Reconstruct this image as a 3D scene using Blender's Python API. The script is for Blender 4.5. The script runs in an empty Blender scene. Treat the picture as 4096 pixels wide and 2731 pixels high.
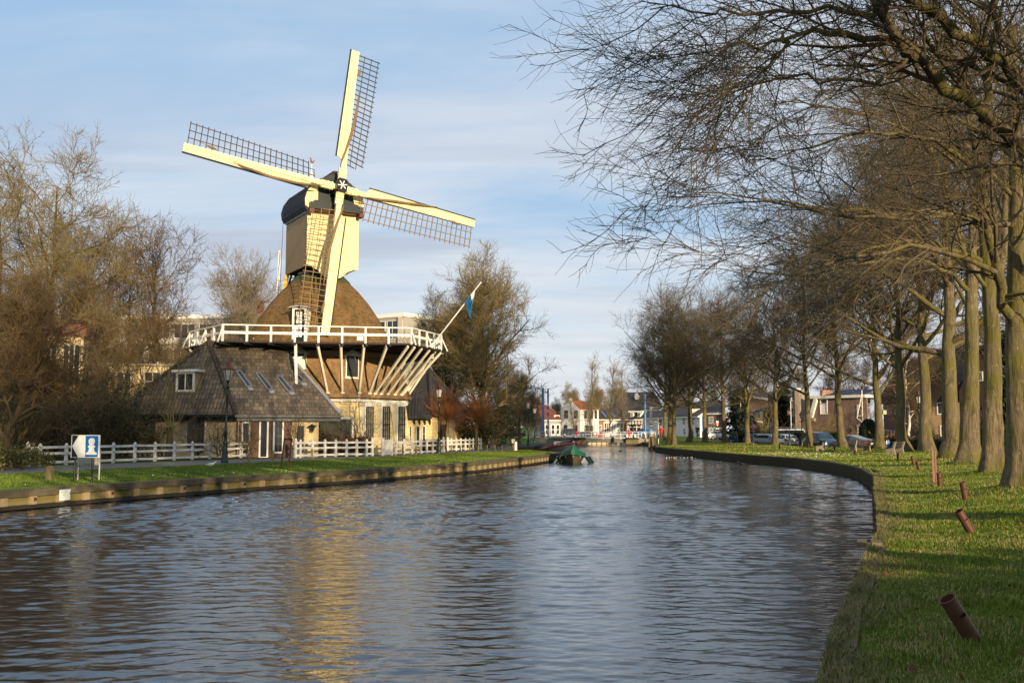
import bpy, math, random
import numpy as np
from mathutils import Vector, Matrix
S = bpy.context.scene
COL = S.collection
R = math.radians
V = Vector
F, CX, CY, HZ, EYE = 3982.0, 2048.0, 1365.5, 1722.0, 1.7
PH = math.atan((HZ-CY)/F)
CP, SP = math.cos(PH), math.sin(PH)
WZ = -0.54
rnd = random.Random(7)

def ray(px, py):
    x = (px-CX)/F; y = -(py-CY)/F
    return V((x, CP-y*SP, SP+y*CP))
def W(px, py, D):
    """the point seen at photo pixel (px, py) at distance D along the view axis"""
    r = ray(px, py); return V((0, 0, EYE)) + r*(D/r.y)
def G(px, py, z=0.0):
    r = ray(px, py); return V((0, 0, EYE)) + r*((z-EYE)/r.z)

# ------------------------------------------------------------------ meshes
class MB:
    def __init__(s): s.v = []; s.f = []
    def add(s, vs, fs):
        b = len(s.v); s.v += [tuple(p) for p in vs]; s.f += [tuple(b+i for i in f) for f in fs]; return s
    def box(s, c, sz, rz=0.0, M=None):
        hx, hy, hz = sz[0]/2, sz[1]/2, sz[2]/2
        m = M if M is not None else Matrix.Rotation(rz, 3, 'Z')
        c = V(c)
        vs = [c+m@V((x, y, z)) for z in (-hz, hz) for x, y in ((-hx, -hy), (hx, -hy), (hx, hy), (-hx, hy))]
        return s.add(vs, [(3, 2, 1, 0), (4, 5, 6, 7), (0, 1, 5, 4), (1, 2, 6, 5), (2, 3, 7, 6), (3, 0, 4, 7)])
    def bar(s, p, q, w, h=None, up=(0, 0, 1), w2=None, h2=None):
        p, q = V(p), V(q); h = w if h is None else h
        w2 = w if w2 is None else w2; h2 = h if h2 is None else h2
        d = (q-p).normalized(); up = V(up)
        if abs(d.dot(up)) > .98: up = V((1, 0, 0)) if abs(d.x) < .9 else V((0, 1, 0))
        a = d.cross(up).normalized(); b = a.cross(d)
        vs = []
        for o, ww, hh in ((p, w, h), (q, w2, h2)):
            for x, y in ((-1, -1), (1, -1), (1, 1), (-1, 1)): vs.append(o+a*(x*ww/2)+b*(y*hh/2))
        return s.add(vs, [(0, 1, 2, 3), (7, 6, 5, 4), (0, 4, 5, 1), (1, 5, 6, 2), (2, 6, 7, 3), (3, 7, 4, 0)])
    def tube(s, pts, r, n=8):
        pts = [V(p) for p in pts]; k = len(pts)
        rs = r if isinstance(r, (list, tuple)) else [r]*k
        d0 = (pts[-1]-pts[0]).normalized() if (pts[-1]-pts[0]).length > 1e-6 else V((0, 0, 1))
        ref = V((0, 0, 1)) if abs(d0.z) < .8 else V((1, 0, 0))
        vs = []
        for i, p in enumerate(pts):
            t = (pts[min(i+1, k-1)]-pts[max(i-1, 0)]).normalized()
            a = t.cross(ref).normalized(); b = t.cross(a)
            for j in range(n):
                g = 2*math.pi*j/n; vs.append(p+(a*math.cos(g)+b*math.sin(g))*rs[i])
        fs = [(i*n+j, i*n+(j+1) % n, (i+1)*n+(j+1) % n, (i+1)*n+j) for i in range(k-1) for j in range(n)]
        fs += [tuple(range(n))[::-1], tuple(range((k-1)*n, k*n))]
        return s.add(vs, fs)
    def lathe(s, prof, c=(0, 0, 0), n=16, a0=0.0, sx=1.0, sy=1.0):
        c = V(c); vs = []
        for r, z in prof:
            for j in range(n):
                g = a0+2*math.pi*j/n; vs.append(c+V((r*sx*math.cos(g), r*sy*math.sin(g), z)))
        k = len(prof)
        fs = [(i*n+j, i*n+(j+1) % n, (i+1)*n+(j+1) % n, (i+1)*n+j) for i in range(k-1) for j in range(n)]
        fs += [tuple(range(n))[::-1], tuple(range((k-1)*n, k*n))]
        return s.add(vs, fs)
    def prism(s, poly, vec):
        n = len(poly); poly = [V(p) for p in poly]; vec = V(vec)
        nv = (poly[1]-poly[0]).cross(poly[2]-poly[1])
        if nv.dot(vec) < 0: poly = poly[::-1]
        return s.add(poly+[p+vec for p in poly], [tuple(range(n))[::-1], tuple(range(n, 2*n))] +
                     [(i, (i+1) % n, n+(i+1) % n, n+i) for i in range(n)])
    def face(s, pts): return s.add(pts, [tuple(range(len(pts)))])
    def ball(s, c, r, n=10, m=7, M=None):
        c = V(c); r = (r, r, r) if not isinstance(r, (tuple, list)) else r
        vs = []; fs = []
        for i in range(m+1):
            t = math.pi*i/m
            for j in range(n):
                g = 2*math.pi*j/n
                p = V((r[0]*math.sin(t)*math.cos(g), r[1]*math.sin(t)*math.sin(g), -r[2]*math.cos(t)))
                vs.append(c+(M@p if M is not None else p))
        for i in range(m):
            for j in range(n):
                fs.append((i*n+j, i*n+(j+1) % n, (i+1)*n+(j+1) % n, (i+1)*n+j))
        return s.add(vs, fs)
    def loft(s, rings, cap=True):
        n = len(rings[0]); vs = [p for r in rings for p in r]
        fs = [(i*n+j, i*n+(j+1) % n, (i+1)*n+(j+1) % n, (i+1)*n+j) for i in range(len(rings)-1) for j in range(n)]
        if cap: fs += [tuple(range(n))[::-1], tuple(range((len(rings)-1)*n, len(rings)*n))]
        return s.add(vs, fs)
    def build(s, name, m, parent=None, smooth=False, world=False, angle=40, label=None):
        me = bpy.data.meshes.new(name)
        vs = s.v
        if world and parent is not None:
            o = V((0, 0, 0)); p = parent
            while p is not None: o += p.location; p = p.parent
            vs = [(a-o.x, b-o.y, c-o.z) for a, b, c in vs]
        me.from_pydata(vs, [], s.f)
        me.validate(); me.update()
        if smooth:
            me.shade_smooth()
            try: me.set_sharp_from_angle(angle=R(angle))
            except Exception: pass
        me.materials.append(m)
        ob = bpy.data.objects.new(name, me); COL.objects.link(ob)
        if parent is not None: ob.parent = parent
        if label: ob['label'] = label
        return ob

def mesh_np(name, chunks, m, parent=None, smooth=False):
    """chunks: list of (V (n,3), F (k,3|4)) arrays -> one mesh"""
    nv = 0; lv = []; loops = []; tot = []
    for Vv, Ff in chunks:
        lv.append(Vv); loops.append((Ff+nv).ravel()); tot.append(np.full(len(Ff), Ff.shape[1])); nv += len(Vv)
    vv = np.concatenate(lv).astype(np.float32); ll = np.concatenate(loops).astype(np.int32); tt = np.concatenate(tot).astype(np.int32)
    me = bpy.data.meshes.new(name)
    me.vertices.add(len(vv)); me.vertices.foreach_set('co', vv.ravel())
    me.loops.add(len(ll)); me.loops.foreach_set('vertex_index', ll)
    me.polygons.add(len(tt)); st = np.concatenate([[0], np.cumsum(tt)[:-1]]).astype(np.int32)
    me.polygons.foreach_set('loop_start', st); me.polygons.foreach_set('loop_total', tt)
    me.update(calc_edges=True)
    if smooth: me.shade_smooth()
    me.materials.append(m)
    ob = bpy.data.objects.new(name, me); COL.objects.link(ob)
    if parent is not None: ob.parent = parent
    return ob

def tag(o, label=None, cat=None, group=None, kind=None):
    if label: o['label'] = label
    if cat: o['category'] = cat
    if group: o['group'] = group
    if kind: o['kind'] = kind
    return o
def thing(name, label, cat, loc=(0, 0, 0), rz=0.0, group=None):
    o = bpy.data.objects.new(name, None); COL.objects.link(o)
    o.location = loc; o.rotation_euler = (0, 0, rz); o.empty_display_size = .2
    return tag(o, label, cat, group)
def kids(o): return [c for c in list(COL.objects) if c.parent == o]
def dup(root, loc, rz=0.0, label=None, group=None, sc=None):
    ch = {}
    for c in COL.objects:
        if c.parent is not None: ch.setdefault(c.parent.name, []).append(c)
    def cp(o, par):
        c = o.copy(); COL.objects.link(c); c.parent = par
        for k in ch.get(o.name, []): cp(k, c)
        return c
    r = cp(root, None); r.location = loc; r.rotation_euler = (0, 0, rz)
    if sc: r.scale = sc if isinstance(sc, tuple) else (sc, sc, sc)
    if label: r['label'] = label
    if group: r['group'] = group
    return r

# ------------------------------------------------------------------ materials
class NT:
    def __init__(s, name):
        s.m = bpy.data.materials.new(name); s.m.use_nodes = True; s.t = s.m.node_tree; s.t.nodes.clear()
        s.out = s.t.nodes.new('ShaderNodeOutputMaterial')
    def n(s, ty, **k):
        x = s.t.nodes.new(ty)
        for a, b in k.items():
            if a in x.bl_rna.properties: setattr(x, a, b)
        return x
    def set(s, sock, val):
        if hasattr(val, 'is_output') or isinstance(val, bpy.types.NodeSocket): s.t.links.new(val, sock)
        else: sock.default_value = val
    def math(s, op, a, b=0.0, c=0.0):
        x = s.n('ShaderNodeMath'); x.operation = op
        s.set(x.inputs[0], a); s.set(x.inputs[1], b)
        if op in ('MULTIPLY_ADD',): s.set(x.inputs[2], c)
        return x.outputs[0]
    def vm(s, op, a, b=None):
        x = s.n('ShaderNodeVectorMath'); x.operation = op
        s.set(x.inputs[0], a)
        if b is not None: s.set(x.inputs[1], b)
        return x.outputs['Value'] if op in ('DOT_PRODUCT', 'LENGTH') else x.outputs[0]
    def mix(s, f, a, b, blend='MIX'):
        x = s.n('ShaderNodeMix'); x.data_type = 'RGBA'; x.blend_type = blend
        s.set(x.inputs[0], f); s.set(x.inputs[6], c4(a)); s.set(x.inputs[7], c4(b)); return x.outputs[2]
    def noise(s, vec, scale, detail=4, rough=.55):
        x = s.n('ShaderNodeTexNoise'); s.set(x.inputs['Vector'], vec); x.inputs['Scale'].default_value = scale
        x.inputs['Detail'].default_value = detail; x.inputs['Roughness'].default_value = rough; return x.outputs[0]
    def ramp(s, f, a, b):
        x = s.n('ShaderNodeMapRange'); s.set(x.inputs[0], f); x.inputs[1].default_value = a; x.inputs[2].default_value = b; return x.outputs[0]
    def pos(s): return s.n('ShaderNodeNewGeometry').outputs['Position']
    def obj(s): return s.n('ShaderNodeTexCoord').outputs['Object']
    def scale(s, v, sc):
        x = s.n('ShaderNodeMapping'); s.set(x.inputs[0], v); x.inputs['Scale'].default_value = sc; return x.outputs[0]
    def uv(s):
        g = s.n('ShaderNodeNewGeometry'); N = g.outputs['True Normal']; P = g.outputs['Position']
        T = s.vm('NORMALIZE', s.vm('CROSS_PRODUCT', V((0, 0, 1)), N)); B = s.vm('CROSS_PRODUCT', N, T)
        return s.vm('DOT_PRODUCT', P, T), s.vm('DOT_PRODUCT', P, B)
    def comb(s, u, v, w=0.0):
        x = s.n('ShaderNodeCombineXYZ'); s.set(x.inputs[0], u); s.set(x.inputs[1], v); s.set(x.inputs[2], w); return x.outputs[0]
    def bump(s, h, st=.5, dist=.02):
        x = s.n('ShaderNodeBump'); s.set(x.inputs['Height'], h); x.inputs['Strength'].default_value = st; x.inputs['Distance'].default_value = dist
        return x.outputs[0]
    def bsdf(s, col, rough=.8, nrm=None, metal=0.0, spec=.3, **kw):
        b = s.n('ShaderNodeBsdfPrincipled'); s.set(b.inputs['Base Color'], c4(col)); s.set(b.inputs['Roughness'], rough)
        b.inputs['Metallic'].default_value = metal; b.inputs['Specular IOR Level'].default_value = spec
        if nrm is not None: s.t.links.new(nrm, b.inputs['Normal'])
        for k, v in kw.items(): s.set(b.inputs[k], c4(v) if isinstance(v, tuple) else v)
        s.t.links.new(b.outputs[0], s.out.inputs[0]); return s.m
def c4(c): return (c[0], c[1], c[2], 1.0) if isinstance(c, (tuple, list)) and len(c) == 3 else c
def mulc(c, k): return tuple(min(1.0, x*k) for x in c)

def plain(name, col, rough=.7, var=.18, scale=4.0, metal=0.0, spec=.3, bump=0.0, bs=30.0, stretch=(1, 1, 1), col2=None, thr=(.45, .7), obj=True, **kw):
    t = NT(name); co = t.obj() if obj else t.pos()
    if stretch != (1, 1, 1): co = t.scale(co, stretch)
    c = t.mix(t.noise(co, scale, 5, .6), mulc(col, 1-var), mulc(col, 1+var))
    if col2: c = t.mix(t.ramp(t.noise(co, scale*.45+.37, 5, .65), *thr), c, col2)
    nr = t.bump(t.noise(co, bs, 4), min(1, bump), .03) if bump else None
    return t.bsdf(c, rough, nr, metal, spec, **kw)

def m_brick(name, a, b, mortar, bw=.22, rh=.07, spec=.2):
    t = NT(name); u, v = t.uv(); x = t.n('ShaderNodeTexBrick'); t.set(x.inputs[0], t.comb(u, v))
    x.inputs['Color1'].default_value = c4(a); x.inputs['Color2'].default_value = c4(b); x.inputs['Mortar'].default_value = c4(mortar)
    x.inputs['Scale'].default_value = 1; x.inputs['Brick Width'].default_value = bw; x.inputs['Row Height'].default_value = rh; x.inputs['Mortar Size'].default_value = .008
    n = t.noise(t.pos(), .9, 5, .65)
    c = t.mix(1.0, x.outputs[0], t.mix(n, (.72, .7, .68), (1.2, 1.18, 1.15)), 'MULTIPLY')
    return t.bsdf(c, .9, t.bump(x.outputs[1], -.4, .01), 0, spec)
def m_tile(name, a, b, tw=.26, th=.34, moss=None, wave=.35):
    t = NT(name); u, v = t.uv(); x = t.n('ShaderNodeTexBrick'); t.set(x.inputs[0], t.comb(u, v))
    x.offset = .35
    x.inputs['Color1'].default_value = c4(a); x.inputs['Color2'].default_value = c4(b); x.inputs['Mortar'].default_value = c4(mulc(a, .6))
    x.inputs['Scale'].default_value = 1; x.inputs['Brick Width'].default_value = tw; x.inputs['Row Height'].default_value = th; x.inputs['Mortar Size'].default_value = .016
    c = t.mix(1.0, x.outputs[0], t.mix(t.noise(t.pos(), 1.3, 6, .7), (.5, .48, .45), (1.55, 1.5, 1.45)), 'MULTIPLY')
    if moss: c = t.mix(t.ramp(t.noise(t.pos(), 2.2, 6, .7), .55, .75), c, moss)
    h = t.math('SUBTRACT', 1.0, t.math('FRACT', t.math('DIVIDE', v, th)))
    w = t.math('MULTIPLY', t.math('SINE', t.math('MULTIPLY', u, 2*math.pi/tw)), wave)
    return t.bsdf(c, .8, t.bump(t.math('ADD', h, w), 1.0, .06), 0, .25)
def m_board(name, col, h=.22, rough=.5, dirt=.12, vertical=False, seam=.55, line=.05):
    t = NT(name); u, v = t.uv(); q = u if vertical else v
    f = t.math('FRACT', t.math('DIVIDE', q, h))
    n = t.noise(t.comb(t.math('MULTIPLY', u, 1.0 if not vertical else 6.0), t.math('MULTIPLY', v, 6.0 if not vertical else .7)), 1.0, 5, .65)
    cell = t.math('FLOOR', t.math('DIVIDE', q, h))
    wn = t.n('ShaderNodeTexWhiteNoise'); wn.noise_dimensions = '1D'; t.set(wn.inputs['W'], cell)
    c = t.mix(n, mulc(col, 1-dirt), mulc(col, 1+dirt*.7))
    c = t.mix(t.math('MULTIPLY', wn.outputs[0], .16), c, mulc(col, .6))
    c = t.mix(t.math('MULTIPLY', t.math('LESS_THAN', f, line), seam), c, mulc(col, .25))
    hh = t.math('SUBTRACT', 1.0, f) if not vertical else t.math('GREATER_THAN', f, line)
    return t.bsdf(c, rough, t.bump(hh, .8, .025), 0, .35)
def m_thatch(name, a, b, moss=(.05, .055, .012), mossy=(.52, .72)):
    t = NT(name); u, v = t.uv()
    st = t.comb(t.math('MULTIPLY', u, 14.0), t.math('MULTIPLY', v, 1.6), 3.0)
    fine = t.noise(st, 1.0, 6, .7); big = t.noise(t.pos(), .55, 5, .6); mid = t.noise(t.pos(), 3.5, 5, .65)
    c = t.mix(fine, a, b)
    c = t.mix(t.ramp(big, mossy[0], mossy[1]), c, moss)
    c = t.mix(t.math('MULTIPLY', t.ramp(mid, .42, .66), .7), c, mulc(a, .6))
    return t.bsdf(c, .95, t.bump(t.math('ADD', fine, t.math('MULTIPLY', mid, 1.2)), .9, .09), 0, .1)
def m_bark(name, a, b, moss=None, sc=(9, 9, 1.6), mm=(.45, .68)):
    t = NT(name); co = t.scale(t.obj(), sc)
    n = t.noise(co, 1.0, 6, .7); c = t.mix(t.ramp(n, .3, .7), a, b)
    c = t.mix(t.math('MULTIPLY', t.ramp(t.noise(t.scale(t.obj(), (5, 5, .7)), 1.0, 4, .6), .52, .66), .75), c, mulc(a, .55))
    c = t.mix(t.math('MULTIPLY', t.ramp(t.noise(t.obj(), 2.6, 5, .7), .58, .66), .5), c, mulc(b, 1.35))
    if moss: c = t.mix(t.math('MULTIPLY', t.ramp(t.noise(t.obj(), .8, 5, .6), *mm), .85), c, moss)
    sp = t.noise(t.obj(), 14.0, 3, .5)
    c = t.mix(t.ramp(sp, .68, .74), c, mulc(b, 1.7))
    return t.bsdf(c, .9, t.bump(n, 1.0, .07), 0, .15)
def m_glass(name='window_glass', col=(.02, .025, .03), rough=.06):
    t = NT(name); n = t.noise(t.pos(), 1.1, 2, .5)
    return t.bsdf(t.mix(n, mulc(col, .5), mulc(col, 1.9)), rough, None, 0, .6)

M = {}
M['strut'] = plain('strut_paint', (.82, .75, .58), .5, .07, 5, col2=(.6, .52, .36), thr=(.55, .8))
M['white'] = plain('white_paint', (.78, .75, .67), .5, .08, 6, col2=(.5, .47, .38), thr=(.58, .8))
M['fencewhite'] = plain('fence_paint', (.72, .69, .62), .65, .12, 5, col2=(.3, .29, .23), thr=(.5, .78))
M['cream'] = plain('cream_paint', (.86, .71, .37), .55, .08, 3, col2=(.6, .45, .2), thr=(.5, .74))
M['creamboard'] = m_board('cream_boards', (.8, .62, .3), .3, .5, .22)
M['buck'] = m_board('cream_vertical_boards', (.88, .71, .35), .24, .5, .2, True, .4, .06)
M['bucks'] = m_board('shaded_cream_boards', (.46, .3, .13), .24, .6, .3, True, .4, .06)  # buck side: its weaker, grazing sunlight is painted in as a browner cream
M['blackwood'] = m_board('tarred_boards', (.018, .016, .015), .3, .55, .4, False, .8, .08)
M['dark'] = plain('dark_green_paint', (.012, .02, .022), .4, .3, 3)
M['black'] = plain('black_paint', (.01, .01, .011), .35, .2, 5)
M['tarwood'] = plain('tarred_beam', (.03, .024, .02), .7, .3, 6)
M['lattice'] = plain('lit_weathered_lattice', (.2, .135, .06), .7, .25, 8)
M['latshade'] = plain('shaded_lattice', (.055, .042, .028), .7, .25, 8)  # same lattice for the unlit sails, with their shade put into the colour
M['canvas'] = plain('rolled_canvas', (.2, .13, .065), .9, .3, 7, bump=.6, bs=25)
M['thatch'] = m_thatch('cone_thatch', (.12, .068, .028), (.29, .175, .07), (.085, .068, .022), (.52, .76))
M['thatch2'] = m_thatch('drum_thatch', (.24, .14, .066), (.42, .26, .135), (.15, .105, .045), (.5, .75))
M['ridge'] = plain('thatch_ridge', (.06, .07, .025), .9, .3, 5)
M['lead'] = plain('lead_sheet', (.28, .29, .3), .45, .2, 5, metal=.2)
M['flagblue'] = plain('flag_blue', (.006, .09, .22), .7, .1)
M['redwood'] = plain('oxblood_beam', (.12, .028, .014), .5, .2, 4)
M['ochre'] = plain('ochre_paint', (.75, .38, .04), .5, .1, 4)
M['fascia'] = plain('weathered_fascia', (.24, .17, .1), .7, .25, 5)
M['deck'] = m_board('deck_planks', (.04, .032, .026), .2, .8, .3, True)
M['glass'] = m_glass()
M['glassl'] = m_glass('curtained_glass', (.2, .18, .14), .2)
M['greengate'] = m_board('green_barn_boards', (.012, .03, .022), .2, .5, .2, True)
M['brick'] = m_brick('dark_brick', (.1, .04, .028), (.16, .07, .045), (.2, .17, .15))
M['brickp'] = m_brick('plum_brick', (.16, .09, .075), (.22, .13, .105), (.25, .2, .18))
M['brickr'] = m_brick('red_brick', (.36, .17, .1), (.44, .22, .13), (.4, .3, .25))
M['bricky'] = m_brick('buff_brick', (.3, .19, .1), (.38, .25, .14), (.35, .27, .2))
M['tileg'] = m_tile('grey_brown_tiles', (.075, .062, .048), (.17, .135, .1), .3, .34, (.1, .085, .04))
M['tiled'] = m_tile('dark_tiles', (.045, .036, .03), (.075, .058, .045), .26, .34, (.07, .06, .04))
M['tileo'] = m_tile('orange_tiles', (.36, .105, .03), (.45, .15, .05), .26, .34)
M['tiler'] = m_tile('red_tiles', (.2, .055, .03), (.28, .085, .045), .26, .34)
M['slate'] = m_tile('slate_tiles', (.06, .052, .046), (.085, .072, .06), .25, .3, None, .1)
M['plaster'] = plain('white_plaster', (.72, .69, .62), .8, .07, .8, obj=False, col2=(.55, .52, .46), thr=(.6, .85))
M['plasterc'] = plain('cream_plaster', (.62, .47, .26), .8, .1, .8, obj=False)
M['plasterg'] = plain('grey_plaster', (.3, .31, .32), .8, .1, .8, obj=False)
M['concrete'] = plain('concrete', (.3, .25, .19), .85, .2, 1.2, obj=False, col2=(.14, .11, .085), thr=(.5, .75), bump=.3, bs=12)
M['pale'] = plain('pale_cladding', (.36, .32, .26), .8, .1, .6, obj=False)
M['lampgreen'] = plain('lamp_green', (.006, .022, .016), .3, .2, 5, spec=.5)
M['copper'] = plain('copper_hood', (.13, .045, .035), .4, .25, 8, metal=.5)
M['lampglass'] = plain('frosted_lamp_glass', (.42, .4, .36), .25, .1, 3, spec=.5)
M['bulb'] = plain('lamp_mantle', (.75, .7, .6), .4, .05)
M['steel'] = plain('galvanised_steel', (.24, .24, .235), .45, .15, 6, metal=.6)
M['bluesteel'] = plain('blue_steel', (.07, .17, .34), .4, .12, 3, spec=.5)
M['signblue'] = plain('sign_blue', (.004, .13, .45), .35, .05)
M['signred'] = plain('sign_red', (.6, .02, .02), .4, .06)
M['signwhite'] = plain('sign_white', (.78, .76, .71), .4, .05, 3)
M['rust'] = plain('rusty_steel', (.13, .058, .035), .5, .25, 10, metal=.35, col2=(.06, .03, .022), thr=(.5, .7))
M['rubber'] = plain('rubber', (.012, .012, .012), .85, .2)
M['postwood'] = plain('weathered_post', (.2, .15, .08), .85, .3, 8, stretch=(3, 3, .5), col2=(.11, .1, .03), thr=(.45, .65), bump=.5, bs=20)
M['quaytop'] = plain('quay_cap_timber', (.085, .068, .044), .85, .35, 3, col2=(.15, .13, .07), thr=(.5, .7), obj=False, bump=.6, bs=10)
M['quayplank'] = plain('mossy_planks', (.17, .14, .035), .85, .3, 1.6, stretch=(1, 1, 4), obj=False, col2=(.2, .16, .09), thr=(.45, .65), bump=.5, bs=9)
M['quaypost'] = plain('quay_post_timber', (.33, .245, .135), .8, .22, 5, obj=False, stretch=(1, 1, .4), col2=(.16, .14, .05), thr=(.5, .72), bump=.4, bs=12)
M['quaydark'] = plain('wet_timber', (.03, .024, .018), .6, .4, 4, obj=False, bump=.5, bs=10)
def m_coping():
    t = NT('mossy_coping'); p = t.pos(); g = t.n('ShaderNodeNewGeometry'); s = t.n('ShaderNodeSeparateXYZ'); t.set(s.inputs[0], g.outputs['Normal'])
    top = t.mix(t.ramp(t.noise(p, 2.2, 6, .65), .42, .6), (.15, .12, .075), (.11, .1, .02)); side = t.mix(t.noise(t.scale(p, (1, 1, 3)), 4, 5, .65), (.018, .014, .009), (.06, .048, .022))
    return t.bsdf(t.mix(t.ramp(s.outputs[2], .3, .8), side, top), .9, t.bump(t.noise(p, 9, 5, .7), .9, .05), 0, .15)
M['coping'] = m_coping()
M['rope'] = plain('rope', (.5, .45, .36), .9, .1)
M['skin'] = plain('skin', (.5, .3, .2), .6, .05)
M['hair'] = plain('dark_hair', (.03, .02, .014), .7, .1)
M['jeans'] = plain('jeans', (.06, .12, .22), .85, .1)
M['coat'] = plain('olive_coat', (.11, .09, .035), .85, .12)
M['coatd'] = plain('dark_coat', (.025, .018, .015), .85, .12)

# vegetation
M['bark'] = m_bark('bark', (.065, .05, .03), (.2, .155, .09), (.115, .105, .022))
M['barkg'] = m_bark('mossy_bark', (.07, .053, .032), (.25, .19, .11), (.125, .115, .02), (14, 14, 2.2), (.44, .62))
M['barkd'] = m_bark('dark_bark', (.05, .036, .022), (.12, .085, .045), (.085, .07, .02))
M['birch'] = m_bark('birch_bark', (.62, .56, .46), (.75, .69, .58), (.08, .05, .03), (3, 3, 6), (.5, .58))
M['twig'] = plain('bare_twigs', (.108, .081, .042), .85, .3, 1.2)
M['twigg'] = plain('golden_twigs', (.2, .15, .06), .85, .3, .8)
M['twigr'] = plain('russet_twigs', (.13, .085, .04), .85, .3, .8)
M['twigp'] = plain('pale_twigs', (.22, .17, .1), .85, .25, .8)
M['willow'] = plain('willow_shoots', (.26, .11, .04), .8, .25, 2)
def m_leaf(name, a, b, c=None):
    t = NT(name); g = t.n('ShaderNodeNewGeometry'); q = t.mix(g.outputs['Random Per Island'], a, b)
    q = t.mix(t.ramp(t.noise(t.obj(), 1.1, 4, .6), .35, .65), mulc(a, .7), q)
    if c: q = t.mix(t.math('GREATER_THAN', g.outputs['Random Per Island'], .82), q, c)
    return t.bsdf(q, .65, None, 0, .3)
M['leafd'] = m_leaf('dark_leaves', (.028, .04, .012), (.1, .105, .03))
M['leafy'] = m_leaf('variegated_leaves', (.07, .09, .015), (.2, .19, .04), (.28, .26, .09))
M['leafr'] = m_leaf('russet_leaves', (.14, .05, .022), (.3, .11, .045))
M['conifer'] = m_leaf('conifer_needles', (.016, .03, .018), (.05, .065, .03))
M['hedge'] = m_leaf('clipped_hedge', (.025, .03, .012), (.06, .06, .02))
M['box'] = m_leaf('yew_foliage', (.012, .03, .008), (.03, .055, .014))
M['straw'] = m_leaf('straw_blades', (.16, .14, .05), (.36, .3, .13), (.12, .15, .02))
M['reed'] = m_leaf('dry_reed', (.25, .13, .04), (.4, .22, .08))
def m_blade(name, a, b, straw):
    t = NT(name); g = t.n('ShaderNodeNewGeometry'); rnd_ = g.outputs['Random Per Island']; p = g.outputs['Position']
    q = t.mix(rnd_, a, b); n1 = t.noise(p, .9, 5, .7); n2 = t.noise(p, 3.1, 4, .6)
    q = t.mix(t.math('MULTIPLY', t.ramp(n2, .4, .7), .6), q, mulc(a, .6))
    q = t.mix(t.math('GREATER_THAN', t.math('MULTIPLY_ADD', t.ramp(n1, .42, .72), .75, rnd_), 1.0), q, straw)
    return t.bsdf(q, .7, None, 0, .25)
M['blade'] = m_blade('grass_blades', (.085, .145, .008), (.2, .25, .022), (.38, .31, .12))
M['bladel'] = m_leaf('lawn_blades', (.08, .145, .008), (.18, .24, .02), (.2, .2, .05))

def m_ground(name, a, b, straw, s1=.7, thr=(.5, .72)):
    t = NT(name); p = t.pos()
    c = t.mix(t.noise(p, 7, 6, .7), a, b); c = t.mix(t.math('MULTIPLY', t.ramp(t.noise(p, s1, 5, .65), *thr), .8), c, straw)
    return t.bsdf(c, .95, t.bump(t.noise(p, 22, 5, .7), 1.0, .06), 0, .1)
M['lawn'] = m_ground('lawn_turf', (.055, .125, .008), (.11, .19, .016), (.1, .14, .02), .5, (.5, .8))
M['verge'] = m_ground('verge_turf', (.07, .12, .008), (.14, .19, .018), (.23, .19, .06), .6, (.48, .7))
M['soil'] = m_ground('garden_soil', (.05, .045, .02), (.09, .08, .03), (.04, .07, .015))
M['asphalt'] = plain('path_asphalt', (.17, .145, .13), .9, .15, 2.5, obj=False, col2=(.12, .105, .095), thr=(.45, .7), bump=.2, bs=40)
M['road'] = plain('road_asphalt', (.1, .1, .105), .9, .12, 1.5, obj=False, col2=(.075, .072, .07), thr=(.45, .7), bump=.2, bs=40)
M['paving'] = plain('grey_paving', (.2, .18, .16), .9, .15, 1.5, obj=False)
def m_water():
    t = NT('canal_water'); p = t.pos()
    a = t.noise(t.scale(p, (.9, 2.0, 1)), 7.0, 3, .55)
    s = t.n('ShaderNodeSeparateXYZ'); t.set(s.inputs[0], p)
    f = t.n('ShaderNodeMapRange'); t.set(f.inputs[0], s.outputs[1]); f.inputs[1].default_value = 8; f.inputs[2].default_value = 40; f.inputs[3].default_value = .35; f.inputs[4].default_value = 1.0
    return t.bsdf((.008, .016, .024), .03, t.bump(t.math('MULTIPLY', a, f.outputs[0]), 1.0, .011), 0, .5, IOR=1.75)
M['water'] = m_water()

def copy_paint(name, col, metal=.25, rough=.25):
    t = NT(name); return t.bsdf(t.mix(t.noise(t.obj(), 1.5, 3), mulc(col, .9), mulc(col, 1.1)), rough, None, metal, .5, **{'Coat Weight': .4, 'Coat Roughness': .1})

# ------------------------------------------------------------------ camera, light, sky
cam = bpy.data.cameras.new('camera'); cam.lens = 35.0; cam.sensor_width = 36.0; cam.clip_end = 4000; cam.clip_start = .05
co = bpy.data.objects.new('camera', cam); COL.objects.link(co); co.location = (0, 0, EYE); co.rotation_euler = (math.pi/2+PH, 0, 0); S.camera = co
SUN_AZ, SUN_EL = R(27), R(10.5)
sd = V((math.sin(SUN_AZ)*math.cos(SUN_EL), -math.cos(SUN_AZ)*math.cos(SUN_EL), math.sin(SUN_EL)))
sl = bpy.data.lights.new('sun', 'SUN'); sl.energy = 5.0; sl.angle = R(.53); sl.color = (1.0, .80, .52)
so = bpy.data.objects.new('sun', sl); COL.objects.link(so); so.rotation_euler = sd.to_track_quat('Z', 'Y').to_euler(); so.location = (20, -40, 40)
wd = bpy.data.worlds.new('World'); S.world = wd; wd.use_nodes = True
t = wd.node_tree; t.nodes.clear(); L = t.links.new
out = t.nodes.new('ShaderNodeOutputWorld'); bg = t.nodes.new('ShaderNodeBackground')
sky = t.nodes.new('ShaderNodeTexSky'); sky.sky_type = 'NISHITA'; sky.sun_disc = False
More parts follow.
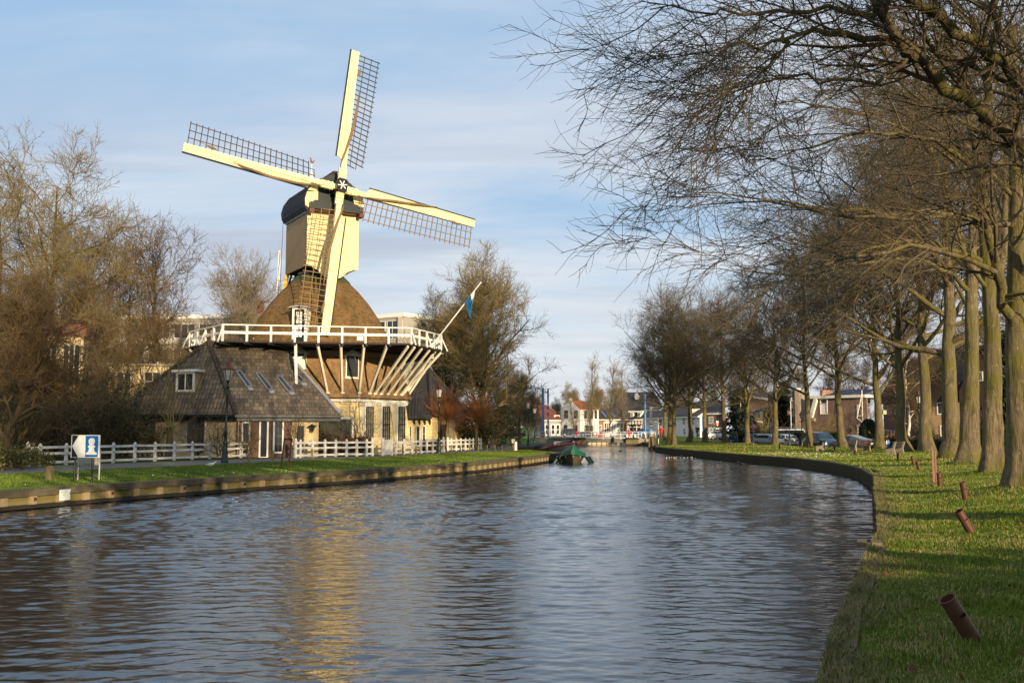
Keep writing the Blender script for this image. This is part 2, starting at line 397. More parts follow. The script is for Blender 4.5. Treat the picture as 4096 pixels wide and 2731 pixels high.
sky.sun_elevation = SUN_EL; sky.sun_rotation = math.atan2(sd.x, sd.y); sky.air_density = 1.0; sky.dust_density = .6; sky.ozone_density = 1.6
tc = t.nodes.new('ShaderNodeTexCoord'); sx = t.nodes.new('ShaderNodeSeparateXYZ'); L(tc.outputs['Generated'], sx.inputs[0])
def wm(op, a, b=0.0, c=0.0):
    x = t.nodes.new('ShaderNodeMath'); x.operation = op
    for i, q in enumerate((a, b, c)):
        if isinstance(q, bpy.types.NodeSocket): L(q, x.inputs[i])
        else: x.inputs[i].default_value = q
    return x.outputs[0]
zz = wm('MAXIMUM', sx.outputs[2], .0); den = wm('ADD', zz, .12)
cb = t.nodes.new('ShaderNodeCombineXYZ'); L(wm('DIVIDE', sx.outputs[0], den), cb.inputs[0]); L(wm('DIVIDE', sx.outputs[1], den), cb.inputs[1])
def cloud(sc, st, det, lo, hi, off):
    mp = t.nodes.new('ShaderNodeMapping'); L(cb.outputs[0], mp.inputs[0]); mp.inputs['Scale'].default_value = st; mp.inputs['Location'].default_value = off
    mp.inputs['Rotation'].default_value = (0, 0, .25)
    n = t.nodes.new('ShaderNodeTexNoise'); L(mp.outputs[0], n.inputs[0]); n.inputs['Scale'].default_value = sc; n.inputs['Detail'].default_value = det; n.inputs['Roughness'].default_value = .55
    n.inputs['Distortion'].default_value = .5
    r = t.nodes.new('ShaderNodeMapRange'); L(n.outputs[0], r.inputs[0]); r.inputs[1].default_value = lo; r.inputs[2].default_value = hi; r.interpolation_type = 'SMOOTHSTEP'
    return r.outputs[0]
def wmix(f, a, b):
    x = t.nodes.new('ShaderNodeMix'); x.data_type = 'RGBA'
    for i, q in ((0, f), (6, a), (7, b)):
        if isinstance(q, bpy.types.NodeSocket): L(q, x.inputs[i])
        else: x.inputs[i].default_value = q if i == 0 else c4(q)
    return x.outputs[2]
SK = 6.3
c0 = wmix(.78, sky.outputs[0], tuple(SK*x for x in (.47, .70, 1.0)))
veil = cloud(1.3, (.5, 1.1, 1), 7, .32, .66, (3, 1, 0))
c1 = wmix(wm('MULTIPLY', veil, .75), c0, tuple(SK*x for x in (.90, .94, 1.0)))
band = cloud(1.0, (.3, 1.3, 1), 6, .44, .58, (7.3, 2.2, 0))
bf = t.nodes.new('ShaderNodeMapRange'); L(sx.outputs[2], bf.inputs[0]); bf.inputs[1].default_value = .34; bf.inputs[2].default_value = .2
c2 = wmix(wm('MULTIPLY', wm('MULTIPLY', band, bf.outputs[0]), .9), c1, tuple(SK*x for x in (.52, .61, .77)))
lowf = t.nodes.new('ShaderNodeMapRange'); L(sx.outputs[2], lowf.inputs[0]); lowf.inputs[1].default_value = .0; lowf.inputs[2].default_value = .22; lowf.inputs[3].default_value = .85; lowf.inputs[4].default_value = 0
c3 = wmix(lowf.outputs[0], c2, tuple(SK*x for x in (1.02, 1.04, 1.04)))
L(c3, bg.inputs[0]); bg.inputs[1].default_value = .10; L(bg.outputs[0], out.inputs[0])
S.view_settings.view_transform = 'Standard'; S.view_settings.look = 'None'; S.view_settings.exposure = .45; S.view_settings.gamma = 1
S.cycles.max_bounces = 6; S.cycles.diffuse_bounces = 2; S.cycles.glossy_bounces = 3; S.cycles.transmission_bounces = 2; S.cycles.transparent_max_bounces = 4
S.cycles.sample_clamp_indirect = 3.0; S.cycles.caustics_reflective = False; S.cycles.caustics_refractive = False

# ------------------------------------------------------------------ terrain
def itp(tab):
    ys = [a for a, _ in tab]; xs = [b for _, b in tab]
    def f(y):
        if y <= ys[0]: return xs[0]+(y-ys[0])*(xs[1]-xs[0])/(ys[1]-ys[0])
        return float(np.interp(y, ys, xs))
    return f
bankX = itp([(-8, -2.2), (-3, -1.4), (.5, -.4), (4, 1.1), (6.8, 2.06), (8.6, 2.74), (11.1, 3.76), (13.8, 4.86), (17, 6.2), (22, 8.0), (28.5, 10.3), (31.5, 11.4), (36, 13), (38, 13.7), (45, 15.7), (48.7, 16.5), (55, 17.4), (62.7, 17.8), (72.8, 16.6), (90, 15.6), (106, 15.2), (115, 16.5), (130, 18.5), (150, 19.6), (230, 19.6)])
treeX = itp([(-8, 7.4), (0, 7.6), (9, 8.2), (16, 9.6), (23.8, 12), (32.6, 15.7), (42.5, 19.5), (48.5, 21.4), (64, 26.4), (74, 27.3), (81, 27.2), (94, 26), (107, 25.4), (118, 25.2), (150, 26), (230, 27)])
quayX = itp([(-20, -31.7), (12, -20), (27.7, -14.3), (31.8, -12.7), (34.9, -11.1), (37.6, -9.8), (43.1, -6.6), (53.7, -2), (64.5, .95), (72.8, 2.9), (77, 3.85), (79.5, 3.6), (84, 2.4), (95, 1.2), (110, .7), (128, 1.4), (149, 5.5), (230, 5.5)])
pathR = itp([(25, -26), (39.4, -20), (44.8, -17.9), (51.7, -14.6), (62.7, -9.3), (81.6, -2), (85, -.5), (90, .5), (98, .5), (110, -.1), (120, -.9), (150, -3.2), (200, -6)])
pathL = itp([(25, -32), (39, -26), (47, -22.6), (54.6, -18.6), (64, -13.2), (69, -10.4), (83.6, -5), (90, -2.7), (100, -2.2), (128, -4.4), (150, -9), (200, -20)])
MOUNDS = []
def sstep(a, b, x): t_ = min(1, max(0, (x-a)/(b-a))); return t_*t_*(3-2*t_)
def gz(x, y):
    up = .6*sstep(112, 152, y)
    if x > 10 or x > bankX(y)-.01:
        b, tx = bankX(y), treeX(y)
        if x <= tx: z = .25*sstep(0, 1, (x-b)/max(.1, tx-b))
        else: z = .25-.35*sstep(0, 1, (x-tx)/2.2)
        for mx, my, mh in MOUNDS:
            d = (x-mx)**2+(y-my)**2
            if d < 9: z += mh*math.exp(-d/.9)
        return z + up*sstep(0, 4, x-b) if y > 110 else z
    return up*sstep(0, 6, quayX(y)-x) if y > 110 else 0.0
def GR(px, py):
    z = 0.0
    for _ in range(12):
        p = G(px, min(py, 5000) if py > HZ+5 else HZ+5, z); z = .5*z+.5*gz(p.x, p.y)
    p = G(px, py, z); p.z = gz(p.x, p.y); return p
def at(px, D):
    """ground point on the column px at distance D"""
    x = (px-CX)/F*D/(CP*CP) if False else W(px, HZ, D).x
    return V((x, D, gz(x, D)))
TREES_R = [(4075, 23.8), (3971, 32.6), (3876, 42.5), (3797, 48.5), (3706, 64), (3617, 66), (3517, 74), (3370, 81), (3229, 85), (3098, 95), (2989, 107), (2899, 118), (2818, 118), (2756, 124), (2695, 108), (2676, 118), (2663, 138)]
for px, D in TREES_R: MOUNDS.append((W(px, HZ, D).x, D, .16))
MOUNDS.append((9.6, 16.0, .2))

def sheet(name, rows, m, kind='structure', label=None):
    vs = [p for r in rows for p in r]; n = len(rows[0])
    fs = [(i*n+j, i*n+j+1, (i+1)*n+j+1, (i+1)*n+j) for i in range(len(rows)-1) for j in range(n-1)]
    mb = MB(); mb.add(vs, fs); o = mb.build(name, m, None, True, angle=60); tag(o, label, None, None, kind); return o
YS = [-10+i*.5 for i in range(20)]+[0+i*.35 for i in range(130)]+[45.5+i*.8 for i in range(80)]+[110+i*2.5 for i in range(37)]
sheet('verge', [[(x, y, gz(x+1e-4, y)) for x in [bankX(y)+.17+(treeX(y)+2.43-bankX(y))*u/22 for u in range(23)]] for y in YS], M['verge'])
sheet('road', [[(x, y, gz(x, y)) for x in (treeX(y)+2.6, treeX(y)+4.5, treeX(y)+6.5, treeX(y)+8.8)] for y in YS], M['road'])
sheet('pavement', [[(x, y, gz(x, y)+.02) for x in (treeX(y)+8.8, treeX(y)+11, treeX(y)+13)] for y in YS], M['paving'])
sheet('front_gardens', [[(x, y, gz(min(x, 60), y)-.01) for x in (treeX(y)+13, 60, 120, 300)] for y in YS[::3]+[YS[-1]]], M['soil'])
YL = [-10+i*1.0 for i in range(20)]+[10+i*.6 for i in range(118)]+[81+i*1.5 for i in range(20)]+[111+i*2.5 for i in range(37)]
sheet('lawn', [[(x, y, gz(x, y)) for x in [quayX(y)+(min(pathL(y), quayX(y)-4)-1.5-quayX(y))*u/12 for u in range(13)]] for y in YL], M['lawn'])
sheet('garden_ground', [[(x, y, gz(x, y)) for x in (min(pathL(y), quayX(y)-4)-1.5, -60, -140, -400)] for y in YL[::3]+[YL[-1]]], M['soil'])
yp = [y for y in YL if 10 < y < 170]
sheet('footpath', [[(x, y, gz(x, y)+.012) for x in [pathR(y)+(pathL(y)-pathR(y))*u/4 for u in range(5)]] for y in yp], M['asphalt'])
far = MB(); far.face([(-1500, 201, .5), (1500, 201, .5), (1500, 2500, .5), (-1500, 2500, .5)])
far.face([(-1500, 201, .5), (-1500, 201, -1), (1500, 201, -1), (1500, 201, .5)])
tag(far.build('town_ground', M['paving']), None, None, None, 'structure')
# water: one sheet of real wavelets, finer where they are seen closer
def water_sheet():
    rng = np.random.default_rng(77)
    ys = 2.5*np.exp(np.arange(0, 1260)*.00335); ys = ys[ys < 150]; nc = 680
    u = np.concatenate([np.linspace(-2.2, -.63, 70), np.linspace(-.62, .62, nc), np.linspace(.63, 2.2, 70)]); nc = len(u); Yg = np.repeat(ys[:, None], nc, 1); Xg = u[None, :]*(Yg+2.0)
    dy = np.gradient(ys)[:, None]; H = np.zeros_like(Yg)
    def soft(a, sx, sy, ph): return .5+.5*np.sin(a*0+Xg*sx+ph+1.3*np.sin(Yg*sy*.7+ph*2))*np.cos(Yg*sy+.8*np.sin(Xg*sx*1.7+ph))
    wind = np.clip(.35+.5*soft(0, .16, .11, 1.0)+.35*soft(0, .31, .19, 4.0), .3, 1.15)*np.clip((Yg-6)/20, .3, 1.0)
    for k in range(84):
        lam = .12*(6.5 ** rng.random()); kk = 2*np.pi/lam; th = rng.normal(0, .42 if lam < .6 else .25)
        slope = .052*(1.0 if lam < .5 else .6); amp = slope/kk
        w = np.clip((lam/(2.4*dy)-.6), 0, 1)
        H += amp*w*np.sin(kk*(Xg*math.sin(th)+Yg*math.cos(th))+rng.random()*6.28+.5*np.sin(Xg*.7+k)+.4*np.sin(Yg*.23+k*2))
    Zg = WZ+H*wind
    Vv = np.stack([Xg, Yg, Zg], -1).reshape(-1, 3); r, c = len(ys), nc; a = (np.arange(r-1)[:, None]*c+np.arange(c-1)[None, :]).reshape(-1)
    Ff = np.stack([a, a+1, a+c+1, a+c], 1)
    rim = np.array([[-95, ys[-1], WZ], [95, ys[-1], WZ], [95, 205, WZ], [-95, 205, WZ], [-30, -30, WZ], [30, -30, WZ], [30, 2.5, WZ], [-30, 2.5, WZ]], float); n = len(Vv)
    o = mesh_np('water', [(Vv, Ff), (rim, np.array([[0, 1, 2, 3], [4, 5, 6, 7]]))], M['water'], None, True); tag(o, None, None, None, 'structure')
water_sheet()
# ------------------------------------------------------------------ growing things
UP = np.array([0., 0., 1.])
def nrm(a): return a/np.maximum(1e-9, np.linalg.norm(a, axis=-1, keepdims=True))
def tubes(P, Rr, n):
    N, K, _ = P.shape
    T = np.empty_like(P); T[:, 1:-1] = P[:, 2:]-P[:, :-2]; T[:, 0] = P[:, 1]-P[:, 0]; T[:, -1] = P[:, -1]-P[:, -2]; T = nrm(T)
    d = nrm(P[:, -1]-P[:, 0]); ref = np.where(np.abs(d[:, 2:3]) < .75, np.array([[0, 0, 1.]]), np.array([[1., 0, 0]]))
    A = nrm(np.cross(T, ref[:, None, :])); B = np.cross(T, A)
    g = 2*np.pi*np.arange(n)/n
    Vv = P[:, :, None, :]+Rr[:, :, None, None]*(np.cos(g)[None, None, :, None]*A[:, :, None, :]+np.sin(g)[None, None, :, None]*B[:, :, None, :])
    base = (np.arange(N)*K*n)[:, None, None]; i = np.arange(K-1)[None, :, None]*n; j = np.arange(n)[None, None, :]; j2 = (j+1) % n
    Ff = np.stack([base+i+j, base+i+j2, base+i+n+j2, base+i+n+j], -1).reshape(-1, 4)
    return Vv.reshape(-1, 3), Ff
def sprout(rng, P, Rr, n, t0, t1, ang, asd, ln, taper, rr, K, wob, tr0=(0, 0, 0), tr1=(0, 0, 0), rmin=.004, rend=.4, lsd=.3, rmax=9):
    N, Kp, _ = P.shape
    t_ = t0+(t1-t0)*((np.arange(n)[None, :]+rng.random((N, n)))/n)
    q = t_*(Kp-1); i = np.clip(q.astype(int), 0, Kp-2); f = (q-i)[..., None]; r_ = np.arange(N)[:, None]
    p0 = P[r_, i]*(1-f)+P[r_, i+1]*f; tan = nrm(P[r_, i+1]-P[r_, i]); rad = Rr[r_, i]*(1-f[..., 0])+Rr[r_, i+1]*f[..., 0]
    az = rng.random((N, 1))*6.283+np.arange(n)[None, :]*2.4+rng.normal(0, .35, (N, n))
    ref = np.where(np.abs(tan[..., 2:3]) < .8, UP, np.array([1., 0, 0])); A = nrm(np.cross(tan, ref)); B = np.cross(tan, A)
    a = np.radians(ang+rng.normal(0, asd, (N, n)))
    d = np.cos(a)[..., None]*tan+np.sin(a)[..., None]*(np.cos(az)[..., None]*A+np.sin(az)[..., None]*B)
    L_ = ln*(1-taper*t_)*np.clip(1+rng.normal(0, lsd, (N, n)), .35, 1.8)
    M_ = N*n; d = nrm(d.reshape(M_, 3)); p = p0.reshape(M_, 3); L_ = L_.reshape(M_); r0 = np.clip(rad.reshape(M_)*rr, rmin, rmax)
    tr0, tr1 = np.array(tr0, float), np.array(tr1, float)
    out = np.empty((M_, K, 3)); out[:, 0] = p
    for k in range(1, K):
        s_ = (k-1)/max(1, K-2)
        d = nrm(d+rng.normal(0, wob, (M_, 3))+tr0*(1-s_)+tr1*s_); p = p+d*(L_/(K-1))[:, None]; out[:, k] = p
    R2 = r0[:, None]*np.linspace(1, rend, K)[None, :]
    return out, np.maximum(R2, rmin*.6)
def path(rng, pts, K, wob=0.0):
    pts = np.array([tuple(p) for p in pts], float); s_ = np.concatenate([[0], np.cumsum(np.linalg.norm(np.diff(pts, axis=0), axis=1))])
    u = np.linspace(0, s_[-1], K); q = np.stack([np.interp(u, s_, pts[:, i]) for i in range(3)], 1)
    for _ in range(2): q[1:-1] = (q[:-2]+2*q[1:-1]+q[2:])/4
    if wob: q[1:-1] += rng.normal(0, wob, (K-2, 3))
    return q
def trunk_of(rng, H, r0, lean=(0, 0), wob=.05, K=16, top=.04, flare=.42, pts=None):
    if pts is None:
        z = np.linspace(0, 1, K)**1.15*H; P = np.stack([lean[0]*z/H+np.cumsum(rng.normal(0, wob, K)), lean[1]*z/H+np.cumsum(rng.normal(0, wob, K)), z], 1); P[0, :2] = 0
    else:
        P = path(rng, pts, K, wob*.3)
    h = P[:, 2]-P[0, 2]; Rr = r0*(1-np.clip(h/H, 0, 1)**.9*(1-top/r0)); Rr *= 1+flare*np.exp(-np.maximum(h, 0)/.35)
    P0 = P[0].copy(); P0[2] -= .3
    P = np.concatenate([[P0], P]); Rr = np.concatenate([[Rr[0]*1.12], Rr])
    return P[None], Rr[None]
def fluted(P, Rr, n, rng):
    Vv, Ff = tubes(P, Rr, n)
    N, K, _ = P.shape; Vv = Vv.reshape(K, n, 3); c = P[0][:, None, :]
    g = 2*np.pi*np.arange(n)/n; ph = rng.random(3)*6.28; h = P[0][:, 2]-P[0][1, 2]
    k = 1+(.10*np.exp(-np.maximum(h, 0)/.5)[:, None]*np.sin(5*g+ph[0])[None]+.025*np.sin(3*g+ph[1]+h[:, None]*.8)+.02*np.sin(2*g+ph[2]+h[:, None]*1.7))
    return (c+(Vv-c)*k[..., None]).reshape(-1, 3), Ff
def cat(*ls): return np.concatenate([a for a, _ in ls]), np.concatenate([b for _, b in ls])

def rugged(P, Rr, rng, K=54, n=36):
    """a trunk close to the camera: bark ridges, root buttresses and swellings in the mesh itself"""
    q = path(rng, P[0], K); s = np.linspace(0, 1, K); o = np.concatenate([[0], np.cumsum(np.linalg.norm(np.diff(P[0], axis=0), axis=1))]); r = np.interp(s*o[-1], o, Rr[0])
    Vv, Ff = tubes(q[None], r[None], n); Vv = Vv.reshape(K, n, 3); c = q[:, None, :]; g = (2*np.pi*np.arange(n)/n)[None, :]; h = (q[:, 2]-P[0][1, 2])[:, None]; ph = rng.random(9)*6.28
    d = .13*np.exp(-np.maximum(h, 0)/.55)*np.sin(5*g+ph[0]+.3*np.sin(2*g))+.07*np.exp(-np.maximum(h, 0)/1.6)*np.sin(3*g+ph[1]+h*.3)
    d += .035*np.sin(2*g+ph[2]+h*1.1)+.025*np.sin(3*g+ph[3]-h*1.7)+.02*np.sin(h*3.1+ph[4]+2*np.sin(g+ph[5]))
    d += .03*np.sign(np.sin(9*g+ph[6]+1.2*np.sin(h*1.3+ph[7])))*np.abs(np.sin(9*g+ph[6]+1.2*np.sin(h*1.3+ph[7])))**.5*.6+rng.normal(0, .012, (K, n))
    for _ in range(5):
        hc, gc = rng.uniform(1, 7), rng.random()*6.28; d += .12*np.exp(-((h-hc)/.14)**2-(np.angle(np.exp(1j*(g-gc)))/.35)**2)
    return (c+(Vv-c)*(1+d)[..., None]).reshape(-1, 3), Ff
def avenue(seed, H=18.5, clear=6.2, r0=.4, dens=(8, 9, 9, 9, 7), rmin=.013, spread=1.0, mats=('barkg', 'twig'), loc=(0, 0, 0), name='bare_avenue_tree', label=None, group=None, nl=(8, 9)):
    rng = np.random.default_rng(seed); root = thing(name, label, 'tree', loc, 0, group)
    T = trunk_of(rng, H, r0, wob=.07); k0 = clear/H
    lo = sprout(rng, *T, nl[0], k0, k0+.22, 58, 9, 8.2*spread, 0, .52, 10, .10, (0, 0, .10), (0, 0, -.02), .05, .22)
    hi = sprout(rng, *T, nl[1], k0+.2, .96, 44, 9, 7.2*spread, .45, .6, 9, .10, (0, 0, .06), (0, 0, .03), .04, .22)
    tk = [fluted(*T, 14, rng), tubes(*lo, 8), tubes(*hi, 7)]
    br = []
    for limb, nn in ((lo, dens[0]), (hi, dens[1])):
        s2 = sprout(rng, *limb, nn, .22, 1.0, 42, 12, 3.9*spread, .35, .55, 7, .13, (0, 0, .05), (0, 0, -.03), .018, .3)
        s3 = sprout(rng, *s2, dens[2], .2, 1.0, 40, 13, 1.75, .3, .55, 5, .16, (0, 0, .03), (0, 0, -.03), rmin*1.15, .5)
        s4 = sprout(rng, *s3, dens[3], .15, 1.0, 40, 14, .85, .3, .6, 4, .18, (0, 0, .04), (0, 0, 0), rmin*.75, .5)
        br += [tubes(*s2, 5), tubes(*s3, 3), tubes(*s4, 3)]
    mesh_np('trunk', tk, M[mats[0]], root, True); mesh_np('crown', br, M[mats[1]], root)
    return root
def spreading(seed, H=22, clear=4, r0=.45, mats=('barkd', 'twigg'), loc=(0, 0, 0), name='bare_tree', label=None, group=None, n=(10, 10, 9, 9, 8), L1=9, ang=48, rmin=.017, up=.07, tw=.8, sc=1.0):
    rng = np.random.default_rng(seed); root = thing(name, label, 'tree', loc, 0, group)
    T = trunk_of(rng, H, r0, wob=.12)
    l1 = sprout(rng, *T, n[0]+n[1], clear/H, .97, ang, 10, L1, .45, .6, 10, .14, (0, 0, up), (0, 0, up*.5), .04, .2)
    s2 = sprout(rng, *l1, n[2], .2, 1, 44, 13, L1*.45, .4, .6, 7, .17, (0, 0, up*.8), (0, 0, up*.6), .02, .3)
    s3 = sprout(rng, *s2, n[3], .15, 1, 42, 14, L1*.21, .3, .6, 5, .18, (0, 0, up), (0, 0, up), rmin*1.2, .5)
    s4 = sprout(rng, *s3, n[4], .15, 1, 42, 14, tw, .3, .65, 4, .2, (0, 0, up), (0, 0, up), rmin*.8, .55)
    mesh_np('trunk', [fluted(*T, 12, rng), tubes(*l1, 7)], M[mats[0]], root, True)
    mesh_np('crown', [tubes(*s2, 4), tubes(*s3, 3), tubes(*s4, 3)], M[mats[1]], root)
    return root
def quads(rng, C, s, sd=.3, flat=0.0):
    """leaf sized quads at the points C"""
    N = len(C); a = nrm(rng.normal(0, 1, (N, 3))); b = nrm(np.cross(a, rng.normal(0, 1, (N, 3))))
    k = s*np.clip(1+rng.normal(0, sd, (N, 1)), .4, 2)
    a = a*k; b = b*k*.5
    Vv = np.stack([C-a, C+b*.9, C+a, C-b*.9], 1).reshape(-1, 3)
    return Vv, np.arange(N*4).reshape(N, 4)
def hedge(name, label, cat_, a, b, w, h, z, m, seed, n=2600, s=.05, core=None, round_=False, group=None):
    """clipped hedge from a to b (ground xy), width w, height h"""
    rng = np.random.default_rng(seed); a = V((a[0], a[1], z)); b = V((b[0], b[1], z)); d = b-a; L_ = d.length; u = d.normalized(); v = V((-u.y, u.x, 0))
    P = rng.random((n, 3)); face = rng.integers(0, 5, n)
    x = P[:, 0]*L_; y = (P[:, 1]-.5)*w; zz_ = P[:, 2]*h
    y = np.where(face == 0, -w/2, np.where(face == 1, w/2, y)); zz_ = np.where(face == 2, h, zz_); x = np.where(face == 3, 0, np.where(face == 4, L_, x))
    lump = .06*np.sin(x*2.3+zz_*3)+.05*np.sin(x*5.1+y*4); zz_ = zz_*(1+lump*.5)
    if round_: y *= 1-.3*(zz_/h)**3
    C = np.array(a)[None]+x[:, None]*np.array(u)[None]+y[:, None]*np.array(v)[None]+zz_[:, None]*UP[None]+rng.normal(0, .05, (n, 3))
    root = thing(name, label, cat_, a, 0, group); C -= np.array(a)[None]
    mb = MB(); c = (u*L_/2)+V((0, 0, h*.47)); mb.box(c, (L_-.08, w-.16, h*.92), math.atan2(u.y, u.x)); mb.build('branches', M[core or 'leafd'], root)
    mesh_np('leaves', [quads(rng, C, s)], M[m], root)
    return root
def shrub(name, label, loc, h, w, seed, m='leafd', stems=14, leaves=1500, s=.06, tw='twig', group=None, catg='shrub', up=.08, n3=7, rmin=.008, fan=30):
    rng = np.random.default_rng(seed); root = thing(name, label, catg, loc, 0, group)
    a = rng.random(stems)*6.283; P = np.zeros((stems, 2, 3)); P[:, 0, 0] = np.cos(a)*w*.1; P[:, 0, 1] = np.sin(a)*w*.1; P[:, 1] = P[:, 0]+UP*.3; P[:, 0, 2] = -.1
    s1 = sprout(rng, P, np.full((stems, 2), .03), 1, .5, .9, fan, 12, h*.85, 0, .9, 8, .19, (0, 0, up), (0, 0, up*.5), .015, .4)
    s2 = sprout(rng, *s1, 8, .15, 1, 42, 14, h*.38, .3, .6, 6, .22, (0, 0, up), (0, 0, up), rmin, .5)
    s3 = sprout(rng, *s2, n3, .1, 1, 38, 12, h*.16, .3, .6, 4, .18, (0, 0, up), (0, 0, up), rmin*.8, .5)
    mesh_np('stems', [tubes(*s1, 4), tubes(*s2, 3), tubes(*s3, 3)], M[tw], root)
    if leaves:
        e = s3[0].reshape(-1, 3); C = e[rng.integers(0, len(e), leaves)]+rng.normal(0, .06, (leaves, 3)); mesh_np('leaves', [quads(rng, C, s)], M[m], root)
    return root
def pollard(label, loc, th, tr, shoot, seed, n=260, group=None, m='willow', r=.012):
    rng = np.random.default_rng(seed); root = thing('pollard_willow', label, 'tree', loc, 0, group)
    T = trunk_of(rng, th, tr, wob=.02, K=8, top=tr*.9, flare=.2)
    mesh_np('trunk', [fluted(*T, 10, rng)], M['barkg'], root, True)
    k = MB(); k.ball((T[0][0, -1, 0], T[0][0, -1, 1], th), (tr*1.7, tr*1.7, tr*1.4), 10, 7); k.build('knob', M['barkd'], root, True)
    d = nrm(rng.normal(0, 1, (n, 3))+np.array([0, 0, 1.1])); P0 = T[0][0, -1]+d*tr*1.2
    P = np.stack([P0, P0+d*.1], 1)
    s1 = sprout(rng, P, np.full((n, 2), r), 1, .4, .9, 4, 3, shoot, 0, 1, 6, .05, (0, 0, .05), (0, 0, .1), r, .4)
    s2 = sprout(rng, *s1, 3, .2, .9, 16, 5, shoot*.4, .4, .7, 4, .06, (0, 0, .05), (0, 0, .1), r*.7, .5)
    mesh_np('crown', [tubes(*s1, 3), tubes(*s2, 3)], M[m], root)
    return root
def conifer(name, label, loc, h, w, seed, m='conifer', n=5000, s=.12, droop=-.1):
    rng = np.random.default_rng(seed); root = thing(name, label, 'tree', loc)
    T = trunk_of(rng, h, .16, wob=.02); mesh_np('trunk', [tubes(*T, 8)], M['barkd'], root, True)
    l1 = sprout(rng, *T, 60, .06, .97, 84, 8, w, .88, .3, 6, .08, (0, 0, droop), (0, 0, .06), .02, .4)
    s2 = sprout(rng, *l1, 9, .1, 1, 45, 10, w*.35, .4, .6, 4, .1, (0, 0, -.08), (0, 0, -.12), .01, .5)
    e = s2[0].reshape(-1, 3); C = e[rng.integers(0, len(e), n)]+rng.normal(0, .09, (n, 3))
    mesh_np('boughs', [tubes(*l1, 4), tubes(*s2, 3)], M['barkd'], root); mesh_np('foliage', [quads(rng, C, s)], M[m], root)
    return root

# --- the avenue on the bank
AV = 'bare avenue trees along the grassy bank'
protos = [avenue(101, 17.5, 6.2, .36, group=AV), avenue(102, 18.5, 6.6, .38, group=AV), avenue(103, 17.0, 5.8, .36, group=AV), avenue(104, 19, 6.4, .40, group=AV)]
AVL = {3797: 'thick trunked avenue tree with a smooth trunk beside the broad rough one', 3706: 'avenue tree with a moss green foot by the lamp before the buff house', 3617: 'avenue tree with pale lichen spots standing just behind the bench',
       3517: 'avenue tree between the dome of clipped yew and the blue bench board', 3370: 'avenue tree in front of the parked grey car', 3229: 'avenue tree just before the dark blue van',
       3098: 'avenue tree between the silver cars at the kerb', 2989: 'avenue tree next to the round no parking sign', 2899: 'avenue tree by the two walkers in olive coats',
       2818: 'avenue tree with a dark mossy fork beside the cyclist', 2756: 'avenue tree standing before the white house door', 2695: 'avenue tree in the tight pair by the red cross post, nearer to the water',
       2676: 'avenue tree in the tight pair by the red cross post, closer to the bridge', 2663: 'slim avenue tree hidden behind the tight pair at the bridge end'}
used = 0
for i, (px, D) in enumerate(TREES_R):
    if px not in AVL: continue
    p = at(px, D); k = {3797: 1.04, 3706: 1.15, 3617: .98, 3517: .92, 3370: .85, 3229: .82}.get(px, .78)
    j = i % 4
    if used < 4 and protos[j].get('label') is None:
        o = protos[j]; o.location = p; o.rotation_euler.z = i*1.9; o['label'] = AVL[px]; used += 1; o.scale = (k, k, k)
    else: dup(protos[j], p, i*1.9+.6, AVL[px], AV, (k*(1+.06*math.sin(i*2.1)), k*(1-.05*math.sin(i)), k*(1+.07*math.cos(i*1.7))))

def near_tree(seed, base, r0, tp, limbs, label, H, trop=(0, 0, 0), dens=(9, 9, 9, 7), rmin=.005, twl=.62, hi=8, mats=('barkg', 'twig'), l2=3.0, hi_t=.45):
    """a near tree whose trunk and main limbs follow given world points"""
    rng = np.random.default_rng(seed); root = thing('bare_avenue_tree', label, 'tree', base, 0, AV); b = np.array(base)
    T = trunk_of(rng, H, r0, pts=[np.array(p)-b for p in tp], K=18, wob=.03)
    tk = [rugged(*T, rng)]; LP = []; LR = []
    for pts, ra, rb in limbs:
        q = path(rng, [np.array(p)-b for p in pts], 14, .05); LP.append(q); LR.append(np.linspace(ra*.68, rb*.68, 14))
    Lm = (np.array(LP), np.array(LR)); tk.append(tubes(*Lm, 10))
    sets = [(Lm, dens[0]+4, .15)]
    if hi:
        h1 = sprout(rng, *T, hi, hi_t, .98, 48, 10, 7.5, .4, .36, 10, .1, (0, 0, .06), (0, 0, 0), .03, .25); tk.append(tubes(*h1, 7)); sets.append((h1, dens[0], .2))
    br = []
    for st, n1, t0 in sets:
        s2 = sprout(rng, *st, n1, t0, 1, 36, 11, l2, .2, .5, 8, .11, trop, trop, .010, .3, rmax=.05)
        s3 = sprout(rng, *s2, dens[1], .15, 1, 34, 12, l2*.5, .3, .55, 6, .13, trop, trop, rmin*1.5, .45)
        s4 = sprout(rng, *s3, dens[2], .12, 1, 38, 12, twl, .3, .6, 4, .15, trop, (0, 0, .05), rmin, .5)
        br += [tubes(*s2, 5), tubes(*s3, 4), tubes(*s4, 3)]
    mesh_np('trunk', tk, M[mats[0]], root, True); mesh_np('crown', br, M[mats[1]], root)
    return root
LB = 'mature bare avenue tree '
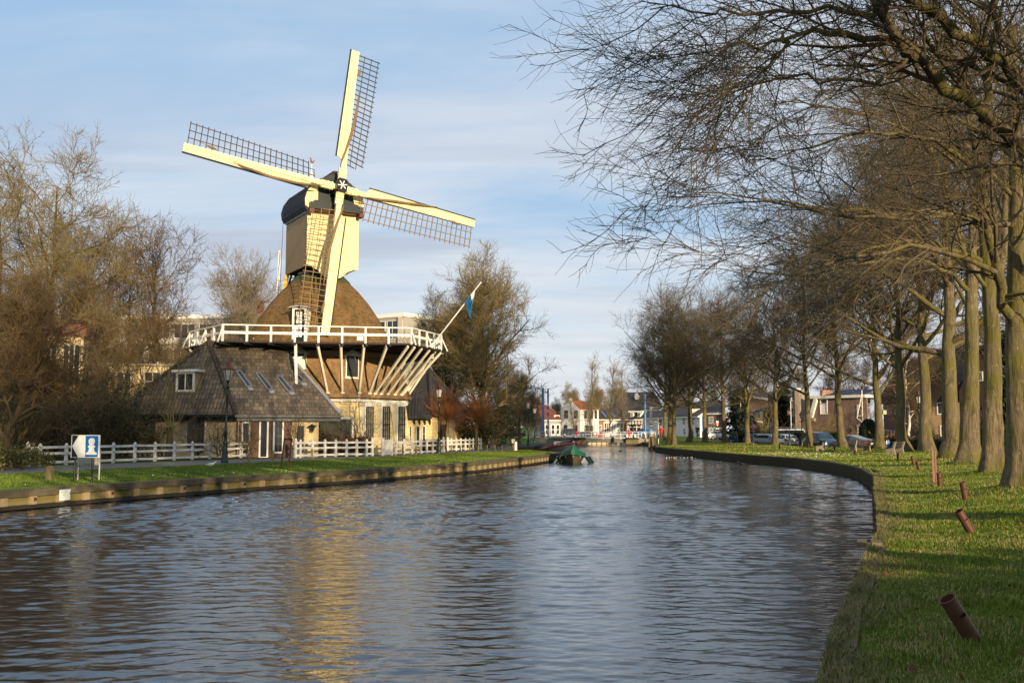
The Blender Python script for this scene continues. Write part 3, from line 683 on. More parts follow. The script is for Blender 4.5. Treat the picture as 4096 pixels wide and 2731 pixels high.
# broad rough trunk (42 m), smooth pair (33 m and 24 m), and the tree whose boughs hang over the water
b7 = at(3876, 42.5)
near_tree(7, b7, .41, [W(3876, 1850, 42.5), W(3882, 1600, 42.5), W(3890, 1300, 42.5), W(3880, 1120, 42.5), W(3900, 800, 42.5), W(3930, 500, 42.5)],
          [([W(3890, 1180, 42.5), W(3800, 1080, 42), W(3640, 1030, 41), W(3440, 1060, 40), W(3250, 1110, 39)], .17, .04),
           ([W(3885, 1120, 42.5), W(3960, 1000, 43), W(4060, 900, 44)], .2, .06),
           ([W(3885, 1090, 42.5), W(3840, 960, 42), W(3780, 760, 41), W(3700, 520, 40)], .2, .05)],
          LB+'with the broadest roughest trunk near the pavement', 17, (-.03, 0, -.005), dens=(7, 8, 7, 6), rmin=.0085)
b8 = at(3971, 32.6)
near_tree(8, b8, .33, [W(3971, 1890, 32.6), W(3968, 1600, 32.6), W(3975, 1350, 32.6), W(3958, 1220, 32.6), W(3950, 1050, 32.3), W(3935, 830, 32), W(3890, 620, 31.5), W(3870, 300, 31)],
          [([W(3965, 1240, 32.6), W(4000, 1100, 33), W(4020, 900, 33.5), W(4030, 600, 34), W(4010, 300, 34)], .2, .06),
           ([W(3952, 1060, 32.4), W(3860, 1010, 32), W(3746, 995, 31.3), W(3640, 965, 30.5), W(3497, 975, 29.5), W(3300, 1060, 28.5)], .14, .035),
           ([W(3945, 880, 32.2), W(3800, 845, 31.5), W(3530, 850, 30), W(3250, 820, 28.5), W(3000, 790, 27), W(2780, 770, 26)], .12, .02),
           ([W(3940, 700, 32), W(3800, 640, 31), W(3600, 500, 30), W(3380, 430, 29), W(3100, 420, 28)], .12, .025)],
          LB+'with a smooth green trunk forking at head height of the lamps', 18, (-.05, 0, -.012), dens=(8, 8, 8, 5), rmin=.0065)
b9 = at(4075, 23.8)
near_tree(9, b9, .31, [W(4080, 1960, 23.8), W(4078, 1600, 23.8), W(4062, 1350, 23.8), W(4066, 1150, 23.8), W(4072, 900, 23.8), W(4060, 500, 23.6), W(4040, 100, 23.4)],
          [([W(4060, 1330, 23.8), W(4015, 1180, 23.5), W(3975, 1040, 23.2), W(3940, 860, 22.8), W(3905, 700, 22.4), W(3880, 520, 22)], .2, .08),
           ([W(4066, 900, 23.8), W(3950, 872, 23), W(3700, 858, 22), W(3500, 900, 21), W(3300, 840, 20.4), W(3050, 810, 20), W(2800, 820, 19.5)], .10, .015),
           ([W(3985, 1090, 23.2), W(3850, 1030, 22.5), W(3640, 985, 21.6), W(3430, 1010, 21), W(3200, 1100, 20), W(2950, 1080, 19.5)], .10, .015),
           ([W(3900, 690, 22.4), W(3750, 560, 21.5), W(3520, 520, 20.5), W(3250, 600, 19.5), W(3000, 640, 19)], .09, .015)],
          LB+'cut by the picture edge, with fissured bark and ivy green foot', 16, (-.06, 0, -.015), dens=(8, 8, 7, 5), rmin=.0055)
b10 = (9.7, 16.0, gz(9.7, 16.0))
q = lambda a, b, c: W(a, b, c)
near_tree(10, b10, .42, [V(b10), V((9.75, 16, 2.5)), V((9.6, 16, 5.2)), V((9.5, 15.9, 7)), V((9.4, 15.8, 10)), V((9.2, 15.6, 15))],
          [([V((9.6, 16, 4.6)), q(4250, 700, 16), q(4090, 580, 15.8), q(3930, 460, 15.5), q(3760, 300, 15), q(3600, 180, 14.6), q(3500, 40, 14.2), q(3440, -160, 14)], .20, .10),
           ([q(3930, 480, 15.5), q(3955, 330, 15.6), q(3972, 150, 15.7), q(3985, -60, 15.8)], .10, .08),
           ([V((9.6, 16, 5.4)), q(4200, 420, 16), q(4050, 270, 15.6), q(3880, 170, 15), q(3740, 60, 14.6), q(3600, -40, 14.2)], .16, .10),
           ([q(3590, 160, 14.6), q(3440, 130, 14.2), q(3300, 120, 13.8), q(3130, 128, 13.3), q(3000, 165, 12.8), q(2880, 190, 12.5), q(2760, 215, 12.2)], .075, .012),
           ([q(3500, 62, 14.3), q(3390, 48, 14), q(3230, 36, 13.6), q(3080, 70, 13.2), q(2930, 62, 12.8), q(2780, 40, 12.4), q(2600, 40, 12.0)], .06, .01),
           ([q(3640, 215, 14.7), q(3500, 330, 14.3), q(3330, 330, 14), q(3170, 290, 13.7), q(3040, 320, 13.4), q(2930, 360, 13.1), q(2830, 390, 12.9)], .05, .01),
           ([q(3130, 128, 13.3), q(3090, 260, 13), q(3020, 340, 12.8), q(2970, 390, 12.7), q(2900, 430, 12.5)], .03, .008)],
          LB+'leaning its heavy boughs out over the canal', 15, (-.06, 0, -.012), dens=(10, 8, 8, 5), rmin=.0035, twl=.42, hi=4, l2=1.9, hi_t=.6)
for i, (x, y) in enumerate(((8.4, 8.0), (7.8, .5), (7.6, -7))):
    o = dup(protos[i], (x, y, gz(x, y)), i*2.0+1, 'avenue tree growing beside the photographer, seen only by its shade', AV, .95)
    o['group'] = AV

# --- trees behind the mill and house
TB = 'bare trees behind the mill and its house'
sA = spreading(201, 20.5, 5, .48, label='tall bare tree with golden limbs behind the fence sign', group=TB, loc=at(185, 76), L1=8.5, ang=60, up=.045, n=(10, 11, 9, 8, 7))
sB = spreading(202, 17, 3.5, .3, label='purple brown tree between the tall golden one and the house', group=TB, loc=at(590, 90), n=(9, 10, 8, 8, 6), ang=36, L1=7.5, up=.09, mats=('barkd', 'twigr'))
sC = spreading(203, 21, 4.0, .5, label='rounded tree with upright boughs behind the sails', group=TB, loc=at(965, 138), n=(14, 14, 9, 9, 7), ang=36, L1=9.5, rmin=.02, up=.10, mats=('bark', 'twigp'))
sD = spreading(204, 15.5, 4.6, .42, label='broad domed tree beyond the flag pole', group=TB, loc=at(1915, 100), n=(15, 15, 9, 9, 8), ang=50, L1=7.2, up=.08, mats=('bark', 'twigg'))
for o, px, D, rz, k, lb in ((sA, -60, 62, 1.2, .74, 'bare tree cut by the picture edge above the yellow house'), (sB, 430, 92, 2.2, .95, 'bushy bare tree rising behind the evergreen shrubs'),
                            (sB, 330, 70, .7, .62, 'low twiggy tree above the arrow sign'), (sA, 500, 100, 2.9, .8, 'bare tree half hidden behind the purple brown one'),
                            (sC, 90, 66, .9, .4, 'many stemmed bare tree over the yellow house'), (sC, 1150, 128, 2.0, .72, 'bare tree showing past the body of the mill'),
                            (sB, 1480, 125, 1.4, .62, 'thin bare tree above the flat behind the mill'), (sD, 1790, 112, 2.1, .85, 'bare tree behind the pyramid roof'),
                            (sD, 2075, 124, 1.1, .5, 'low bare tree over the bend of the path'), (sB, 1700, 130, 2.6, .7, 'slender bare tree behind the flag pole foot'),
                            (sC, 1990, 112, .2, .34, 'bushy tree by the pollards and the ivy'), (sB, 760, 112, 1.7, .68, 'thin bare tree over the hipped roof'),
                            (sC, 2125, 172, 1.2, .3, 'fan shaped bare tree beside the green screen'), (sB, 250, 84, 3.3, .9, 'dense bare tree behind the forked golden limbs')):
    dup(o, at(px, D), rz, lb, TB, k)
# --- far trees
po = spreading(205, 14.5, 3.2, .17, label='slim young tree before the orange roofed white house', group='slim street trees beyond the bridge', loc=W(2350, HZ, 206)+V((0, 0, -1.2)), n=(14, 14, 4, 4, 3), ang=26, L1=4.4, up=.07, rmin=.016, tw=.6, mats=('bark', 'twigp'), name='street_tree')
for px, D, k, lb in ((2434, 206, .95, 'slim young tree before the brick hall with tall windows'), (2499, 204, .9, 'slim young tree between the brick hall and the bridge cabin'), (2303, 200, .5, 'small round headed tree in front of the white gable')):
    dup(po, V((W(px, HZ, D).x, D, .5)), px*.7, lb, 'slim street trees beyond the bridge', (k*1.5, k*1.5, k) if k < .6 else k)
for px, D, k, lb in ((2290, 300, .75, 'bare tree showing over the white gable ridge'), (2390, 310, .8, 'bare tree rising behind the orange roof'), (2150, 290, .6, 'bare tree above the red roofs at the bridge'),
                     (2060, 240, .55, 'bare tree behind the pale flats'), (2480, 320, .85, 'bare tree looming behind the great dark roof'), (2230, 310, .55, 'low bare tree behind the striped barrier pole')):
    dup(sD, V((W(px, HZ, D).x, D, .5)), px*.3, lb, 'far bare trees behind the roofs', k)
for px, D, k, lb in ((2960, 190, 1.0, 'bare tree behind the dark blue cedar'), (3060, 185, .9, 'bare tree above the salmon brick house'), (3200, 190, .8, 'bare tree behind the concrete stair tower'),
                     (3330, 185, .75, 'bare tree over the solar panel roof'), (3460, 180, .85, 'bare tree behind the flagpole roof'), (3600, 170, .9, 'bare tree behind the steep brown roof'), (2860, 200, .9, 'bare tree behind the brick corner house'),
                     (3860, 120, .9, 'bare tree behind the brown gable'), (3980, 110, .9, 'bare tree behind the tall dark cypress'), (2700, 230, .9, 'bare tree over the long white terrace'), (3400, 230, 1.1, 'far bare tree behind the plum mansard')):
    dup(sB, at(px, D), px*.9, lb, 'bare trees behind the houses on the avenue', k*.8)
# ------------------------------------------------------------------ walls and windows
class Wall:
    """a vertical wall from A to B (A at its viewer's left end); o is the distance in front of it"""
    def __init__(s, A, B):
        s.A = V((A[0], A[1], 0)); d = V((B[0], B[1], 0))-s.A; s.L = d.length; s.u = d.normalized(); s.n = V((s.u.y, -s.u.x, 0))
    def hit(s, px, py, o=0.0):
        r = ray(px, py); c = V((0, 0, EYE)); A = s.A+s.n*o
        k = (A-c).dot(s.n)/r.dot(s.n); p = c+r*k; return (p-A).dot(s.u), p.z
    def P(s, u, z, o=0.0): return s.A+s.u*u+s.n*o+V((0, 0, z))
    def box(s, mb, u0, u1, z0, z1, o0, o1):
        vs = [s.P(u, z, o) for z in (z0, z1) for u, o in ((u0, o1), (u1, o1), (u1, o0), (u0, o0))]
        mb.add(vs, [(3, 2, 1, 0), (4, 5, 6, 7), (0, 1, 5, 4), (1, 2, 6, 5), (2, 3, 7, 6), (3, 0, 4, 7)])
    def rect(s, px0, py0, px1, py1):
        ym = (py0+py1)/2; xm = (px0+px1)/2
        return s.hit(px0, ym)[0], s.hit(px1, ym)[0], s.hit(xm, py1)[1], s.hit(xm, py0)[1]
    def window(s, par, r, m='white', nx=2, ny=2, fw=.07, bw=.03, glass='glass', name='window', sill=None, o=0.0, bm=None, split=None):
        u0, u1, z0, z1 = s.rect(*r) if len(r) == 4 and r[0] > 60 else r
        f = MB()
        s.box(f, u0-fw, u0, z0-fw, z1+fw, o-.05, o+.07); s.box(f, u1, u1+fw, z0-fw, z1+fw, o-.05, o+.07)
        s.box(f, u0, u1, z1, z1+fw, o-.05, o+.066); s.box(f, u0, u1, z0-fw, z0, o-.05, o+.066)
        w = f.build(name, M[m], par, world=True)
        b = MB()
        for i in range(1, nx): uu = u0+(u1-u0)*i/nx; s.box(b, uu-bw/2, uu+bw/2, z0, z1, o-.02, o+.045)
        for i in range(1, ny):
            zz_ = z0+(z1-z0)*i/ny; k = bw/2*(2.2 if split == i else 1); s.box(b, u0, u1, zz_-k, zz_+k, o-.02, o+.04+(.02 if split == i else 0))
        if b.v: b.build('muntins', M[bm or m], w, world=True)
        p = MB(); s.box(p, u0, u1, z0, z1, o-.1, o+.012); p.build('pane', M[glass], w, world=True)
        if sill: q = MB(); s.box(q, u0-fw-.05, u1+fw+.05, z0-fw-.08, z0-fw-.002, o-.03, o+.14); q.build('sill', M[sill], w, world=True)
        return w
def zy(px, py, D): return W(px, py, D).z

# ------------------------------------------------------------------ the windmill
MC = V((-14.84, 76.46, 0)); NA = R(-60.09); mn = V((math.cos(NA), math.sin(NA), 0)); mt = V((-mn.y, mn.x, 0)); Z = V((0, 0, 1))
mill = thing('windmill', 'cream windmill with thatched cone, white gallery and four lattice sails', 'windmill', MC)
def pol(r, deg, z): return MC+V((r*math.cos(R(deg)), r*math.sin(R(deg)), z))
def octa(prof, a0=-56, k=.022, n=64):
    vs = []; fs = []
    for r, z in prof:
        for j in range(n):
            g = 360*j/n; vs.append(pol(r*(1+k*math.cos(R(8*(g-a0)))), g, z))
    m = len(prof); fs = [(i*n+j, i*n+(j+1) % n, (i+1)*n+(j+1) % n, (i+1)*n+j) for i in range(m-1) for j in range(n)]
    fs += [tuple(range((m-1)*n, m*n))]
    return MB().add(vs, fs)
zl = zy(1434, 1598, 70.2)          # top of the boarded base
c8 = [-56+45*i for i in range(8)]
mb = MB(); mb.loft([[pol(7.42, a, 0) for a in c8], [pol(6.83, a, zl-.1) for a in c8]]); mb.build('boarded_base', M['creamboard'], mill, world=True)
for i in range(8):
    mb = MB(); mb.bar(pol(7.45, c8[i], 0), pol(6.87, c8[i], zl-.1), .12, .12); mb.build('corner_board', M['cream'], mill, world=True)
mb = MB(); mb.loft([[pol(7.12, a, zl-.12) for a in c8], [pol(7.16, a, zl+.06) for a in c8]])
for i in range(8):
    for k in (.2, .5, .8): mb.box(pol(6.9*math.cos(R(22.5))/math.cos(R(45*k-22.5))+.1, c8[i]+45*k, zl-.19), (.12, .12, .12))
mb.build('ledge', M['white'], mill, world=True)
# base windows: upright white boxes standing out of the raked wall
fw = Wall(pol(7.42, -56, 0), pol(7.42, -11, 0))
for a, b in ((1467, 1491), (1533, 1557.5), (1596, 1618)):
    u0, z1 = fw.hit(a, 1628, .06); u1, z0 = fw.hit(b, 1766, .06)
    k = MB(); fw.box(k, u0-.13, u1+.13, z0-.15, z1+.14, -.85, .02); fw.box(k, u0-.26, u1+.26, z1+.14, z1+.28, -.85, .12); fw.box(k, u0-.32, u1+.32, z1+.28, z1+.34, -.85, .18)
    fr = k.build('window', M['white'], mill, world=True)
    fw.window(fr, (u0+.03, u1-.03, z0, z1), 'dark', 3, 6, .05, .035, 'glassl', 'sash', o=.04, split=3)
ff = Wall(pol(7.42, -101, 0), pol(7.42, -56, 0))
u0, z1 = ff.hit(1276, 1676, .12); u1, _ = ff.hit(1408, 1676, .12)
k = MB(); ff.box(k, u0, u1, .05, z1, -.6, .1); d_ = k.build('barn_door', M['greengate'], mill, world=True)
k = MB(); ff.box(k, u0-.1, u1+.14, z1, z1+.16, -.7, .16); ff.box(k, u1, u1+.14, 0, z1, -.6, .13); k.build('door_frame', M['white'], d_, world=True)
k = MB(); p0 = pol(6.95, -55, zl-.2); k.tube([p0+V((.06, -.05, 0)), pol(7.5, -55, .3)], .045, 6)
k.build('drain_pipe', M['cream'], mill, world=True)
k = MB(); k.tube([fw.P(3.72, 3.2, -.3), fw.P(3.9, .1, .1)], .04, 6); k.build('drain_pipe', M['cream'], mill, world=True)
# thatched drum
octa([(7.0, zl+.1), (7.14, zl+.16), (7.1, zl+.35), (6.85, zl+.9), (6.5, zl+1.7), (6.28, zl+2.6), (6.2, zl+3.35)]).build('thatched_drum', M['thatch2'], mill, True, True)
def drum_box(deg, r, w, z0, z1, name, roof='white', nx=2, ny=3, bot=0.0, fm='dark', glass='glass'):
    c = pol(r, deg, 0); u = V((-math.sin(R(deg)), math.cos(R(deg)), 0)); wl = Wall(c-u*w/2, c+u*w/2)
    k = MB(); wl.box(k, 0, w, z0, z1, -1.2, 0)
    k.prism([wl.P(-.06, z1, .08), wl.P(w+.06, z1, .08), wl.P(w/2, z1+.26, .08)], wl.n*-1.3)
    o = k.build(name, M['white'], mill, world=True)
    k = MB(); s_ = wl.P(w/2, z1+.34, .14); k.prism([wl.P(-.16, z1-.02, .14), s_, wl.P(w+.16, z1-.02, .14), wl.P(w+.16, z1+.05, .14), s_+Z*.08, wl.P(-.16, z1+.05, .14)], wl.n*-1.3); k.build('hood', M[roof], o, world=True)
    wl.window(o, (.14, w-.14, z0+.14+bot, z1-.06), fm, nx, ny, .06, .04, glass, 'sash', o=.02)
    k = MB(); wl.box(k, -.06, w+.06, z0-.1, z0, -.5, .1); k.build('sill', M['white'], o, world=True)
    return wl
drum_box(-58.5, 6.62, .98, zy(1410, 1506, 70), zy(1410, 1420, 70), 'drum_window')
drum_box(-91, 6.75, .85, zy(1208, 1472, 69.8), zy(1208, 1414, 69.8), 'drum_window', 'white', 2, 2, .75)
# gallery
A, B, C, Lf = W(890, 1360, 65.5), W(1645, 1372, 67.8), W(1765, 1398, 73), W(757, 1381, 70.4)
zd = (A.z+B.z)/2
oc = V((-14.9, 75.9, 0))
ring = [V((p.x, p.y, zd)) for p in (A, B, C)]; ring += [V((2*oc.x-p.x, 2*oc.y-p.y, zd)) for p in (Lf, A, B, C)]; ring += [V((Lf.x, Lf.y, zd))]
mb = MB(); inner = [oc+(p-oc)*.985 for p in ring]
def flat(p, z): return V((p.x, p.y, z))
mb.loft([[flat(p, zd-.13) for p in ring], [flat(p, zd) for p in ring]]); mb.build('gallery_deck', M['deck'], mill, world=True)
bays = [8, 4, 4, 8, 8, 4, 4, 8]
bays = [8, 4, 6, 4, 8, 4, 6, 4]
edge = []
for i in range(8):
    p, q_ = ring[i], ring[(i+1) % 8]
    for k in range(bays[i]): edge.append((p.lerp(q_, k/bays[i]), i, k))
mb = MB()
for p, i, k in edge:
    d = (flat(p, 0)-flat(oc, 0)).normalized(); e0 = flat(p, zd-.2)+d*.28; mb.bar(e0, flat(MC, zd-.2)+(flat(p, 0)-flat(MC, 0)).normalized()*5.7, .16, .13)
mb.build('joists', M['tarwood'], mill, world=True)
octa([(6.34, zd-.62), (6.42, zd-.6), (6.42, zd-.28), (6.34, zd-.27)], n=64, k=.02).build('fascia_beam', M['fascia'], mill, False, True)
for p, i, k in edge:
    d = (flat(p, 0)-flat(oc, 0)).normalized(); mb = MB(); mb.bar(flat(p, zd-.08), flat(p, zd+1.0), .13, .1, d)
    if k == 0 or (i in (1, 5, 2, 7, 3) and k % 2 == 0): mb.bar(flat(p, zd-.16)+d*.5, flat(p, zd+.78)+d*.05, .075, .07, d)
    mb.build('railing_post', M['white'], mill, world=True)
hr, mr = MB(), MB()
for i in range(8):
    p, q_ = ring[i], ring[(i+1) % 8]
    hr.bar(flat(p, zd+1.03), flat(q_, zd+1.03), .13, .075); mr.bar(flat(p, zd+.52), flat(q_, zd+.52), .05, .17)
hr.build('handrail', M['white'], mill, world=True); mr.build('midrail', M['white'], mill, world=True)
# struts
zb = zl+.08
struts = [((1270, 1364), (1314, 1596), 0), ((1363, 1368), (1369, 1596), 0), ((1456, 1374), (1434, 1597), 0), ((1548, 1378), (1467, 1598), 1), ((1633, 1383), (1482, 1599), 1), ((1664, 1388), (1506, 1600), 1), ((1693, 1395), (1533, 1601), 1), ((1724, 1401), (1560, 1602), 1), ((1747, 1407), (1585, 1604), 1)]
ew = Wall(ring[0], ring[1]); ebc = Wall(ring[1], ring[2])
def foot(p):
    a = math.degrees(math.atan2(p.y-MC.y, p.x-MC.x)); i = (a+56) % 45
    return pol(7.02*math.cos(R(22.5))/math.cos(R(i-22.5)), a, zb)
for (tx, ty), (bx, by), f in struts:
    wl = ew if tx < 1645 else ebc; u, _ = wl.hit(tx, ty); top = wl.P(u, zd-.2, -.12)
    wb = Wall(pol(7.0, -101, 0), pol(7.0, -56, 0)) if f == 0 else Wall(pol(7.0, -56, 0), pol(7.0, -11, 0))
    u, _ = wb.hit(bx, by); bot = wb.P(u, zb, .02)
    mb = MB(); mb.bar(bot, top, .15, .17, mn); c = bot.lerp(top, .11); mb.box(c, (.34, .26, .1), NA); mb.build('strut', M['strut'], mill, world=True)
mb = MB(); u, _ = ew.hit(1183, 1366); mb.bar(W(1186, 1538, 66.2), ew.P(u, zd-.2, -.1), .15, .17); mb.build('strut', M['white'], mill, world=True)
for p, i, k in edge:
    if i in (3, 6, 7) or (i == 2 and k in (0, 3)) or (i in (4, 5) and k % 2):
        fp = foot(p); mb = MB(); mb.bar(fp, flat(p, zd-.2), .15, .17, mn); mb.build('strut', M['strut'], mill, world=True)
# cone
octa([(5.62, zd-.02), (5.45, zd+.5), (5.15, zd+1.4), (4.55, zd+2.5), (3.75, zd+3.7), (2.95, zd+4.65), (2.2, zd+5.4), (1.75, zd+5.75)], k=.03).build('thatched_cone', M['thatch'], mill, True, True)
octa([(2.35, zd+5.2), (2.3, zd+5.4), (1.75, zd+5.95), (1.62, zd+6.0)], k=.02).build('ridge_collar', M['ridge'], mill, True, True)
octa([(1.7, zd+5.97), (1.72, zd+6.12), (1.2, zd+6.2)], k=.0).build('lead_collar', M['lead'], mill, True, True)
zt = zd+6.0
# door of the cone
dd = -94; c = pol(5.55, dd, 0); u = V((-math.sin(R(dd)), math.cos(R(dd)), 0)); dw = Wall(c-u*.52, c+u*.52); z1 = zy(1190, 1232, 70.9)
k = MB(); dw.box(k, -.02, 1.06, zd, z1, -1.6, 0); door = k.build('gallery_door', M['white'], mill, world=True)
k = MB(); dw.box(k, .17, .87, zd+.08, z1-.1, -.1, .05); k.build('leaf', M['dark'], door, world=True)
dw.window(door, (.29, .75, zd+.7, z1-.22), 'dark', 2, 4, .05, .045, 'signwhite', 'glazing', o=.06)
k = MB(); k.prism([dw.P(-.32, z1-.05, .2), dw.P(-.2, z1+.1, .2), dw.P(.52, z1+.24, .2), dw.P(1.24, z1+.1, .2), dw.P(1.36, z1-.05, .2), dw.P(1.24, z1-.02, .2), dw.P(.52, z1+.1, .2), dw.P(-.2, z1-.0, .2)], dw.n*-1.8); k.build('hood', M['lead'], door, world=True)
# buck (the turning body)
def BK(a, b, z): return MC+mn*a+mt*b+Z*z
zbot = zy(1224, 1062, 73.2); ztop = zy(1235, 842, 73.2); zp = zy(1323, 692, 74.0)
HL, HW = 2.6, 2.0
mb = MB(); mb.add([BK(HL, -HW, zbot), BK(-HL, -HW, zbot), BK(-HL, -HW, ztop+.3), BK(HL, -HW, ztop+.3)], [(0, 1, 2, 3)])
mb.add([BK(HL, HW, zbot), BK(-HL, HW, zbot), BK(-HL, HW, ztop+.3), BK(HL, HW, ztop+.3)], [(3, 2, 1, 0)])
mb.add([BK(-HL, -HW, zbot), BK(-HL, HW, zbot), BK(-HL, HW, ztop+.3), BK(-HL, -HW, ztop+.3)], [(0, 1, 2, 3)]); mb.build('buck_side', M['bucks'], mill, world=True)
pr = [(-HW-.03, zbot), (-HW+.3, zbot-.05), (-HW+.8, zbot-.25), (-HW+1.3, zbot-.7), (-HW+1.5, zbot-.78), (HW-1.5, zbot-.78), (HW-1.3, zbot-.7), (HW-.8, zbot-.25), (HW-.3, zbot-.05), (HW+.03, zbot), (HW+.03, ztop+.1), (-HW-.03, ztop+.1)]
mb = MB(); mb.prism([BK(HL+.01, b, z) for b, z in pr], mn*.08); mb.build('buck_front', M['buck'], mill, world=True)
mb = MB(); mb.add([BK(a, b, zbot+.02) for a, b in ((HL, -HW), (HL, HW), (-HL, HW), (-HL, -HW))], [(0, 1, 2, 3)]); mb.bar(BK(-2.2, -.5, zt+.1), BK(-2.2, .5, zbot), .3); mb.bar(BK(0, 0, zt-.3), BK(0, 0, zbot), 1.5)
for s_ in (-1.2, 1.2): mb.bar(BK(-2.4, s_, zbot-.2), BK(2.4, s_, zbot-.2), .3, .3)
mb.build('crosstrees', M['tarwood'], mill, world=True)
prof = [(-2.12, ztop-.02), (-2.3, ztop+.25), (-2.36, ztop+.75), (-2.2, ztop+1.35), (-1.8, ztop+1.95), (-1.1, ztop+2.45), (0, zp), (1.1, ztop+2.45), (1.8, ztop+1.95), (2.2, ztop+1.35), (2.36, ztop+.75), (2.3, ztop+.25), (2.12, ztop-.02)]
mb = MB()
def lapprof():
    out_ = []
    for i in range(len(prof)-1):
        (b0, z0), (b1, z1_) = prof[i], prof[i+1]
        for k in range(3):
            f0, f1 = k/3, (k+1)/3; p_ = (b0+(b1-b0)*f0, z0+(z1_-z0)*f0); q_ = (b0+(b1-b0)*f1, z0+(z1_-z0)*f1)
            nx, nz = -(z1_-z0), (b1-b0); l_ = math.hypot(nx, nz); nx /= l_; nz /= l_
            lo = i < (len(prof)-1)/2
            e0, e1 = (.045, 0.0) if lo else (0.0, .045)
            out_ += [(p_[0]+nx*e0, p_[1]+nz*e0), (q_[0]+nx*e1, q_[1]+nz*e1)]
    return out_
lp = lapprof()
mb.prism([BK(HL+.3, b, z) for b, z in lp], mn*-(2*HL+.55)); mb.build('black_roof', M['blackwood'], mill, world=True)
mb = MB(); mb.bar(BK(HL+.42, 0, zp+.02), BK(-HL-.3, 0, zp+.02), .34, .16); mb.build('ridge_board', M['blackwood'], mill, world=True)
inn = [(b*.95, ztop+(z-ztop)*.95) for b, z in prof]
mb = MB(); mb.prism([BK(HL+.31, b, z) for b, z in inn], mn*.05); mb.build('gable', M['dark'], mill, world=True)
mb = MB()
mb.prism([BK(HL+.37, b, z) for b, z in ((-2.3, ztop+.3), (-2.34, ztop+.8), (-2.18, ztop+1.35), (-1.9, ztop+1.8), (-1.35, ztop+1.85), (-1.35, ztop+.62), (-1.8, ztop+.55), (-2.05, ztop+.15))], mn*.05)
mb.build('gable_trim', M['buck'], mill, world=True); mb = MB()
mb.prism([BK(HL+.37, b, z) for b, z in ((2.3, ztop+.3), (2.34, ztop+.8), (2.18, ztop+1.35), (1.85, ztop+1.9), (1.25, ztop+1.85), (1.6, ztop+.62), (1.9, ztop+.5), (2.1, ztop+.2))], mn*.05)
mb.build('gable_trim', M['buck'], mill, world=True)
mb = MB(); mb.box(BK(HL+.6, 0, ztop+.27), (.6, 4.1, .5), NA); mb.box(BK(HL+.55, 0, ztop+.6), (.4, 3.4, .22), NA); mb.build('wind_beam', M['dark'], mill, world=True)
mb = MB()
for s_ in (-1, 1): mb.box(BK(HL+.55, s_*1.95, ztop-.12), (.75, .36, .26), NA)
mb.box(BK(HL+.4, 0, ztop-.02), (.55, 3.3, .07), NA); mb.build('corbel_beam', M['redwood'], mill, world=True)
mb = MB()
for s_ in (-1, 1): mb.bar(BK(HL, s_*(HW+.06), ztop-.05), BK(-HL, s_*(HW+.06), ztop-.05), .1, .22)
mb.build('eaves_board', M['lead'], mill, world=True)
mb = MB(); e = BK(-HL-.1, 0, zp-.1)
mb.lathe([(.05, 0), (.14, .02), (.12, .2), (.2, .35), (.1, .55), (.16, .75), (.22, .95), (.16, 1.1), (.28, 1.15), (.24, 1.25), (.05, 1.35), (.04, 2.1)], e, 10); fn = mb.build('finial', M['white'], mill, True, True)
mb = MB(); vz = 2.1
mb.prism([e+mt*b+Z*(vz+z) for b, z in ((0, 0), (.16, .08), (.26, .3), (.2, .34), (.14, .2), (.02, .24), (-.06, .5), (-.14, .5), (-.2, .42), (-.12, .4), (-.12, .15))], mn*.03); mb.build('weathercock', M['rust'], fn, world=True)
mb = MB(); k0 = BK(-HL+.1, -HW+.1, zbot); mb.bar(k0, BK(-HL-.1, -HW-.1, zbot-2.1), .32, .26); mb.build('tail_post', M['ochre'], mill, world=True)
mb = MB()
for s_ in (-.45, .45): mb.bar(BK(-HL+.2, -1.1+s_, zbot+.1), BK(-HL-3.2, -1.1+s_, zd+2.6), .09, .24)
for i in range(14): f = i/13; mb.bar(BK(-HL+.2-3.4*f, -1.55, zbot+.1+(zd+2.5-zbot)*f), BK(-HL+.2-3.4*f, -.65, zbot+.1+(zd+2.5-zbot)*f), .2, .04)
mb.build('tail_stair', M['tarwood'], mill, world=True)
mb = MB(); mb.bar(W(1117, 1003, 78.6), W(1106, 1182, 79.4), .1, .09); mb.bar(W(1122, 1004, 78.4), W(1113, 1178, 79.3), .07, .07); mb.build('brake_pole', M['white'], mill, world=True)
mb = MB(); mb.bar(BK(-HL, -HW+.1, zbot+4.4), BK(-HL-.6, -HW-.1, zbot+4.5), .16, .14); mb.tube([BK(-HL-.55, -HW-.1, zbot+4.4), BK(-HL-.5, -HW-.3, zd+3)], .018, 4); mb.build('hoist_arm', M['tarwood'], mill, world=True)
# sails
HUB = V((-12.841, 73.0, 19.769)); ep, ro = R(7.89), R(8.91)
n2 = mn*math.cos(ep)+Z*math.sin(ep); uu = Z*math.cos(ep)-mn*math.sin(ep)
mb = MB(); mb.tube([HUB-n2*1.6, HUB-n2*.2], .36, 12); mb.build('windshaft', M['black'], mill, world=True, smooth=True)
def basis(x, y, z): return Matrix((x, y, z)).transposed()
Uv = uu*math.cos(ro)+mt*math.sin(ro); Rv = mt*math.cos(ro)-uu*math.sin(ro)
mb = MB(); q4 = [(-.40, -.40), (-.24, -.55), (.24, -.55), (.40, -.40), (.40, .40), (.24, .55), (-.24, .55), (-.40, .40)]
mb.prism([HUB-n2*.45+Rv*a+Uv*b for a, b in q4], n2*.98); hub = mb.build('poll_end', M['black'], mill, world=True)
mb = MB()
for a in (15, 75, 135): d = Rv*math.cos(R(a))+Uv*math.sin(R(a)); mb.bar(HUB+n2*(.55+a*.0002)-d*.36, HUB+n2*(.55+a*.0002)+d*.36, .07, .03, n2)
mb.ball(HUB+n2*.56, .09, 8, 6); mb.build('painted_star', M['signwhite'], hub, world=True)
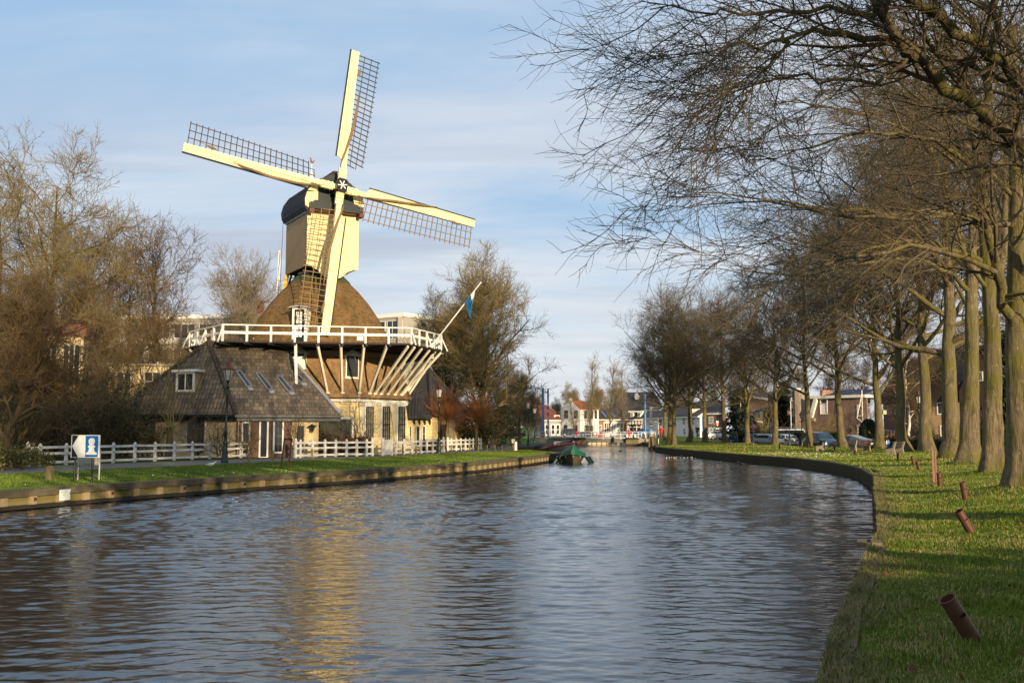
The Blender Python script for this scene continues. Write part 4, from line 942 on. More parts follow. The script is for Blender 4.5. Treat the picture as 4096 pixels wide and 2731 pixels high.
RS = 11.43
for j in range(4):
    a = j*math.pi/2
    D_ = Uv*math.cos(a)+Rv*math.sin(a); Tq = Rv*math.cos(a)-Uv*math.sin(a)      # out along the arm, trailing side
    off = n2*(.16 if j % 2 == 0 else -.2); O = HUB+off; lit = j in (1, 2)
    mb = MB(); mb.bar(O+D_*.0, O+D_*RS, .40, .36, n2, .24, .18)
    for r0 in (.62, .95): mb.bar(O+D_*r0-Tq*.26, O+D_*r0+Tq*.26, .1, .5, n2)
    for s_ in (-1, 1): mb.bar(O+D_*.5+Tq*.24*s_, O+D_*1.45+Tq*.24*s_, .1, .22, n2)
    sail = mb.build('sail', M['cream'], mill, world=True)
    mb = MB(); r0 = 2.15
    wth = lambda r: R(20*(1-(r-2)/9.5)+3)
    mb.prism([O+D_*r0-Tq*.2, O+D_*(r0+.25)-Tq*.62, O+D_*RS-Tq*.52, O+D_*RS-Tq*.1], n2*.06)
    mb.build('leading_board', M['buck'], sail, world=True)
    mb = MB(); mb.bar(O+D_*(r0+.2)-Tq*.66+n2*.02, O+D_*(RS+.02)-Tq*.56+n2*.02, .1, .13, n2); mb.build('board_edge', M['dark'], sail, world=True)
    mb = MB(); nb = 23; r1 = 1.95
    for i in range(nb):
        r = r1+(RS-.25-r1)*i/(nb-1); w_ = wth(r); q_ = Tq*math.cos(w_)-n2*math.sin(w_); ln = 1.78
        s0 = O+D_*r+n2*.02
        mb.bar(s0, s0+q_*(ln+.16)*(1 if i else .55), .055, .06, n2)
    for b in (.62, 1.2, 1.78):
        pts = []
        for i in range(13):
            r = r1-.06+(RS-.12-r1)*i/12+(0 if b < 1.7 else 0.0); w_ = wth(r); q_ = Tq*math.cos(w_)-n2*math.sin(w_)
            if b > 1.7 and i == 0: r += .5
            pts.append(O+D_*r+q_*b+n2*.055)
        for p_, q_ in zip(pts[:-1], pts[1:]): mb.bar(p_, q_, .05, .035, n2)
    mb.build('lattice', M['lattice' if lit else 'latshade'], sail, world=True)  # lit and shaded sails take separate colours of one lattice
    mb = MB(); pts = []; rs = []
    for i in range(24):
        f = i/23; r = 1.6+6.4*f; side = .30*math.sin(f*math.pi*1.0)*(1 if j % 2 else .8)-.32+.75*f if j != 3 else -.35-.35*math.sin(f*math.pi)
        pts.append(O+D_*r+Tq*(side if j in (0, 2) else (.34-.95*f if j == 1 else side))+n2*(.28+.04*math.sin(f*19))); rs.append(.03+.085*math.sin(math.pi*min(1, f*1.05))**.7)
    mb.tube(pts, rs, 7)
    pts = [O+D_*(9.2+i*.12)+Tq*(.2+.02*i)+n2*.25 for i in range(8)]; mb.tube(pts, [.03, .07, .1, .11, .1, .07, .04, .02], 6)
    mb.build('rolled_canvas', M['canvas'], sail, True, True)
    mb = MB(); mb.tube([O+D_*1.6+Tq*(-.3 if j != 1 else .3)+n2*.28, HUB+n2*.3-n2*.6+D_*.3+Tq*.3], .018, 4); mb.tube([O+D_*10.1+Tq*.36+n2*.25, O+D_*10.5+Tq*.5+n2*.1], .018, 4); mb.build('sail_rope', M['canvas'], sail, world=True)
# lamp box on the gallery
mb = MB(); u, z = ew.hit(1440, 1352); mb.box(ew.P(u, zd+.22, .12), (.42, .4, .26), .2); mb.build('floodlight', M['white'], mill, world=True)
# flag pole held by the gallery
fp = thing('flag_pole', 'white flag pole slanting out from the mill gallery', 'flag pole', W(1733, 1378, 70.3))
mb = MB(); mb.tube([W(1727, 1384, 70.4), W(1922, 1132, 69.6)], [.06, .04], 8); mb.ball(W(1923, 1131, 69.6), .07, 8, 6); mb.build('pole', M['white'], fp, True, True)
fl = thing('flag', 'blue and white flag hanging slack from the slanting pole', 'flag', W(1905, 1155, 69.7))
def cloth(name, rows, m):
    g = MB(); n = len(rows[0]); k = len(rows)
    fr = [[p for p in r] for r in rows]; bk = [[p+V((.0, .025, 0)) for p in r] for r in rows]
    for G_ in (fr, bk): g.add([p for r in G_ for p in r], [(i*n+j, i*n+j+1, (i+1)*n+j+1, (i+1)*n+j) for i in range(k-1) for j in range(n-1)])
    return g.build(name, m, fl, True, True)
def fpt(a, b):      # a along the pole edge 0..1, b down the cloth
    top = W(1910-50*a, 1146+62*a, 69.7); dn = W(1899-18*a, 1160+76*a+16*b, 69.7)
    p = V((top.x*(1-b)+dn.x*b, 69.7+.12*math.sin(9*b+5*a), top.z*(1-b)+dn.z*b)); return p
cloth('blue_tip', [[fpt(a, b) for b in (0, .3, .6, 1)] for a in (0, .08, .16)], M['flagblue'])
cloth('white_band', [[fpt(a, b) for b in (0, .3, .6, 1)] for a in (.16, .3, .45, .55)], M['signwhite'])
cloth('blue_band', [[fpt(a, b)+V((0, 0, -.45*b*(a-.55)/.45)) for b in (0, .2, .4, .6, .8, 1)] for a in (.55, .7, .85, 1.0)], M['flagblue'])
# ------------------------------------------------------------------ houses
def pl(a, b, c):
    n_ = (b-a).cross(c-a).normalized(); return a, n_
def onp(P_, px, py):
    r = ray(px, py); c = V((0, 0, EYE)); k = (P_[0]-c).dot(P_[1])/r.dot(P_[1]); return c+r*k
def slab(mb, pts, th=.16): mb.prism(pts, (0, 0, -th)); return mb
def xg(px, D): return W(px, HZ, D).x, D
def post(mb, p, h, w=.1, z=None): mb.box((p[0], p[1], (p[2] if len(p) > 2 else 0)+h/2), (w, w, h))

# the mill house
EL, EC, ER, P1 = W(453, 1652, 67.5), W(945, 1655, 63), W(1362, 1656, 65.3), W(834, 1370, 66.6)
rp = pl(EC, ER, P1); P2 = onp(rp, 1151, 1417)
hs = thing('mill_house', 'low hipped house with mottled grey tiles built against the windmill', 'house', (P1.x, P1.y+3, 0))
EB = V((EL.x+3.5, EL.y+9, EL.z)); P2b = P2+V((.6, 2.5, -.2)); EBr = V((ER.x-2, ER.y+9, ER.z))
mb = MB(); slab(mb, [EC, ER, P2, P1]); slab(mb, [EL, EC, P1]); slab(mb, [EB, EL, P1]); slab(mb, [P1, P2, EBr, EB])
hs_roof = mb.build('roof', M['tileg'], hs, world=True)
mb = MB(); mb.tube([EC+V((0, 0, .02)), EC.lerp(P1, .5)+V((0, 0, .06)), P1+V((0, 0, .05))], .16, 7); mb.tube([P1+V((0, 0, .04)), P2+V((0, 0, .04))], .15, 7); mb.tube([EL+V((0, 0, .02)), P1+V((0, 0, .05))], .15, 7)
mb.build('ridge_tiles', M['tiled'], hs_roof, True, True)
mb = MB(); mb.bar(P2+V((0, 0, .04)), ER+V((0, 0, .04)), .2, .1, rp[1]); mb.build('verge_flashing', M['lead'], hs_roof, world=True)
mb = MB(); mb.bar(EL+V((.0, -.1, -.14)), EC+V((-.05, -.16, -.14)), .16, .14); mb.bar(EC+V((-.04, -.16, -.14)), ER+V((.1, -.1, -.14)), .16, .14)
mb.bar(EC+V((0, .15, -.3)), ER+V((0, .15, -.3)), .1, .3); mb.bar(EL+V((0, .15, -.3)), EC+V((0, .15, -.3)), .1, .3); mb.build('gutter', M['dark'], hs, world=True)
wl = Wall((EL.x+.5, EL.y+.35), (EC.x-.12, EC.y+.4)); wr = Wall((EC.x-.12, EC.y+.4), (ER.x-.3, ER.y+.4)); eh = EC.z-.2
mb = MB(); wl.box(mb, 0, wl.L, -.1, eh, -.3, 0); mb.build('plaster_wall', M['plasterc'], hs, world=True)
ub = wr.hit(1166, 1740)[0]
mb = MB(); wr.box(mb, 0, ub, -.1, eh, -.3, 0); mb.build('brick_wall', M['brick'], hs, world=True)
mb = MB(); wr.box(mb, ub, wr.hit(1274, 1740)[0], -.1, eh, -.3, .01); mb.build('plaster_wall', M['plasterc'], hs, world=True)
for r in ((552, 1672, 622, 1790), (750, 1672, 820, 1790)): wl.window(hs, r, 'white', 3, 3, .07, .04, 'glass', bm='dark')
for r in ((1098, 1682, 1128, 1806), (972, 1692, 994, 1812)): wr.window(hs, r, 'white', 2, 4, .1, .04, 'glass', bm='dark', split=2)
wr.window(hs, (1042, 1682, 1067, 1826), 'white', 1, 1, .1, .04, 'glass', 'door')
wr.window(hs, (1190, 1705, 1212, 1800), 'dark', 2, 3, .06, .03)
mb = MB(); u, z = wr.hit(953, 1700); mb.tube([wr.P(u, eh, .1), wr.P(u, .05, .1)], .05, 6); mb.build('drain_pipe', M['steel'], hs, True, True)
for i, qd in enumerate((((945, 1489), (962, 1487), (1006, 1547), (988, 1550)), ((1024, 1496), (1038, 1494), (1090, 1558), (1071, 1561)), ((1106, 1510), (1122, 1507), (1171, 1565), (1152, 1568)), ((1163, 1487), (1179, 1487), (1219, 1529), (1200, 1531)))):
    pts = [onp(rp, *c) for c in qd]; n_ = rp[1] if rp[1].z > 0 else -rp[1]; c = sum(pts, V((0, 0, 0)))/4
    mb = MB()
    for a, b in zip(pts, pts[1:]+pts[:1]): mb.bar(a+n_*.06, b+n_*.06, .1, .12, n_)
    sk = mb.build('skylight', M['steel'], hs_roof, world=True)
    mb = MB(); mb.prism([p+n_*.02 for p in pts], n_*.05); mb.build('pane', M['glass'], sk, world=True)
    mb = MB(); a, b = pts[3], pts[2]; dn = (pts[3]-pts[0]).normalized(); mb.prism([a+n_*.03+dn*.06, b+n_*.03+dn*.06, b+n_*.03+dn*.34, a+n_*.03+dn*.34], n_*.03); mb.build('apron', M['lead'], sk, world=True)
lp_ = pl(EL, EC, P1); b0 = onp(lp_, 742, 1572); dw_ = Wall((b0.x-wl.u.x*3, b0.y-wl.u.y*3), (b0.x+wl.u.x*3, b0.y+wl.u.y*3))
u0, z1 = dw_.hit(706, 1489); u1, z0 = dw_.hit(779, 1570)
mb = MB(); dw_.box(mb, u0, u1, z0, z1, -2.0, 0); dm = mb.build('dormer', M['concrete'], hs_roof, world=True)
mb = MB(); dw_.box(mb, u0-.2, u1+.25, z1, z1+.16, -2.4, .25); mb.build('flat_roof', M['white'], dm, world=True)
dw_.window(dm, (u0+.16, u1-.16, z0+.2, z1-.12), 'white', 2, 1, .13, .07, 'glass', 'dormer_window', bm='white')
for px, py, D, w_ in ((1013, 1372, 69.5, .75), (844, 1342, 68.5, .72)):
    p = W(px, py, D); mb = MB(); mb.box((p.x, p.y, p.z-.45), (w_, w_, 1.1), .2); mb.box((p.x, p.y, p.z+.1), (w_+.1, w_+.1, .09), .2); ch = mb.build('chimney', M['brickr' if px > 900 else 'bricky'], hs_roof, world=True)
    mb = MB(); mb.lathe([(.14, 0), (.12, .25), (.16, .27)], (p.x, p.y, p.z+.13), 8); mb.build('chimney_pot', M['rust'], ch, world=True)
wl_ = thing('wall_lantern', 'dark wall lantern on the cream end of the mill house', 'lantern', wr.P(wr.hit(1245, 1700)[0], 1.9, .0))
mb = MB(); q0 = wr.P(wr.hit(1245, 1700)[0], 2.1, 0); mb.bar(q0, q0+wr.n*.4, .05); mb.lathe([(.05, 0), (.28, -.1), (.3, -.14)], q0+wr.n*.4, 10); mb.lathe([(.13, -.14), (.09, -.45)], q0+wr.n*.4, 6); mb.build('hood', M['dark'], wl_, world=True)

# the barn beyond the mill
bn = thing('pyramid_barn', 'boarded barn with dark pyramid roof between mill and pollard willows', 'barn', W(1719, HZ, 90))
bn.location.z = 0
AP, E1, E2, E3 = W(1719, 1476, 92.5), W(1545, 1664, 90), W(1731, 1667, 86), W(1880, 1668, 92)
E4 = V((E1.x+E3.x-E2.x, E1.y+E3.y-E2.y, E1.z))
mb = MB(); slab(mb, [E1, E2, AP]); slab(mb, [E2, E3, AP]); slab(mb, [E3, E4, AP]); slab(mb, [E4, E1, AP]); br_ = mb.build('roof', M['tiled'], bn, world=True)
mb = MB(); mb.tube([E2+V((0, 0, .05)), AP+V((0, 0, .02))], .2, 7); mb.tube([E3+V((0, 0, .05)), AP], .2, 7); mb.build('hip_tiles', M['tiled'], br_, True, True)
mb = MB(); mb.lathe([(.34, -.12), (.2, .12), (.05, .3)], AP, 8); mb.build('roof_cap', M['lead'], br_, True, True)
F1, F2, F3, F4 = W(1560, 1663, 83), W(1728, 1664, 83.2), W(1650, 1553, 87.4), W(1560, 1480, 89.5)
mb = MB(); slab(mb, [F1, F2, F3, F4]); mb.build('wing_roof', M['tiled'], bn, world=True)
mb = MB(); mb.bar(F1+V((0, -.1, -.12)), F2+V((0, -.1, -.12)), .16, .22); mb.bar(E2+V((0, -.1, -.12)), E3+V((0, -.1, -.12)), .16, .22); mb.build('gutter', M['dark'], bn, world=True)
w1 = Wall((F1.x, F1.y+.5), (F2.x-.05, F2.y+.5)); w2 = Wall((F2.x-.05, F2.y+.5), (E2.x+.5, E2.y+.5)); w3 = Wall((E2.x+.5, E2.y+.5), (E3.x-.3, E3.y+.2))
mb = MB()
for w_ in (w1, w2): w_.box(mb, 0, w_.L, -.1, F2.z-.1, -.2, 0)
w3.box(mb, 0, w3.L, -.1, E2.z-.1, -.2, 0); mb.build('boarded_wall', M['creamboard'], bn, world=True)
w1.window(bn, (1667, 1706, 1678, 1790), 'white', 1, 1, .08, .03, 'greengate', 'door'); w1.window(bn, (1692, 1706, 1700, 1762), 'white', 1, 2, .07, .03, 'glass')
w1.window(bn, (1639, 1706, 1645, 1790), 'white', 1, 2, .07, .03, 'glass')
w3.window(bn, (1757, 1700, 1790, 1790), 'redwood', 2, 1, .08, .03, 'greengate', 'barn_door')
mb = MB()
for px in (1657, 1678, 1699, 1719):
    u, _ = w1.hit(px, 1680); a = w1.P(u, F2.z-.2, .02); mb.prism([a, a+w1.n*.45, a+w1.n*.4-Z*.08, a+w1.n*.08-Z*.5, a-Z*.5], w1.u*.09)
mb.build('eaves_brackets', M['dark'], bn, world=True)

# blocks of flats
def block(name, label, px0, D0, px1, D1, ytop, z0, depth, m, rows, cols, mwin='glass', band=None, par='white', ph=.5, cat_='flats', group=None, wh=.55, ww=.8):
    a, b = xg(px0, D0), xg(px1, D1); w_ = Wall(a, b); zt_ = zy((px0+px1)/2, ytop, (D0+D1)/2)
    o = thing(name, label, cat_, (a[0], a[1], z0), 0, group); mb = MB(); w_.box(mb, 0, w_.L, z0-.3, zt_, -depth, 0); mb.build('wall', M[m], o, world=True)
    mb = MB(); w_.box(mb, -.15, w_.L+.15, zt_-ph, zt_+.12, -depth-.1, .18); mb.build('parapet', M[par], o, world=True)
    hh = (zt_-ph-z0)/rows
    for i in range(rows):
        for j in range(cols):
            u0 = w_.L*(j+.5-ww/2)/cols; u1 = w_.L*(j+.5+ww/2)/cols; zz0 = z0+hh*(i+.5-wh/2)
            w_.window(o, (u0, u1, zz0, zz0+hh*wh), 'white', 3, 1, .08, .07, mwin)
        if band:
            mb = MB(); w_.box(mb, 0, w_.L, z0+hh*i-.1, z0+hh*i+hh*.2, 0, .5); mb.build('balcony', M[band], o, world=True)
    return o, w_
o, w_ = block('apartment_block', 'long pale gallery flats seen through the bare branches behind the house', -120, 150, 1085, 146, 1264, 0, 9, 'pale', 5, 12, band='white')
mb = MB(); p = W(1037, 1235, 148); mb.box(p, (1.2, 1.6, 2.2)); mb.build('roof_vent', M['signred'], o, world=True)
o, w_ = block('apartment_block', 'pale flat roofed block with dark glazing just past the thatched cone', 1470, 160, 1612, 156, 1259, 0, 10, 'pale', 5, 2, ww=.86, wh=.7)
ws = Wall(xg(1612, 156), xg(1655, 164)); mb = MB(); ws.box(mb, .05, ws.L, 0, zy(1640, 1272, 158), -1, 0); mb.build('side_wall', M['pale'], o, world=True)
o, w_ = block('yellow_house', 'ochre and cream house glimpsed behind the pollard trunk', -160, 66, 322, 68, 1300, 0, 6, 'plasterc', 2, 5, ph=.7, par='redwood', cat_='house', wh=.7, ww=.66)
mb = MB()
for px in (30, 140, 222, 310): u, _ = w_.hit(px, 1600); w_.box(mb, u-.28, u+.28, 0, 5.0, .01, .24)
mb.build('pilasters', M['ochre'], o, world=True)
a, b = xg(425, 84), xg(690, 86); w_ = Wall(a, b); o = thing('garden_house', 'cream garden house with white cornice behind the russet shrubs', 'house', (a[0], a[1], 0)); zt_ = zy(600, 1462, 85)
mb = MB(); w_.box(mb, 0, w_.L, -.1, zt_, -5, 0); mb.build('wall', M['plasterc'], o, world=True); mb = MB(); w_.box(mb, -.2, w_.L+.2, zt_, zt_+.15, -5.2, .3); mb.build('cornice', M['pale'], o, world=True)
for r in ((470, 1490, 520, 1560), (580, 1490, 640, 1560)): w_.window(o, r, 'white', 2, 2, .1, .05)

# --- the town beyond the bridge
GZ = .5
def hwall(o, w_, z1, m, name='wall', th=.3, z0=None):
    mb = MB(); w_.box(mb, 0, w_.L, (GZ if z0 is None else z0)-.4, z1, -th, 0); return mb.build(name, M[m], o, world=True)
a, c, b = xg(2243, 217), xg(2321, 213), xg(2395, 217)
o = thing('white_house', 'white plastered corner house with a gable and bright orange roof', 'house', (c[0], c[1], GZ))
wg, ws = Wall(a, c), Wall(c, b); ze = zy(2321, 1634, 213); zk = zy(2284, 1601, 215)
hwall(o, wg, ze, 'plaster'); hwall(o, ws, ze, 'plaster')
mb = MB(); pk = wg.P(wg.L*.52, zk); mb.prism([wg.P(-.1, ze, .02), wg.P(wg.L+.1, ze, .02), pk+wg.n*.02+Z*0], wg.n*-.4); mb.box(pk+Z*.1, (.7, .5, .7)); mb.build('gable', M['plaster'], o, world=True)
bk = ws.u*(ws.L*1.0); mb = MB()
slab(mb, [ws.P(-.05, ze+.05, .25), ws.P(ws.L+.1, ze+.05, .25), pk+ws.u*(ws.L*.62)+Z*.03, pk+Z*.03], .2); slab(mb, [pk+Z*.03, pk+ws.u*(ws.L*.62)+Z*.03, wg.P(0, ze)+bk, wg.P(0, ze)], .2); mb.build('roof', M['tileo'], o, world=True)
for r in ((2259, 1643, 2271, 1671), (2298, 1643, 2310, 1671)): wg.window(o, r, 'dark', 2, 1, .1, .08)
for r in ((2259, 1701, 2268, 1735), (2298, 1701, 2309, 1735)): wg.window(o, r, 'dark', 2, 2, .1, .08)
for r in ((2338, 1643, 2345, 1671), (2363, 1643, 2370, 1672), (2380, 1643, 2386, 1672)): ws.window(o, r, 'dark', 1, 2, .1, .08)
ws.window(o, (2339, 1703, 2369, 1735), 'dark', 4, 2, .1, .1, 'glassl')
mb = MB(); u, z = wg.hit(2285, 1629); p = wg.P(u, z, .04); mb.lathe([(.38, -.03), (.38, .03)], (0, 0, 0), 14); M4 = basis(wg.u, Z, wg.n); mb.v = [tuple(p+M4@V(v)) for v in mb.v]; mb.build('round_plaque', M['signwhite'], o, world=True)
# grey house with red roof
a, b = xg(2172, 212), xg(2244, 214); w_ = Wall(a, b); o = thing('grey_house', 'grey house with red tiled roof and a slant sided dormer', 'house', (a[0], a[1], GZ)); ze = zy(2210, 1678, 213)
hwall(o, w_, ze, 'plasterg'); mb = MB(); zr = zy(2210, 1619, 219)
slab(mb, [w_.P(-.2, ze, .3), w_.P(w_.L+.1, ze, .3), w_.P(w_.L+.1, zr, -6), w_.P(1.2, zr, -6)], .2); mb.build('roof', M['tiler'], o, world=True)
mb = MB(); w_.box(mb, -.1, w_.L, ze-.28, ze-.06, .05, .34); mb.build('gutter_board', M['white'], o, world=True)
for r in ((2182, 1699, 2190, 1736), (2206, 1699, 2217, 1736), (2226, 1699, 2236, 1736)): w_.window(o, r, 'white', 1, 2, .2, .12)
mb = MB(); u0, z0 = w_.hit(2207, 1675, -1.4); u1, z1 = w_.hit(2236, 1660, -1.4); mb.prism([w_.P(u0, z0, -.9), w_.P(u1, z0, -.9), w_.P(u1-.1, z1, -.9), w_.P(u0+.5, z1, -.9)], w_.n*-2.5); dm = mb.build('dormer', M['white'], o, world=True)
w_.window(dm, (u0+.75, u1-.3, z0+.1, z1-.25), 'dark', 3, 1, .08, .06, o=-.88)
# brick house with the higher red roof
a, b = xg(2118, 216), xg(2174, 222); w_ = Wall(a, b); o = thing('brick_house', 'brick house with a taller red roof behind the blue lift pole', 'house', (a[0], a[1], GZ)); ze = zy(2145, 1676, 219); zr = zy(2145, 1617, 226)
hwall(o, w_, ze, 'brickr'); mb = MB(); slab(mb, [w_.P(-.3, ze, .3), w_.P(w_.L+.8, ze, .3), w_.P(w_.L+4, zr, -6.5), w_.P(1.4, zr, -6.5)], .2); mb.build('roof', M['tiler'], o, world=True)
w_.window(o, (2150, 1700, 2158, 1735), 'white', 1, 2, .15, .1)
# brick hall
a, b = xg(2396, 218), xg(2508, 216); w_ = Wall(a, b); o = thing('brick_hall', 'low brick hall with tall arched white windows and roof skylights', 'hall', (a[0], a[1], GZ)); ze = zy(2450, 1675, 217); zr = zy(2420, 1630, 222)
hwall(o, w_, ze, 'brickr'); mb = MB(); slab(mb, [w_.P(-.2, ze, .35), w_.P(w_.L+.3, ze, .35), w_.P(w_.L-3.2, zr, -5), w_.P(-.2, zr, -5)], .2); slab(mb, [w_.P(w_.L+.3, ze, .35), w_.P(w_.L+.3, ze, -10), w_.P(w_.L-3.2, zr, -5)], .2); rf = mb.build('roof', M['slate'], o, world=True)
mb = MB(); w_.box(mb, 0, w_.L, ze-.32, ze-.08, .05, .4); mb.build('cornice', M['white'], o, world=True)
for x0, x1 in ((2419, 2440), (2448.5, 2461.5), (2470, 2490)):
    k = w_.window(o, (x0, 1693, x1, 1734), 'white', 3, 2, .22, .16)
    u0, z1 = w_.hit(x0, 1693); u1, _ = w_.hit(x1, 1693); mb = MB(); mb.prism([w_.P(u0-.3, z1+.05, .03)]+[w_.P((u0+u1)/2+(u1-u0+.6)/2*math.cos(t_), z1+.1+.45*math.sin(t_), .03) for t_ in [math.pi*(1-i/8) for i in range(9)]]+[w_.P(u1+.3, z1+.05, .03)], w_.n*.12); mb.build('arch', M['white'], k, world=True)
w_.window(o, (2397, 1701, 2405, 1735), 'white', 2, 2, .15, .1)
rp2 = pl(w_.P(0, ze, .35), w_.P(w_.L, ze, .35), w_.P(w_.L-3, zr, -5))
for qd in (((2402, 1647), (2409, 1647), (2428, 1669), (2419, 1669)), ((2440, 1650), (2446, 1650), (2464, 1669), (2455, 1669))):
    pts = [onp(rp2, *c)+V((0, 0, .06)) for c in qd]; mb = MB(); mb.prism(pts, (0, 0, .12)); sk = mb.build('skylight', M['steel'], rf, world=True)
    c = sum(pts, V((0, 0, 0)))/4; mb = MB(); mb.prism([c+(p-c)*.8+V((0, 0, .12)) for p in pts], (0, 0, .02)); mb.build('pane', M['bluesteel'], sk, world=True)
# the great roof
a, b = xg(2430, 262), xg(2672, 255); w_ = Wall(a, b); o = thing('church_hall', 'huge dark roof with a tiny white dormer looming over the brick houses', 'church', (a[0], a[1], GZ)); ze = zy(2550, 1662, 258); zr = zy(2540, 1567, 268)
hwall(o, w_, ze, 'brick'); mb = MB(); u0 = w_.hit(2488, 1600, -9)[0]; u1 = w_.hit(2610, 1600, -9)[0]
slab(mb, [w_.P(-.5, ze, .4), w_.P(w_.L+.5, ze, .4), w_.P(u1, zr, -10), w_.P(u0, zr, -10)], .3); slab(mb, [w_.P(-.5, ze, -20), w_.P(-.5, ze, .4), w_.P(u0, zr, -10)], .3); rf = mb.build('roof', M['slate'], o, world=True)
mb = MB(); p = onp(pl(w_.P(0, ze, .4), w_.P(w_.L, ze, .4), w_.P(u1, zr, -10)), 2547, 1598); mb.box(p+V((0, .4, .3)), (1.0, 2, .7)); mb.prism([p+V((-.8, -.7, .65)), p+V((.8, -.7, .65)), p+V((0, -.7, 2.2))], (0, 2, 0)); mb.build('dormer', M['plasterg'], rf, world=True)
# brick house with two dormers
a, b = xg(2506, 214), xg(2575, 212); w_ = Wall(a, b); o = thing('brick_house', 'narrow windowed brick house with two white roof dormers', 'house', (a[0], a[1], GZ)); ze = zy(2540, 1675, 213); zr = zy(2540, 1630, 219)
hwall(o, w_, ze, 'brickr'); mb = MB(); slab(mb, [w_.P(-.2, ze, .35), w_.P(w_.L+.2, ze, .35), w_.P(w_.L+.2, zr, -5), w_.P(-.2, zr, -5)], .2); rf = mb.build('roof', M['slate'], o, world=True)
mb = MB(); w_.box(mb, 0, w_.L, ze-.3, ze-.06, .05, .4); mb.build('cornice', M['white'], o, world=True)
for x0, x1 in ((2521, 2533), (2550, 2562)):
    u0, z0 = w_.hit(x0, 1665, -.6); u1, z1 = w_.hit(x1, 1648, -.6); mb = MB(); w_.box(mb, u0, u1, z0-.2, z1, -3, -.6); w_.box(mb, u0-.4, u1+.4, z1, z1+.25, -3.2, -.4); dm = mb.build('dormer', M['white'], rf, world=True); w_.window(dm, (u0+.12, u1-.12, z0, z1-.15), 'white', 2, 1, .05, .05, o=-.59)
for x0 in (2523, 2535.5, 2548.5, 2560.5): w_.window(o, (x0, 1683, x0+6, 1700), 'white', 1, 2, .12, .08)
w_.window(o, (2511, 1692, 2516, 1735), 'white', 1, 2, .1, .1)
# the long white terrace
a, b = xg(2573, 204), xg(2800, 176); w_ = Wall(a, b); o = thing('white_terrace', 'long cream terrace with a dark roof glimpsed between the avenue trunks', 'house', (a[0], a[1], GZ)); ze = zy(2690, 1664, 190); zr = zy(2690, 1610, 196)
hwall(o, w_, ze, 'plaster'); mb = MB(); slab(mb, [w_.P(-.2, ze, .4), w_.P(w_.L+.2, ze, .4), w_.P(w_.L-3, zr, -5), w_.P(-.2, zr, -5)], .2); rf = mb.build('roof', M['slate'], o, world=True)
mb = MB(); w_.box(mb, 0, w_.L, ze-.4, ze-.05, .05, .4); mb.build('cornice', M['white'], o, world=True)
for x0 in (2592, 2637, 2732, 2769): w_.window(o, (x0, 1672, x0+9, 1697), 'redwood' if x0 == 2637 else 'white', 2, 2, .1, .08)
for x0 in (2735,): w_.window(o, (x0, 1715, x0+8, 1735), 'white', 1, 2, .1, .08)
w_.window(o, (2770, 1726, 2777, 1757), 'white', 1, 2, .12, .08, 'glass', 'door')
u0, z0 = w_.hit(2762, 1655, -.5); u1, z1 = w_.hit(2769, 1634, -.5); mb = MB(); w_.box(mb, u0-.15, u1+.15, z0-.3, z1, -2.5, -.45); dm = mb.build('dormer', M['white'], rf, world=True); w_.window(dm, (u0, u1, z0, z1-.3), 'dark', 1, 2, .05, .05, o=-.44)
# corner house right of the terrace
a, b = xg(2822, 158), xg(2892, 156); w_ = Wall(a, b); o = thing('brick_house', 'brown brick corner house behind the traffic light and yield sign', 'house', (a[0], a[1], GZ)); ze = zy(2850, 1655, 157); zr = zy(2840, 1625, 161)
hwall(o, w_, ze, 'brickp'); mb = MB(); slab(mb, [w_.P(-.3, ze+.3, .3), w_.P(w_.L+.3, ze+.3, .3), w_.P(w_.L-1.6, zr+.3, -4), w_.P(-.3, zr+1.2, -4)], .2); mb.build('roof', M['slate'], o, world=True)
mb = MB(); w_.box(mb, -.1, w_.L+.1, ze-.1, ze+.3, -.2, .3); mb.build('cornice', M['white'], o, world=True)
for r in ((2838, 1669, 2850, 1691), (2838, 1712, 2850, 1746), (2878, 1712, 2886, 1746)): w_.window(o, r, 'white', 2, 2, .14, .08, 'glassl')
# across the water at the bend of the path
a, b = xg(2013, 186), xg(2085, 184); w_ = Wall(a, b); o = thing('cottage', 'small cottage with a grey tiled roof behind the cycle path sign', 'cottage', (a[0], a[1], GZ)); ze = zy(2050, 1693, 185); zr = zy(2048, 1660, 189)
hwall(o, w_, ze, 'plasterc'); mb = MB(); slab(mb, [w_.P(-.1, ze, .3), w_.P(w_.L+.1, ze, .3), w_.P(w_.L-1.2, zr, -3.5), w_.P(1.3, zr, -3.5)], .2); mb.build('roof', M['tiled'], o, world=True)
a, b = xg(1985, 200), xg(2050, 200); w_ = Wall(a, b); o = thing('white_shed', 'white walled building with a stepped roofline behind the cottage', 'building', (a[0], a[1], GZ)); hwall(o, w_, zy(2010, 1657, 200), 'plaster'); mb = MB(); w_.box(mb, 0, w_.L, zy(2010, 1657, 200), zy(2010, 1654, 200), -6, .2); mb.build('roof', M['lead'], o, world=True)
o, w_ = block('apartment_block', 'pale flats with tall windows behind the twin lamp posts', 2094, 230, 2140, 232, 1619, GZ, 8, 'plaster', 3, 3)
# green screen
sc_ = thing('green_screen', 'plain green canvas screen along the road behind the parked maroon car', 'fence', (*xg(2070, 182), GZ)); w_ = Wall(xg(2000, 183), xg(2142, 181)); mb = MB(); w_.box(mb, 0, w_.L, .2, zy(2070, 1710, 182), -.04, .0); M['screen'] = plain('green_canvas', (.06, .12, .065), .8, .12, .5, obj=False); mb.build('canvas', M['screen'], sc_, world=True)
for i in range(6): mb = MB(); w_.box(mb, w_.L*i/5-.05, w_.L*i/5+.05, .2, zy(2070, 1708, 182), .01, .09); mb.build('post', M['lampgreen'], sc_, world=True)

